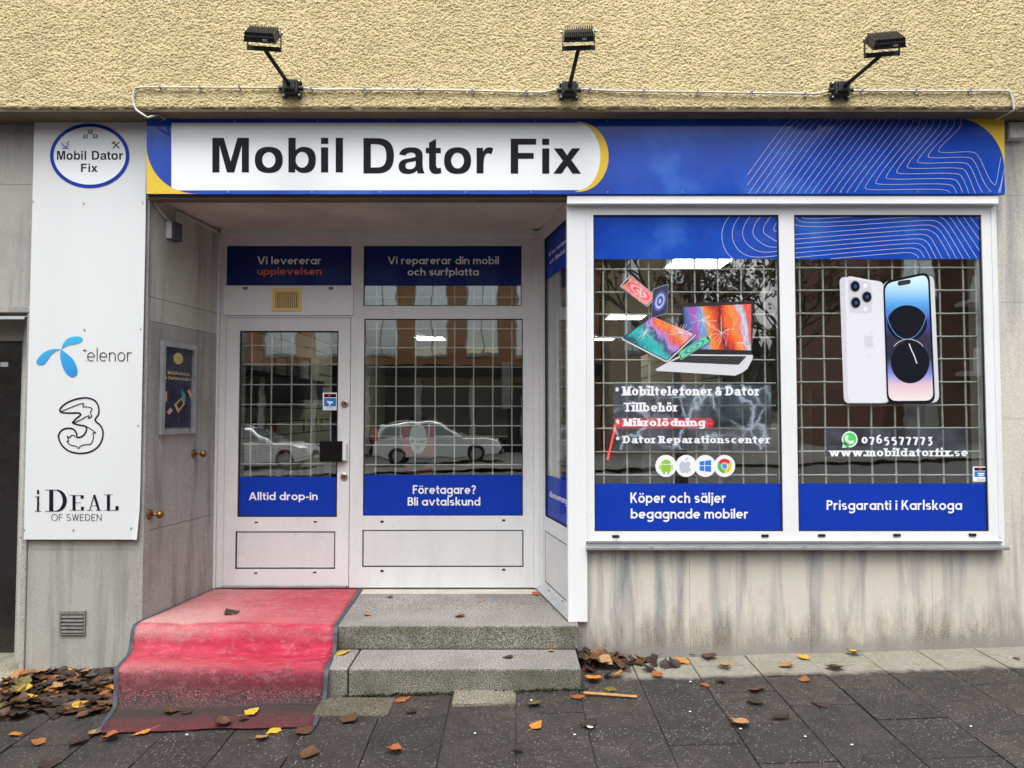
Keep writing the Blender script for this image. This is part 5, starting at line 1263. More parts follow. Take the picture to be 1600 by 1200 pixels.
# ================================================================== floodlights on the stucco
YS = -.222; FS = fac(YS-.03)
def floodlight(label, base_px, head_px, yaw, reach, tilt):
    bx, bz = fac(YS-.03).P(*base_px)
    t = tag(empty('floodlight', (bx, YS, bz)), label, 'floodlight', 'black floodlights over the fascia sign')
    jb = MB().box(bx-.048, bx+.048, YS-.062, YS+.004, bz-.045, bz+.045, .012).box(bx-.034, bx+.034, YS-.078, YS-.0622, bz-.03, bz+.036, .008).build('junction_box', M['black'], t)
    for s_ in (-1, 1): MB().tube([(bx+s_*.075, YS-.03, bz-.004), (bx+s_*.0485, YS-.03, bz-.004)], .014, 10).build('cable_gland', M['black'], jb)
    for sx in (-1, 1):
        for sz in (-1, 1):
            MB().box(bx+sx*.046-.013, bx+sx*.046+.013, YS-.022, YS+.004, bz+sz*.042-.013, bz+sz*.042+.013, .004).build('mounting_lug', M['black'], jb)
            MB().sphere((bx+sx*.047, YS-.025, bz+sz*.044), .0085, 12, (1, .6, 1)).build('bolt', M['alu_metal'], jb, True)
    # head sits out from the wall on the arm
    hy = YS-reach
    hx, hz = fac(hy).P(*head_px)
    MB().tube([(bx, YS-.07, bz), (hx, hy+.01, hz)], .0125, 10).build('arm', M['black'], t, True)
    # local axes of the lamp head: right, forward (out and down), up
    rx = Vector((math.cos(yaw), math.sin(yaw), 0)); fw_ = Vector((math.sin(yaw), -math.cos(yaw), 0))
    f = (fw_*math.cos(tilt)+Vector((0, 0, 1))*math.sin(tilt)).normalized(); u = rx.cross(f)*-1
    u = f.cross(rx)*-1 if f.cross(rx).z < 0 else f.cross(rx)
    c = Vector((hx, hy, hz))+Vector((0, 0, .098))+f*.085
    W_, L_, H_ = .084, .102, .030
    hd_ = MB().obox(c, rx, f, u, W_, L_, .011, .003).build('lamp_head', M['black'], t)
    for k in range(13):
        x_ = -W_+.008+k*(2*W_-.016)/12
        MB().obox(c+rx*x_+u*.0215, rx, f, u, .0028, L_-.003, .0105, .001).build('fin', M['black'], hd_)
    MB().obox(c-u*.0155, rx, f, u, W_+.006, L_+.005, .0045, .002).build('lens_frame', M['black'], hd_)
    MB().obox(c-u*.0205, rx, f, u, W_-.012, L_-.012, .0006).build('lens', M['alu_panel'], hd_)
    MB().obox(c+f*(L_+.003)-u*.005+rx*.03, rx, f, u, .012, .002, .005).build('nameplate', M['alu_metal'], hd_)
    # U bracket
    br_ = MB()
    for s in (-1, 1):
        p0_ = c+rx*s*(W_+.010)-f*.085; p1_ = Vector((hx, hy, hz))+rx*s*(W_+.010)
        dv_ = (p1_-p0_); l_ = dv_.length; dv_.normalize(); sd = rx.cross(dv_).normalized()
        br_.obox((p0_+p1_)/2, rx, sd, dv_, .002, .013, l_/2+.012)
    br_.obox(Vector((hx, hy, hz)), rx, fw_, Vector((0, 0, 1)), W_+.012, .0025, .014)
    br_.build('bracket', M['black'], t)
    for s in (-1, 1): MB().tube([c+rx*s*(W_+.012)-f*.085, c+rx*s*(W_+.020)-f*.085], .011, 10).build('pivot_bolt', M['alu_metal'], t)
    return t
floodlight('black floodlight over the left end of the sign, its arm leaning left', (455, 137), (413, 76), R(8), .33, R(-38))
floodlight('black floodlight over the middle of the sign, its arm nearly upright', (889, 140), (904, 75), R(-4), .33, R(-38))
floodlight('black floodlight over the right end of the sign, its arm leaning right', (1314, 140), (1378, 85), R(-11), .33, R(-38))

# the white cable clipped along the stucco, and its box
FC = fac(YS-.012)
cp = [(234, 186), (222, 178), (212, 170), (208, 155), (210, 141), (216, 137), (250, 136.5), (340, 137), (430, 137.5), (441, 137.5)]
cp2 = [(470, 137), (482, 138.5), (500, 140), (560, 140), (700, 141), (840, 144.5), (855, 143), (874, 139)]
cp3 = [(906, 139), (920, 140), (960, 142), (1100, 144), (1260, 146.5), (1280, 146), (1298, 141)]
cp4 = [(1331, 141.5), (1345, 142), (1440, 142.5), (1560, 142), (1575, 142.5), (1580, 148), (1583, 160), (1584.5, 172)]
for cpath, lab in ((cp, 'thin white cable clipped to the stucco left of the first floodlight, bending down'), (cp2, 'thin white cable between the left and the middle floodlight'), (cp3, 'thin white cable between the middle and the right floodlight'), (cp4, 'thin white cable from the right floodlight down to the small white box')):
    P_ = smooth_loop([FC.P(*q) for q in cpath], 5, False)
    pts = [Vector((a_, YS-.012+rnd.uniform(-.001, .001), b_)) for a_, b_ in P_]
    if cpath is cp4: pts += [Vector((pts[-1].x-.004, -.15, 3.605)), Vector((pts[-1].x-.02, -.08, 3.60)), Vector((pts[-1].x-.02, -.035, 3.56))]
    if cpath is cp: pts = [Vector((pts[0].x+.03, -.06, 3.60)), Vector((pts[0].x+.01, -.14, 3.612))]+pts[2:]
    cb = MB().tube(pts, .0068, 8).build('cable', M['cable'], None, True); tag(cb, lab, 'cable', 'white cable runs on the stucco')
    for px in range(int(cpath[0][0])+8, int(cpath[-1][0]), 84 if cpath is not cp else 62):
        if px < 225 or px > 1560: continue
        x = FC.P(px+8, 140)[0]
        zz_ = min(pts, key=lambda p: abs(p.x-x)).z
        c_ = MB().box(x-.007, x+.007, YS-.021, YS-.003, zz_-.010, zz_+.0095, .002).build('cable_clip', M['clip'], cb)
        MB().sphere((x, YS-.014, zz_-.016), .006, 8).build('nail_head', M['alu_metal'], c_)
FJ = fac(-.06); a = axrect(FJ, (1577, 191, 1600, 216))
jb = tag(empty('cable_box', (a[0], -.02, a[1])), 'small white cable box on the marble beside the right end of the sign', 'junction box')
MB().box(a[0], a[0]+.115, -.052, .001, a[1], a[3]+.005, .005).build('box_base', M['alu_panel'], jb); MB().box(a[0]+.004, a[0]+.111, -.060, -.0525, a[1]+.004, a[3]+.001, .003).build('box_lid', M['cable'], jb)
MB().tube([(a[0]+.05, -.0605, (a[1]+a[3])/2), (a[0]+.05, -.059, (a[1]+a[3])/2)], .004, 8).build('screw', M['clip'], jb)

# time switch and cables high on the recess wall
def lw_at(px, py, d=0): q = LW.P(px, py); return LW.pt(q[0], q[1], d)
ts = tag(empty('time_switch', lw_at(272, 362)), 'grey electrical box high on the recess wall under the ceiling', 'electrical box')
q0 = LW.P(259, 347); q1 = LW.P(276, 378)
tsb = MB().obox(LW.pt(q0[0]+.055, (q0[1]+q1[1])/2, .030), LW.r, LW.u, LW.n, .05, .062, .029, .006).build('box_body', pbr('dark_grey_plastic', (.07, .08, .10), .5, var=.1), ts)
MB().obox(LW.pt(q0[0]+.003, (q0[1]+q1[1])/2, .022), LW.r, LW.u, LW.n, .003, .058, .02, .002).build('type_label', M['letter'], tsb)
MB().obox(LW.pt(q0[0]+.10, (q0[1]+q1[1])/2+.02, .045), LW.r, LW.u, LW.n, .012, .010, .010, .003).build('orange_knob', pbr('orange_knob', (.5, .16, .03), .4, var=0), tsb)
MB().tube([LW.pt(q0[0]+.05, q0[1]-.002, .026), LW.pt(q0[0]+.05, q0[1]+.022, .026)], .010, 10).build('gland', M['clip'], tsb)
cbl = MB().tube([LW.pt(.0, 3.10, .02), LW.pt(.06, 3.06, .012), LW.pt(.13, 3.03, .012), LW.pt(q0[0]+.03, 3.0, .018), LW.pt(q0[0]+.05, q0[1]+.02, .026)], .007, 8).build('cable', M['cable'], None, True); tag(cbl, 'grey cable running from the ceiling corner down into the electrical box', 'cable')
cb2 = MB().tube([LW.pt(.27, 3.02, .012), LW.pt(.27, 3.085, .012), LW.pt(.30, 3.095, .012), LW.pt(.6, 3.085, .012), LW.pt(.84, 3.08, .012), LW.pt(.84, 3.0, .02)], .006, 8).build('cable', M['cable'], None, True); tag(cb2, 'thin cable along the top edge of the recess wall towards the door', 'cable')
for a_ in (.38, .6, .78): MB().obox(LW.pt(a_, 3.083, .012), LW.r, LW.u, LW.n, .006, .012, .010, .002).build('cable_clip', M['cable'], cb2)

# brass knobs that hold something off the wall
def knob(label, px, py):
    q = LW.P(px, py); t = tag(empty('brass_knob', LW.pt(*q)), label, 'brass knob', 'brass knobs on the recess wall')
    MB().tube([LW.pt(q[0], q[1], 0), LW.pt(q[0], q[1], .006), LW.pt(q[0], q[1], .012)], [.034, .032, .016], 20).build('rosette', M['brass'], t, True)
    MB().tube([LW.pt(q[0], q[1], .011), LW.pt(q[0], q[1], .055)], .008, 12).build('shaft', M['brass'], t, True)
    p = LW.pt(q[0], q[1], .072); MB().sphere(p, .025, 18).build('ball', M['brass'], t, True)
knob('brass knob low on the front edge of the recess wall below the poster', 234, 804)
knob('brass knob on the recess wall close to the door frame', 303, 709)

# ================================================================== the red carpet
def carpet():
    prof = [(.835, LAND+.006), (.6, LAND+.007), (.3, LAND+.006), (.05, LAND+.007), (-.06, LAND+.008), (-.105, LAND+.004), (-.135, LAND-.018), (-.155, LAND-.055), (-.175, LAND-.10), (-.21, LAND-.137), (-.27, LAND-.142), (-.36, LAND-.141), (-.43, LAND-.139), (-.47, LAND-.145), (-.495, LAND-.175), (-.51, LAND-.22), (-.527, LAND-.27), (-.56, LAND-.318), (-.62, .040), (-.70, .034), (-.80, .030), (-.86, .028)]
    p = smooth_loop(prof, 4, False); n = len(p)
    s = [0.]
    for a_, b_ in zip(p, p[1:]): s.append(s[-1]+math.hypot(b_[0]-a_[0], b_[1]-a_[1]))
    L_ = s[-1]; NU = 30
    def edge(y, side):
        if side: pts = [(.84, -1.155), (-.11, -1.118), (-.46, -1.085), (-.86, -1.052)]
        else: pts = [(.84, -2.255), (.0, -2.365), (-.11, -2.36), (-.27, -2.33), (-.46, -2.285), (-.56, -2.235), (-.86, -2.16)]
        for (y0, x0), (y1, x1) in zip(pts, pts[1:]):
            if y >= y1: return x0+(x1-x0)*(y0-y)/(y0-y1)
        return pts[-1][1]
    vs = []; uv = []
    rr = random.Random(4); ph = [rr.uniform(0, 6) for _ in range(8)]
    for j in range(n):
        y, z = p[j]
        for i in range(NU+1):
            u = i/NU; x = edge(y, 0)*(1-u)+edge(y, 1)*u
            wob = .004*math.sin(u*7+ph[0]+s[j]*3)+.003*math.sin(u*17+ph[1]-s[j]*6)
            k = 1 if s[j] > 1.0 else .35
            ground = gz(x, y) if y < -.6 else -9
            zz_ = z+wob*k; 
            if y < -.58: zz_ = max(gz(x, y)+.010+abs(wob)*.6, z-.02 if y > -.62 else -1)
            vs.append((x, y-wob*k*(1 if .97 < s[j] < 1.9 else 0), zz_)); uv.append((u, s[j]/L_))
    W_ = NU+1; fs = [(j*W_+i, (j+1)*W_+i, (j+1)*W_+i+1, j*W_+i+1) for j in range(n-1) for i in range(NU)]
    me = bpy.data.meshes.new('carpet'); me.from_pydata(vs, [], fs); me.update()
    l = me.uv_layers.new(name='wear')
    for lp in me.loops: l.data[lp.index].uv = uv[lp.vertex_index]
    # material: worn red pile, dusted pale on the treads, black grit towards the street end
    m, t, q = nodes('worn_red_carpet')
    um = N(t, 'ShaderNodeUVMap', uv_map='wear'); sx = N(t, 'ShaderNodeSeparateXYZ'); t.links.new(um.outputs[0], sx.inputs[0])
    U, V = sx.outputs[0], sx.outputs[1]; v = pos(t)
    big = noise(t, v, 3.2, 6, .7); med = noise(t, pos(t, (1, 2.6, 2.6)), 7, 5, .65); fine = noise(t, v, 170, 2, .6); grit = noise(t, v, 95, 3, .7)
    redc = ramp(t, med, [(.3, (.30, .009, .030)), (.55, (.46, .018, .062)), (.75, (.52, .06, .11))])
    Vn = math_(t, 'ADD', V, math_(t, 'MULTIPLY', math_(t, 'SUBTRACT', big, .5), .07))
    dustband = ramp(t, Vn, [(0, .55), (.20, .45), (.40, .78), (.475, .82), (.495, .25), (.53, .55), (.56, .12), (.64, .12), (.70, .30), (.74, .35), (.80, .12), (1, .1)])
    left = ramp(t, math_(t, 'ADD', U, math_(t, 'MULTIPLY', math_(t, 'SUBTRACT', big, .5), .6)), [(.0, 1), (.30, .75), (.6, .28), (1, .22)])
    db = math_(t, 'MULTIPLY', dustband, math_(t, 'ADD', left, .12))
    db = math_(t, 'MULTIPLY', db, ramp(t, fine, [(.30, .35), (.65, 1.35)]), True)
    c_ = mix(t, db, redc, (.58, .40, .37))
    blk = ramp(t, math_(t, 'ADD', V, math_(t, 'MULTIPLY', math_(t, 'SUBTRACT', med, .5), .12)), [(.715, 0), (.755, .66), (.80, .82), (.835, .98), (.89, .97), (.93, .78), (1, .70)])
    blk = math_(t, 'MULTIPLY', blk, ramp(t, grit, [(.32, .5), (.54, 1.1)]), True)
    c_ = mix(t, blk, c_, (.035, .030, .030))
    pale = math_(t, 'MULTIPLY', ramp(t, V, [(.78, 0), (.80, .7), (.85, .6), (.87, 0)]), ramp(t, fine, [(.54, 0), (.62, .8)]))
    c_ = mix(t, pale, c_, (.42, .30, .29))
    spk = ramp(t, noise(t, v, 210, 2), [(.66, 0), (.74, .65)]); c_ = mix(t, spk, c_, (.05, .035, .03))
    floorgrit = math_(t, 'MULTIPLY', ramp(t, math_(t, 'ADD', V, math_(t, 'MULTIPLY', math_(t, 'SUBTRACT', med, .5), .13)), [(.80, 0), (.86, .90), (.90, .80), (.95, .50), (1, .42)]), ramp(t, grit, [(.25, .75), (.6, 1.05)]), True)
    c_ = mix(t, floorgrit, c_, (.052, .046, .043))
    wornf = math_(t, 'MULTIPLY', ramp(t, noise(t, pos(t, (1, 1.6, 1.6)), 11, 7, .78), [(.52, 0), (.66, .5)]), ramp(t, V, [(0, 1), (.72, .7), (.84, 0)])); c_ = mix(t, wornf, c_, (.52, .31, .30))
    soot = math_(t, 'MULTIPLY', ramp(t, noise(t, pos(t, (1, 2, 2)), 6, 7, .75), [(.55, 0), (.72, .55)]), ramp(t, fine, [(.4, .2), (.6, 1)])); c_ = mix(t, soot, c_, (.12, .03, .04))
    t.links.new(c_, q.inputs['Base Color']); q.inputs['Roughness'].default_value = .95; q.inputs['Specular IOR Level'].default_value = .1
    bump(t, q, math_(t, 'ADD', fine, math_(t, 'MULTIPLY', big, 2.0)), 1.0, .008)
    root = tag(empty('red_carpet', (-1.7, 0, LAND)), 'worn red carpet with grey rubber edges draped from the door over the steps', 'carpet')
    o = link('carpet_pile', me, m, root, True)
    sm = o.modifiers.new('thick', 'SOLIDIFY'); sm.thickness = .007; sm.offset = -1
    rub = pbr('grey_rubber_edge', (.045, .055, .07), .65, var=.3, vs=20, bumps=(90, .3, .003))
    for side in (0, 1):
        mb = MB(); q_ = []
        col_ = 0 if side == 0 else NU
        for j in range(n):
            x, y, z = vs[j*W_+col_]; x += (-1 if side == 0 else 1)*.001
            q_.append(Vector((x, y, z)))
        bw = .024*(-1 if side == 0 else 1)
        V2 = []; 
        for pnt in q_: V2 += [pnt+Vector((0, 0, .002)), pnt+Vector((bw, 0, -.001)), pnt+Vector((bw, 0, -.008)), pnt+Vector((0, 0, -.010))]
        F2 = [(j*4+k, j*4+(k+1) % 4, j*4+4+(k+1) % 4, j*4+4+k) for j in range(n-1) for k in range(4)]
        if side == 0: F2 = [f[::-1] for f in F2]
        mb.add(V2, F2).build('rubber_edge', rub, root)
    return root
carpet()

# ================================================================== fallen leaves
def leaf_mesh(seed, curl):
    r_ = random.Random(seed); n = 7; vs = []; fs = []
    for i in range(n+1):
        t_ = i/n; wdt = math.sin(math.pi*min(t_*1.05, 1)**.8)**.85*(.36, .46, .40, .50)[seed % 4]*(1-.25*t_)+.004
        wdt *= 1+r_.uniform(-.16, .16)
        zc = curl*(t_-.45)**2*1.3
        for s in (-1, -.5, 0, .5, 1):
            vs.append((wdt*s, t_-.5, zc+abs(s)*wdt*curl*.9*(1+r_.uniform(-.35, .35))+.014*r_.uniform(-1, 1)))
    for i in range(n):
        for k in range(4): fs.append((i*5+k, i*5+k+1, i*5+k+6, i*5+k+5))
    b_ = len(vs); sd_ = r_.uniform(-.3, .3)
    for i in range(4):
        t_ = i/3; x_ = sd_*t_*t_; y_ = -.5-.42*t_; z_ = curl*.3+.05*t_
        vs += [(x_-.011, y_, z_), (x_+.011, y_, z_), (x_, y_, z_+.018)]
    for i in range(3):
        for k in range(3): fs.append((b_+i*3+k, b_+i*3+(k+1) % 3, b_+i*3+3+(k+1) % 3, b_+i*3+3+k))
    me = bpy.data.meshes.new('leaf'); me.from_pydata(vs, [], fs); me.update(); me.polygons.foreach_set('use_smooth', [True]*len(me.polygons)); return me
def leaf_mat(name, c, c2):
    m, t, p = nodes(name); tc = N(t, 'ShaderNodeTexCoord'); oi = N(t, 'ShaderNodeObjectInfo')
    add = N(t, 'ShaderNodeVectorMath', operation='ADD'); t.links.new(tc.outputs['Object'], add.inputs[0]); t.links.new(oi.outputs['Random'], add.inputs[1])
    f = noise(t, add.outputs[0], 5, 5, .7); c_ = ramp(t, f, [(.35, c), (.65, c2)])
    ve = N(t, 'ShaderNodeTexWave'); ve.inputs['Scale'].default_value = 3.4; t.links.new(tc.outputs['Object'], ve.inputs['Vector']); ve.bands_direction = 'Y'
    c_ = mix(t, math_(t, 'MULTIPLY', ve.outputs['Fac'], .22), c_, tuple(x*.5 for x in c))
    t.links.new(c_, p.inputs['Base Color']); p.inputs['Roughness'].default_value = .5; p.inputs['Specular IOR Level'].default_value = .4
    bump(t, p, f, .3, .02); return m
LM = dict(dark=leaf_mat('dark_wet_leaf', (.020, .013, .011), (.058, .036, .026)), brown=leaf_mat('brown_leaf', (.065, .030, .016), (.13, .062, .028)), rust=leaf_mat('rust_leaf', (.24, .075, .022), (.36, .13, .035)), orange=leaf_mat('orange_leaf', (.48, .16, .022), (.58, .25, .04)), yellow=leaf_mat('yellow_leaf', (.62, .40, .05), (.46, .26, .03)), tan=leaf_mat('tan_leaf', (.40, .23, .10), (.30, .15, .06)), olive=leaf_mat('olive_leaf', (.17, .14, .03), (.08, .06, .02)))
LMESH = [leaf_mesh(k, (.05, .18, .35, .5, -.2, .25)[k % 6]) for k in range(12)]
LCACHE = {}
def lme(k, m):
    if (k, m) not in LCACHE: me = LMESH[k].copy(); me.materials.append(LM[m]); LCACHE[(k, m)] = me
    return LCACHE[(k, m)]
def surf_z(x, y):
    if -2.37 < x < .42 and y > -.113: return LAND
    if -2.3 < x < .40 and y > -.459: return .2155
    return gz(x, y)
def put_leaf(x, y, z, size, m, k, parent=None, tilt=.3, name='fallen_leaf'):
    o = bpy.data.objects.new(name if parent is None else 'leaf', lme(k, m)); COL.objects.link(o)
    if parent: o.parent = parent; o.location = Vector((x, y, z))-parent.location
    else: o.location = (x, y, z)
    o.scale = (size*1.05, size, size); o.rotation_euler = (rnd.uniform(-tilt, tilt), rnd.uniform(-tilt, tilt), rnd.uniform(0, 6.28)); return o
def ground_at(px, py):
    d = ray(px, py)
    for zs_, test in ((LAND, lambda q: -2.37 < q.x < .42 and q.y > -.12), (.2155, lambda q: -2.3 < q.x < .41 and -.47 < q.y <= -.1)):
        q = CAMP+d*((zs_-CAMP.z)/d.z)
        if test(q): return q
    q = CAMP.copy(); t_ = 3.
    for _ in range(400):
        q = CAMP+d*t_
        if q.z < gz(q.x, q.y)+.006: break
        t_ += .01
    return q
# the heap left of the carpet and the small one in the corner right of the steps
h1 = tag(empty('leaf_heap', (-2.7, -.3, .02)), 'heap of wet dark autumn leaves drifted against the pier beside the red carpet', 'leaf heap')
rl = random.Random(11)
for k in range(295):
    while True:
        x = rl.uniform(-3.45, -2.22); y = -.02-.62*rl.random()**1.15
        if y > -.78 and not (x > -2.36 and y > -.45) and not (x < -3.15 and y > -.2): break
    if x > -2.30 and y < -.45: x -= .1
    hgt = max(0, .030*(1-(abs(y)/.66)))*(1 if x > -3.1 else .6)
    z = gz(x, y)+.012+hgt*(.45+.55*rl.random())
    m_ = rl.choices(['dark', 'brown', 'rust', 'orange', 'yellow', 'tan', 'olive'], [66, 24, 3.5, 1.5, 1.5, 1.5, 2])[0]
    if k < 14: m_ = ['yellow', 'orange', 'rust', 'tan', 'orange', 'yellow', 'olive'][k % 7]; z += .015
    put_leaf(x, y, z, rl.uniform(.085, .120), m_, rl.randrange(12), h1, .26)
h2 = tag(empty('leaf_heap', (.6, -.1, .11)), 'small heap of dark brown leaves in the corner right of the steps', 'leaf heap')
for k in range(62):
    x = .44+abs(rl.gauss(0, .22)); y = -.03-abs(rl.gauss(0, .12))
    if x > 1.15: x = .6; 
    if x < .45: x = .47
    z = gz(x, y)+.012+.07*max(0, 1-(x-.44)/.4)*rl.random()
    m_ = rl.choices(['dark', 'brown', 'rust', 'orange', 'tan', 'yellow'], [46, 34, 12, 3, 3, 2])[0]
    put_leaf(x, y, z, rl.uniform(.075, .11), m_, rl.randrange(12), h2, .6)
# single leaves, each where it lies
SINGLE = [
 (24, 1148, 'orange', .09, 'orange leaf lying flat on the slabs at the far left below the heap'),
 (59, 1161, 'rust', .075, 'rusty leaf below the left heap, beside a dark slab joint'),
 (148, 1147, 'tan', .08, 'tan leaf at the lower left, just off the carpet corner'),
 (171, 1155, 'rust', .09, 'rust brown curled leaf under the lower left corner of the carpet'),
 (221, 1144, 'orange', .10, 'bright orange leaf below the lower edge of the carpet'),
 (268, 1117, 'brown', .095, 'brown curled leaf lying on the dirty end of the carpet'),
 (292, 1116, 'dark', .07, 'blackish leaf beside the brown one on the carpet end'),
 (394, 1118, 'yellow', .085, 'bright yellow leaf standing on the dirty lower end of the carpet'),
 (382, 1128, 'dark', .06, 'small black leaf below the yellow one on the carpet'),
 (345, 1136, 'brown', .10, 'brown long-stemmed leaf at the lower edge of the carpet'),
 (427, 1142, 'yellow', .085, 'yellow green leaf with a long stem in front of the carpet'),
 (410, 1154, 'tan', .075, 'tan leaf lying in front of the carpet near a yellow green one'),
 (478, 1142, 'brown', .12, 'long brown leaf in front of the right corner of the carpet'),
 (547, 1124, 'brown', .115, 'brown crumpled leaf on the slabs right of the carpet corner'),
 (485, 1180, 'brown', .11, 'brown crumpled leaf at the bottom edge right of the carpet'),
 (614, 1175, 'rust', .085, 'rust coloured leaf low in the middle of the pavement'),
 (630, 1092, 'rust', .11, 'slender rust leaf against the foot of the lower step'),
 (642, 1113, 'dark', .07, 'dark leaf on the pavement below the slender rust leaf'),
 (536, 1021, 'yellow', .10, 'yellow leaf on the lower step beside the carpet edge'),
 (574, 961, 'tan', .075, 'tan leaf on the landing beside the carpet'),
 (610, 934, 'brown', .06, 'small brown leaf on the landing near the screen, left one'),
 (720, 964, 'tan', .08, 'tan leaf on the front edge of the upper step'),
 (749, 940, 'tan', .055, 'small tan leaf in the middle of the landing'),
 (838, 929, 'rust', .07, 'rust leaf in the corner of the landing by the side screen'),
 (793, 1028, 'dark', .07, 'dark leaf on the lower step near its right end'),
 (861, 1018, 'yellow', .045, 'tiny yellow leaf at the back of the lower step'),
 (757, 1075, 'dark', .075, 'dark leaf at the foot of the lower step by the pale slab'),
 (777, 1071, 'orange', .05, 'small orange scrap at the foot of the lower step'),
 (905, 1088, 'rust', .10, 'rust leaf at the left end of the flat wooden stick'),
 (836, 1102, 'olive', .09, 'dull brownish green leaf on the slabs below the steps'),
 (839, 1134, 'orange', .085, 'orange leaf alone on the slabs below the right end of the steps'),
 (921, 1132, 'dark', .10, 'black leaf next to a white scrap on the slabs below the stick'),
 (810, 1174, 'dark', .075, 'dark leaf at the bottom edge below the steps'),
 (927, 1064, 'orange', .105, 'bright orange leaf below the corner heap right of the steps'),
 (955, 1077, 'olive', .075, 'olive green leaf just above the wooden stick'),
 (1026, 1056, 'rust', .075, 'rust leaf on the pale slab right of the corner heap'),
 (1066, 1033, 'orange', .11, 'orange leaf on the pale slab right of the corner heap, against the wall strip'),
 (1080, 1024, 'yellow', .07, 'yellow leaf touching the wall right of the corner heap'),
 (1108, 1028, 'brown', .12, 'brown curled leaf on a pale narrow slab by the wall'),
 (1133, 1043, 'tan', .09, 'tan leaf below the brown curled one on the pale slab'),
 (1101, 1070, 'rust', .06, 'small rust leaf on the edge of the wet slabs'),
 (1125, 1065, 'dark', .07, 'black leaf on the wet slab beside the small rust leaf'),
 (1180, 1078, 'brown', .13, 'big brown leaf with a long pale stem on the slab joint'),
 (1180, 1097, 'dark', .10, 'black leaf below the big brown long-stemmed leaf'),
 (1218, 1121, 'dark', .12, 'large black oval leaf on the wet slabs'),
 (1157, 1134, 'tan', .11, 'tan brown ragged leaf low on the wet slabs'),
 (1282, 1100, 'dark', .10, 'black leaf on the wet slab in the middle of the right side'),
 (1230, 1041, 'tan', .105, 'pale tan leaf in the middle of a dry pale slab'),
 (1257, 1062, 'rust', .085, 'rust leaf at the wet edge below the pale tan leaf'),
 (1256, 1028, 'yellow', .08, 'yellow leaf at the foot of the marble wall'),
 (1304, 1045, 'brown', .12, 'brown ragged leaf on the dry slab right of the pale tan leaf'),
 (1334, 1022, 'yellow', .095, 'bright yellow leaf lying at the wall on the right'),
 (1587, 1029, 'brown', .07, 'brown leaf on the pale slab at the far right'),
 (360, 960, 'dark', .115, 'black leaf lying in the middle of the upper carpet'),
 (342, 929, 'yellow', .07, 'yellow leaf at the bottom corner of the door on the carpet'),
 (75, 1195, 'dark', .11, 'dark oval leaf at the lower left edge of the pavement'),
 (118, 1162, 'dark', .12, 'dark brown flat leaf lying below the heap left of the carpet'),
]
for i, (px, py, m_, s_, lab) in enumerate(SINGLE):
    q = ground_at(px, py); z = q.z+.006
    if px in (360, 342): z += .004
    if px in (268, 292, 394, 382, 345): z += .014
    o = put_leaf(q.x, q.y, z, s_, m_, i % 12, None, .22)
    tag(o, lab, 'leaf', 'single fallen leaves')
q = ground_at(912, 1085); q2 = ground_at(995, 1091)
d_ = (q2-q); s_ = MB().obox((q+q2)/2+Vector((0, 0, .010)), d_.normalized(), Vector((-d_.y, d_.x, 0)).normalized(), Vector((0, 0, 1)), d_.length/2, .013, .003, .002).build('wooden_stick', M['twig'])
tag(s_, 'flat pale wooden stick lying on the slabs right of the steps', 'stick')
for k, (px, py) in enumerate(((1079, 1067), (1078, 1114), (898, 1150), (1331, 1166), (1258, 1153), (1157, 1141), (742, 1148), (922, 1138), (830, 1096), (292, 1150), (1517, 1137))):
    q = ground_at(px, py); r_ = .008 if k != 7 else .02
    o = MB().add([(q.x+r_*math.cos(t)*rnd.uniform(.7, 1.2), q.y+r_*.8*math.sin(t), q.z+.008+.001*(j % 2)) for j, t in enumerate(np.linspace(0, 6, 6))]+[(q.x, q.y, q.z+.011)], [(j, (j+1) % 6, 6) for j in range(6)]).build('paper_scrap', M['letter'])
    tag(o, 'tiny white scrap of litter on the dark slabs' if k != 7 else 'white torn paper scrap beside a black leaf below the stick', 'litter', 'white scraps on the pavement')
# loose paler stones set at the foot of the steps
pc = granite('cut_stone', (.17, .155, .12), (.27, .25, .20), .4)
for (q0_, q1_, lab) in (((711, 1078), (806, 1100), 'pale mossy cut slab set at the foot of the lower step'), ((505, 1092), (606, 1118), 'brownish cut slab at the foot of the lower step by the carpet')):
    a_, b_ = ground_at(*q0_), ground_at(*q1_)
    o = MB().box(a_.x, b_.x, min(a_.y, b_.y), max(a_.y, b_.y), gz(a_.x, a_.y)-.03, gz((a_.x+b_.x)/2, b_.y)+.014, .004).build('cut_slab', pc if 'pale' in lab else granite('brown_cut_stone', (.08, .07, .055), (.13, .115, .09), .3)); tag(o, lab, 'paving stone')
# moss and grit in the joint at the foot of the steps
def moss():
    mb = MB(); rr = random.Random(5)
    for k in range(420):
        x = rr.uniform(-.98, .45); y = -.462-abs(rr.gauss(0, .012)); z = gz(x, y); r_ = rr.uniform(.004, .014)
        mb.add([(x-r_, y, z), (x+r_, y-.003, z), (x, y-r_, z+r_*rr.uniform(.4, 1.4)), (x+r_*.3, y+r_*.4, z+r_)], [(0, 1, 2), (1, 3, 2), (3, 0, 2)])
    o = mb.build('moss', pbr('moss', (.030, .034, .012), .95, var=.5, vs=30)); tag(o, 'moss and dirt growing in the joint below the lower step', 'moss', kind='stuff')
moss()
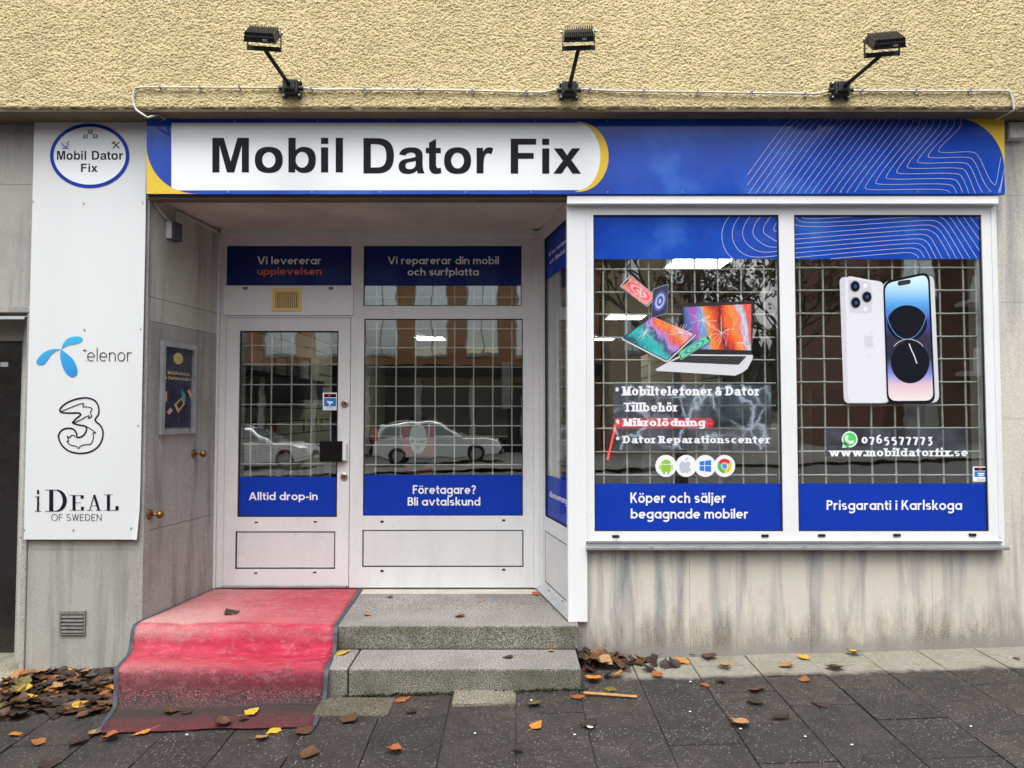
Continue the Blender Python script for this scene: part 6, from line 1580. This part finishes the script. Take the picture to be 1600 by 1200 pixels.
# ================================================================== the shop interior seen through the glass
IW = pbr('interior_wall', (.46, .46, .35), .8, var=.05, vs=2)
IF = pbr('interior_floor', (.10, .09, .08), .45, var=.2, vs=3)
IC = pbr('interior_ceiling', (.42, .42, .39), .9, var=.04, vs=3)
room = tag(empty('shop_interior', (.5, 6, LAND)), 'dim shop room behind the glass with slatted walls', 'interior')
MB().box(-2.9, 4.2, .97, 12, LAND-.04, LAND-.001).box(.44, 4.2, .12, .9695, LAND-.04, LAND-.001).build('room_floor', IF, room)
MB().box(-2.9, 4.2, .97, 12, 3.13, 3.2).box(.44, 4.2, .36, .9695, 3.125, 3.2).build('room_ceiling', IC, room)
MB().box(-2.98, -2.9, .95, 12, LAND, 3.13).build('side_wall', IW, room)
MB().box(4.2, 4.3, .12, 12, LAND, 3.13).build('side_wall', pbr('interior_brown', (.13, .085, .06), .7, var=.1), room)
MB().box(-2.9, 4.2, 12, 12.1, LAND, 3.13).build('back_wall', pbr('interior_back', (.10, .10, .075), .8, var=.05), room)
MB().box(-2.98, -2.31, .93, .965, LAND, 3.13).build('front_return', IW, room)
# window back ledge under the display pane
MB().box(.50, 3.16, .121, .30, LAND, .88).build('window_ledge', IF, room)
# slat wall boards on the left wall: boards with grooves between
sw = pbr('slat_board', (.40, .39, .28), .6, var=.06, vs=2)
for k in range(14):
    z = LAND+.22+k*.17
    MB().box(-2.899, -2.878, 1.1, 8.5, z, z+.155, .002).build('slat', sw, room)
MB().box(-2.9, -2.8985, 1.1, 8.5, LAND+.2, LAND+2.6).build('groove', M['dark'], room)
# free partition with slats behind the right pane
pt = tag(empty('display_partition', (3.3, 2.4, LAND)), 'slatted display partition behind the right display pane', 'display wall')
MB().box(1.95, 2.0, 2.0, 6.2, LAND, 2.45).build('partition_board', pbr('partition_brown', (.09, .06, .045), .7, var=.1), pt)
for k in range(12):
    z = LAND+.15+k*.17
    MB().box(1.93, 1.949, 2.0, 6.2, z, z+.155, .002).build('slat', sw, pt)
MB().box(2.6, 3.6, 1.6, 1.66, LAND, 1.9).build('brown_panel', pbr('brown_panel', (.15, .095, .07), .6, var=.1), pt)
# hanging packs
pk = []
cols_ = [(.45, .45, .38), (.08, .08, .09), (.5, .12, .10), (.1, .14, .3), (.3, .3, .3), (.55, .5, .3)]
pm = [pbr('pack_print', c, .4, var=.15, vs=30) for c in cols_]
pmesh = []
for m_ in pm:
    mb = MB().box(-.004, .012, -.04, .04, -.15, 0, .003).box(-.003, .003, -.02, .02, .0, .03); me = bpy.data.meshes.new('pack'); me.from_pydata(mb.v, [], mb.f); me.update(); me.materials.append(m_); pmesh.append(me)
CN = ['cream', 'black', 'red', 'dark blue', 'grey', 'sand coloured']
ORD = ['first', 'second', 'third', 'fourth', 'fifth', 'sixth', 'seventh', 'eighth', 'ninth', 'tenth', 'eleventh', 'twelfth', 'thirteenth', 'fourteenth']
def packs(x, ys, zs, lab, grp, rot=0):
    for zi, z in enumerate(zs):
        for yi, y in enumerate(ys):
            if rnd.random() < .18: continue
            k = rnd.randrange(6)
            o = bpy.data.objects.new('accessory_pack', pmesh[k]); COL.objects.link(o); o.location = (x, y, z+rnd.uniform(-.01, .01)); o.rotation_euler = (0, 0, rot)
            tag(o, '%s pack, %s from the street in the %s row on %s' % (CN[k], ORD[yi], ['bottom', 'middle', 'top'][zi], lab), 'accessory pack', grp)
packs(-2.86, np.arange(2.2, 6.4, .32), (.95, 1.30, 1.62), 'the left slat wall', 'packs on the left slat wall')
packs(1.915, np.arange(2.3, 4.6, .24), (.95, 1.35, 1.75), 'the partition', 'packs on the partition', math.pi)
# shelf with boxes on the left wall
sh = tag(empty('wall_shelf', (-2.7, 3.4, 2.2)), 'dark shelf carrying boxes on the left shop wall', 'shelf')
MB().box(-2.875, -2.60, 2.5, 5.4, 2.10, 2.13).build('shelf_board', M['ink'], sh)
MB().box(-2.875, -2.62, 2.5, 5.4, 1.88, 2.098).build('shelf_back', M['dark'], sh)
bxm = [pbr('carton', c, .6, var=.1) for c in ((.62, .58, .42), (.55, .62, .66), (.70, .70, .68), (.45, .50, .52))]
for k, (y, w_, h_, m_) in enumerate(((2.7, .3, .22, 2), (3.05, .28, .30, 1), (3.45, .36, .20, 0), (3.9, .34, .28, 3), (4.35, .4, .24, 2), (4.9, .36, .30, 0))):
    o = MB().box(-2.86, -2.64, y, y+w_, 2.1302, 2.13+h_, .004).build('carton', bxm[m_]); tag(o, ['low white carton at the front end of the wall shelf', 'pale blue carton second on the wall shelf', 'low cream carton third on the wall shelf', 'grey carton fourth on the wall shelf', 'wide white carton fifth on the wall shelf', 'tall cream carton at the far end of the wall shelf'][k], 'carton', 'cartons on the wall shelf')
# counter
ct = tag(empty('shop_counter', (-.6, 6, LAND)), 'long grey shop counter across the room behind the big pane', 'counter')
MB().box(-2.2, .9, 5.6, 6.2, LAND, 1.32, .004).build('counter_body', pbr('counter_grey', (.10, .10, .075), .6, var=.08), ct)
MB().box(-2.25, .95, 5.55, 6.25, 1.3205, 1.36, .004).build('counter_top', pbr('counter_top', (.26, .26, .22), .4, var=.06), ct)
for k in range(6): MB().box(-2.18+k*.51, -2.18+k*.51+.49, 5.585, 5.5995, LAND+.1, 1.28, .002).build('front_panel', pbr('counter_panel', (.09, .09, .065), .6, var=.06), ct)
cab = tag(empty('tall_cabinet', (.4, 4.2, LAND)), 'tall black cabinet standing behind the right part of the big pane', 'cabinet')
MB().box(-.05, 1.3, 4.0, 4.5, LAND, 2.06, .004).build('cabinet_body', M['ink'], cab)
MB().box(-.04, .60, 3.985, 3.9995, LAND+.05, 2.03, .003).build('cabinet_door', M['black'], cab); MB().box(.61, 1.29, 3.985, 3.9995, LAND+.05, 2.03, .003).build('cabinet_door', M['black'], cab)
cl = tag(empty('shop_column', (-1.3, 4.5, LAND)), 'round pale column inside the shop', 'column')
MB().cyl((-1.95, 4.5, LAND), (-1.95, 4.5, 3.13), .10, 20).build('column_shaft', IW, cl, True)
MB().box(-2.32, -2.1, 4.6, 4.9, LAND, 3.13).build('dark_post', M['ink'], cl)
# round hanging logo board with red back, and an orange crate under it
fd = fac(1.06)
hb = tag(empty('round_logo_board', fd.pt(*fd.P(653, 688))), "oval white board reading 'Mobil Dator Fix' on a red backing behind the big pane", 'sign')
MB().add([(fd.P(654+26*math.cos(t), 690+42*math.sin(t))[0], y_, fd.P(654+26*math.cos(t), 690+42*math.sin(t))[1]) for y_ in (1.075, 1.10) for t in np.linspace(0, 2*math.pi, 32, endpoint=False)], [tuple(range(32)), tuple(range(63, 31, -1))]+[(k, k+32, 32+(k+1) % 32, (k+1) % 32) for k in range(32)]).build('backing', M['ink'], hb)
flat('red_panel', [(fd.pp([(628, 668), (678, 668), (678, 712), (628, 712)]), [])], fac(1.073), 0, pbr('red_panel', (.45, .03, .04), .4, var=0), hb)
ov = flat('logo_oval', [(fd.pp(ell(653, 685, 13.5, 24, 32)), [])], fac(1.071), 0, M['white_v'], hb)
fd2 = fac(1.0695)
grotesk('lettering', 'Mobil', fd2, (642, 685.5, 652.2, 692), .0008, M['ink'], ov); grotesk('lettering', 'Dator', fd2, (654.3, 685.5, 665, 692), .0008, M['ink'], ov); grotesk('lettering', 'Fix', fd2, (650, 695.5, 656, 701), .0008, M['ink'], ov)
fd = fac(2.2)
cr = tag(empty('orange_crate', (-.7, 2.4, LAND)), 'orange crate low behind the big pane under the oval board', 'crate')
a = axrect(fd, (634, 728, 674, 790)); om = pbr('orange_plastic', (.55, .17, .05), .5, var=.1)
MB().box(a[0], a[2], 2.2, 2.5, LAND, a[3]-.03, .006).build('crate_body', om, cr); MB().box(a[0]-.01, a[2]+.01, 2.19, 2.51, a[3]-.029, a[3], .006).build('crate_rim', om, cr)
# paper sheets hung by the cabinet
ph_ = MB().box(-.12, -.02, 3.95, 3.97, 1.75, 2.3, .002).build('hanging_papers', M['letter']); tag(ph_, 'white sheets hanging beside the black cabinet', 'paper')
# ceiling lights
LE = emit('light_panel', (1, 1, .96), 10.0)
for (x, y, lab) in ((1.76, 2.1, 'bright ceiling light panel nearest the right display window'), (1.68, 6.0, 'bright ceiling light panel in the second row, on the right'), (1.68, 9.2, 'bright ceiling light panel in the third row, on the right'), (-1.56, 5.9, 'bright ceiling light panel in the second row, on the left'), (-1.56, 9.2, 'bright ceiling light panel in the third row, on the left')):
    t = tag(empty('ceiling_light', (x, y, 3.1)), lab, 'ceiling light', 'ceiling light panels in the shop')
    MB().box(x-.29, x+.29, y-.30, y+.30, 3.112, 3.1295).build('light_frame', M['alu_lit_white'], t)
    MB().box(x-.26, x+.26, y-.27, y+.27, 3.105, 3.1118).build('diffuser', LE, t)
# red running light along the lettering
RE = emit('red_led', (1, .03, .04), 5.0); YE = emit('amber_led', (1, .30, .06), 8.0); RG = emit('red_glow', (.9, .015, .05), .55)
led = tag(empty('led_strip', FIw.pt(*FIw.P(1040, 662))), 'glowing red LED strip behind the lettering, one end hanging down', 'LED strip')
fl = fac(YW+.030)
b_ = fl.pp([(961, 653), (1112, 653), (1117, 660), (1113, 669), (961, 669)])
flat('strip_band', [(b_, [])], fl, 0, RG, led, .004)
for k in range(24):
    px = 966+k*6.3; x, z = fl.P(px, 661.5); MB().sphere((x, fl.o.y-.004, z), .0042, 8).build('diode', YE if k % 3 == 0 else RE, led)
x0_, z0_ = fl.P(962, 664); x1_, z1_ = fl.P(949.5, 717)
MB().tube([(x0_, fl.o.y, z0_), (x1_, fl.o.y, z1_)], .007, 8).build('hanging_end', RG, led)
for k in range(15):
    t_ = k/14; MB().sphere((x0_+(x1_-x0_)*t_, fl.o.y-.008, z0_+(z1_-z0_)*t_), .0040, 8).build('diode', RE, led)

# ================================================================== across the street (seen mirrored in the glass)
brick = pbr('orange_brick', (.42, .20, .10), .85, var=.12, vs=1.2, fine=.3)
pane = pbr('far_pane', (.80, .85, .86), .1, metal=.85, var=.08, vs=.4); trim = pbr('far_trim', (.42, .40, .37), .6, var=.05)
beige = pbr('beige_render', (.46, .36, .24), .9, var=.08, vs=.6)
def house(label, x0, x1, y, z1, mat, win, z0=-1.2, depth=10, shop=True, rows=(4.6,), wh=2.7, off=0., roofm=None):
    t = tag(empty('street_building', ((x0+x1)/2, y, 0)), label, 'building')
    MB().box(x0, x1, y-depth, y, z0, z1).build('wall', mat, t)
    MB().box(x0-.25, x1+.25, y-depth-.2, y+.25, z1, z1+.28).build('roof_edge', trim, t)
    per, w_ = win
    n = int((x1-x0-off)/per)
    for zr in rows:
        for k in range(n):
            x = x0+off+per*(k+.5)
            f = MB().box(x-w_/2, x+w_/2, y+.001, y+.07, zr-.12, zr+wh).build('window', trim, t)
            MB().box(x-w_/2+.08, x-.03, y+.0705, y+.085, zr, zr+wh-.08).box(x+.03, x+w_/2-.08, y+.0705, y+.085, zr, zr+wh-.08).build('pane', pane, f)
    if shop:
        MB().box(x0+.1, x1-.1, y+.002, y+1.0, 3.5, 4.0).build('canopy', M['ink'], t)
        MB().box(x0+.3, x1-.3, y+.002, y+.05, z0+.8, 3.45).build('shop_glazing', pbr('dark_shop_glass', (.012, .014, .012), .1, var=.2, coat=.5), t)
        for k in range(int((x1-x0)/2.6)+1): 
            xx = x0+.3+k*2.6
            if xx < x1-.4: MB().box(xx, xx+.25, y+.0505, y+.2, z0+.8, 3.45).build('shop_post', trim, t)
    return t
house('long orange brick building with tall pale windows mirrored in the door panes', -20.6, 4.2, -30, 11.0, brick, (2.5, 1.65), off=.35, wh=4.4)
house('beige rendered house with grey windows mirrored in the left display pane', 4.3, 8.3, -27.5, 10.5, beige, (1.9, .9), rows=(1.2, 4.4, 7.4), wh=1.5, shop=False)
hb_ = house('brick apartment house with white balconies mirrored in the right display pane', 15.5, 28, -26, 15, pbr('red_brick', (.14, .06, .04), .85, var=.12, vs=1.2), (3.1, 1.4), rows=(.8, 3.7, 6.6, 9.5, 12.2), wh=1.6, shop=False)
for zr in (3.2, 6.1, 9.0, 11.8):
    for x in (18.5, 23.2): b_ = MB().box(x, x+2.8, -25.9, -24.7, zr, zr+.15).box(x, x+2.8, -24.75, -24.7, zr+.151, zr+1.1).build('balcony', pbr('balcony_panel', (.6, .6, .6), .6, var=.05), hb_)
house('plain grey house further along the street on the left', -46, -21.5, -29, 8, beige, (3, 1.5), rows=(1.4, 4.6), wh=1.5, shop=False)
# wooded hill
def hill():
    mb = MB(); vs = []; n = 40
    for i in range(n+1):
        for j in range(8):
            x = -130+260*i/n; t_ = j/7
            vs.append((x, -75-70*t_, -2+(9+3*math.sin(x*.05)+2*math.sin(x*.13+1))*math.sin(t_*math.pi*.5)))
    fs = [(i*8+j, (i+1)*8+j, (i+1)*8+j+1, i*8+j+1) for i in range(n) for j in range(7)]
    o = mb.add(vs, fs).build('hill', pbr('forest_floor', (.03, .032, .015), .95, var=.3, vs=.1)); tag(o, kind='structure')
    rr = random.Random(9); mb = MB()
    for k in range(900):
        x = rr.uniform(-110, 110); t_ = rr.random(); y = -75-70*t_
        z = -2+(9+3*math.sin(x*.05)+2*math.sin(x*.13+1))*math.sin(t_*math.pi*.5); h_ = rr.uniform(4, 8); r_ = rr.uniform(1.2, 2.4)
        for lv in range(3):
            zz_ = z+h_*(.1+.3*lv); rr_ = r_*(1-.28*lv); a0 = rr.uniform(0, 6)
            mb.add([(x+rr_*rr.uniform(.7, 1.2)*math.cos(a0+q*1.047), y+rr_*math.sin(a0+q*1.047), zz_+rr.uniform(-.3, .3)) for q in range(6)]+[(x, y, zz_+h_*.42)], [(q, (q+1) % 6, 6) for q in range(6)])
    o = mb.build('forest', pbr('conifer_green', (.022, .03, .014), .9, var=.4, vs=.2)); tag(o, 'dark conifer wood on the hill across the street', 'forest', kind='stuff')
hill()
# street trees with a few leaves
bark = pbr('bark', (.07, .055, .04), .9, var=.3, vs=6)
def tree(label, x, y, h_, seed, leafm):
    rr = random.Random(seed); z0 = road_z(x, y); t = tag(empty('street_tree', (x, y, z0)), label, 'tree', 'street trees across the road')
    tr = MB(); br_ = MB(); lf = MB()
    top = Vector((x+rr.uniform(-.2, .2), y, z0+h_*.45)); tr.tube([(x, y, z0-.1), (x+.03, y, z0+h_*.2), top], [.14, .11, .09], 8)
    def grow(p, d, l, r_, lv):
        q = p+d*l; mid = p+d*l*.5+Vector((rr.uniform(-1, 1), rr.uniform(-1, 1), rr.uniform(-1, 1)))*l*.08
        br_.tube([p, mid, q], [r_, r_*.8, r_*.6], 5, False)
        if lv >= 2:
            for k in range(5 if lv > 2 else 2):
                c = p+(q-p)*rr.random()+Vector((rr.uniform(-.1, .1), rr.uniform(-.1, .1), rr.uniform(-.12, .02))); s = rr.uniform(.05, .09)
                a_ = Vector((rr.uniform(-1, 1), rr.uniform(-1, 1), rr.uniform(-1, 1))).normalized(); b_ = a_.orthogonal().normalized()
                lf.add([c-a_*s, c+b_*s*.5, c+a_*s, c-b_*s*.5], [(0, 1, 2, 3)])
        if lv < 4:
            for k in range(3): 
                nd_ = (d+Vector((rr.uniform(-1, 1), rr.uniform(-1, 1), rr.uniform(-.3, .7)))*.75).normalized(); grow(p+(q-p)*rr.uniform(.5, 1), nd_, l*rr.uniform(.6, .82), r_*.6, lv+1)
    for k in range(5):
        an = k*1.26+rr.uniform(-.3, .3); grow(top-Vector((0, 0, rr.uniform(0, h_*.1))), Vector((math.cos(an)*.8, math.sin(an)*.8, .8)).normalized(), h_*.24, .055, 0)
    tr.build('trunk', bark, t, True); br_.build('branches', bark, t); o = lf.build('leaves', leafm, t)
lfm = pbr('late_leaf', (.09, .06, .02), .7, var=.3, vs=3)
tree('bare street tree with few dark leaves in front of the beige house', 3.6, -11, 7.0, 3, lfm)
tree('bare street tree by the road in front of the wooded hill', 9.5, -20, 8.0, 8, lfm)

# cars parked across the road
carp = pbr('white_car_paint', (.90, .91, .92), .3, var=.02, coat=1); cargl = pbr('car_glass', (.16, .18, .19), .05, var=0, coat=1)
tyre = pbr('tyre', (.012, .012, .013), .8, var=.1); rim = pbr('alloy_rim', (.45, .46, .48), .3, metal=.8, var=0); lampr = pbr('tail_lamp', (.45, .01, .015), .15, var=0, coat=1); lampw = pbr('head_lamp', (.6, .62, .65), .1, var=0, coat=1)
def estate(label):
    """white estate car, nose towards +X, origin on the road under its middle"""
    t = tag(empty('parked_car', (0, 0, 0)), label, 'car', 'white cars parked across the road')
    low = [(-2.36, .35), (-2.40, .62), (-2.34, .98), (-1.6, 1.00), (.62, .98), (1.0, .97), (1.9, .86), (2.28, .74), (2.36, .52), (2.32, .30), (1.9, .22), (-1.9, .22)]
    def hull(prof, ws, mat, name, parent):
        n = len(prof); vs = []; k = len(ws)
        for (fy, sc_) in ws:
            for (x, z) in prof: vs.append((x*(sc_[0]), fy, z if isinstance(sc_, float) else .6+(z-.6)*sc_[1]))
        fs = [(r_*n+i, r_*n+(i+1) % n, (r_+1)*n+(i+1) % n, (r_+1)*n+i) for r_ in range(k-1) for i in range(n)]
        fs += [tuple(reversed(range(n))), tuple(range((k-1)*n, k*n))]
        return MB().add(vs, fs).build(name, mat, parent, False)
    body = hull(low, [(-.90, (.965, .93)), (-.80, (1, 1)), (.80, (1, 1)), (.90, (.965, .93))], carp, 'body', t)
    cab = [(-2.30, .985), (-2.02, 1.48), (-1.85, 1.53), (-.2, 1.56), (.12, 1.50), (1.02, .985)]
    vs = []; n = len(cab)
    for sy, sh_ in ((-.86, 0), (-.62, 1), (.62, 1), (.86, 0)):
        for (x, z) in cab:
            if sh_ == 0: zz_ = .985 if z > 1 else z; vs.append((x if z < 1 else x, sy, z-.0 if z < 1 else z-.03))
            else: vs.append((x, sy, z))
    # greenhouse narrows towards the roof
    vs = [(x, y*(.80 if z > 1.2 else 1.0) if abs(y) > .7 else y*(1.0), z) for x, y, z in vs]
    fs = [(r_*n+i, r_*n+i+1, (r_+1)*n+i+1, (r_+1)*n+i) for r_ in range(3) for i in range(n-1)]+[tuple(reversed(range(n))), tuple(range(3*n, 4*n))]
    MB().add(vs, fs).build('cabin', carp, body)
    for sy in (-1, 1):
        def side(pts, name='side_window'):
            v_ = [(x, sy*(.872-(z-.985)*.33), z) for x, z in pts]; m_ = MB().add(v_+[(a_, b_-sy*.03, c_) for a_, b_, c_ in v_], [tuple(range(len(pts))), tuple(range(2*len(pts)-1, len(pts)-1, -1))]+[(i, (i+1) % len(pts), len(pts)+(i+1) % len(pts), len(pts)+i) for i in range(len(pts))]); return m_.build(name, cargl, body)
        side([(-2.08, 1.03), (-1.30, 1.03), (-1.30, 1.43), (-1.88, 1.43)]); side([(-1.24, 1.03), (-.30, 1.03), (-.30, 1.46), (-1.24, 1.44)]); side([(-.24, 1.03), (.78, 1.03), (.10, 1.44), (-.24, 1.46)])
        for x in (-1.42, 1.46):
            wv = MB().cyl((x, sy*.70, .34), (x, sy*.905, .34), .34, 24).build('wheel', tyre, t, False)
            mb = MB().cyl((x, sy*.9055, .34), (x, sy*.912, .34), .22, 20)
            mb.build('rim', rim, wv)
        MB().box(-2.385, -2.16, sy*.80-.085, sy*.80+.085, .80, 1.36, .03).build('tail_light', lampr, t); MB().box(2.02, 2.26, sy*.68-.12, sy*.68+.12, .64, .78, .03).build('headlight', lampw, t)
        MB().box(.62, .80, sy*.98-.09, sy*.98+.09, 1.0, 1.14, .03).build('mirror', carp, t)
        for x in (-.95, .05): MB().box(x, x+.18, sy*.902-.012, sy*.902+.012, .86, .89, .005).build('door_handle', carp, t)
        MB().box(-1.8, -.1, sy*.52-.02, sy*.52+.02, 1.57, 1.60, .008).build('roof_rail', rim, t)
    # windscreen and rear window
    MB().add([(1.0, -.72, 1.0), (1.0, .72, 1.0), (.17, .56, 1.475), (.17, -.56, 1.475), (1.02, -.72, 1.01), (1.02, .72, 1.01), (.19, .56, 1.49), (.19, -.56, 1.49)], [(4, 5, 6, 7), (3, 2, 1, 0), (0, 1, 5, 4), (2, 3, 7, 6), (1, 2, 6, 5), (3, 0, 4, 7)]).build('windscreen', cargl, t)
    MB().box(2.34, 2.385, -.42, .42, .40, .62, .01).build('grille', M['black'], t); MB().box(2.37, 2.395, -.26, .26, .28, .39, .004).build('number_plate', M['letter'], t)
    return t
c1 = estate('white estate car parked across the road, mirrored whole in the big pane')
c1.location = (-2.75, -21.3, road_z(-2.75, -21.3)+.10); c1.rotation_euler = (0, math.radians(-1.7), 0)
def copy_tree(o, parent=None):
    c = o.copy(); COL.objects.link(c)
    if parent is not None: c.parent = parent
    for ch in list(o.children): copy_tree(ch, c)
    return c
c2 = copy_tree(c1); c2.location = (-9.75, -21.3, road_z(-9.75, -21.3)+.10); c2['label'] = 'white car further left across the road, its bonnet mirrored in the door glass'
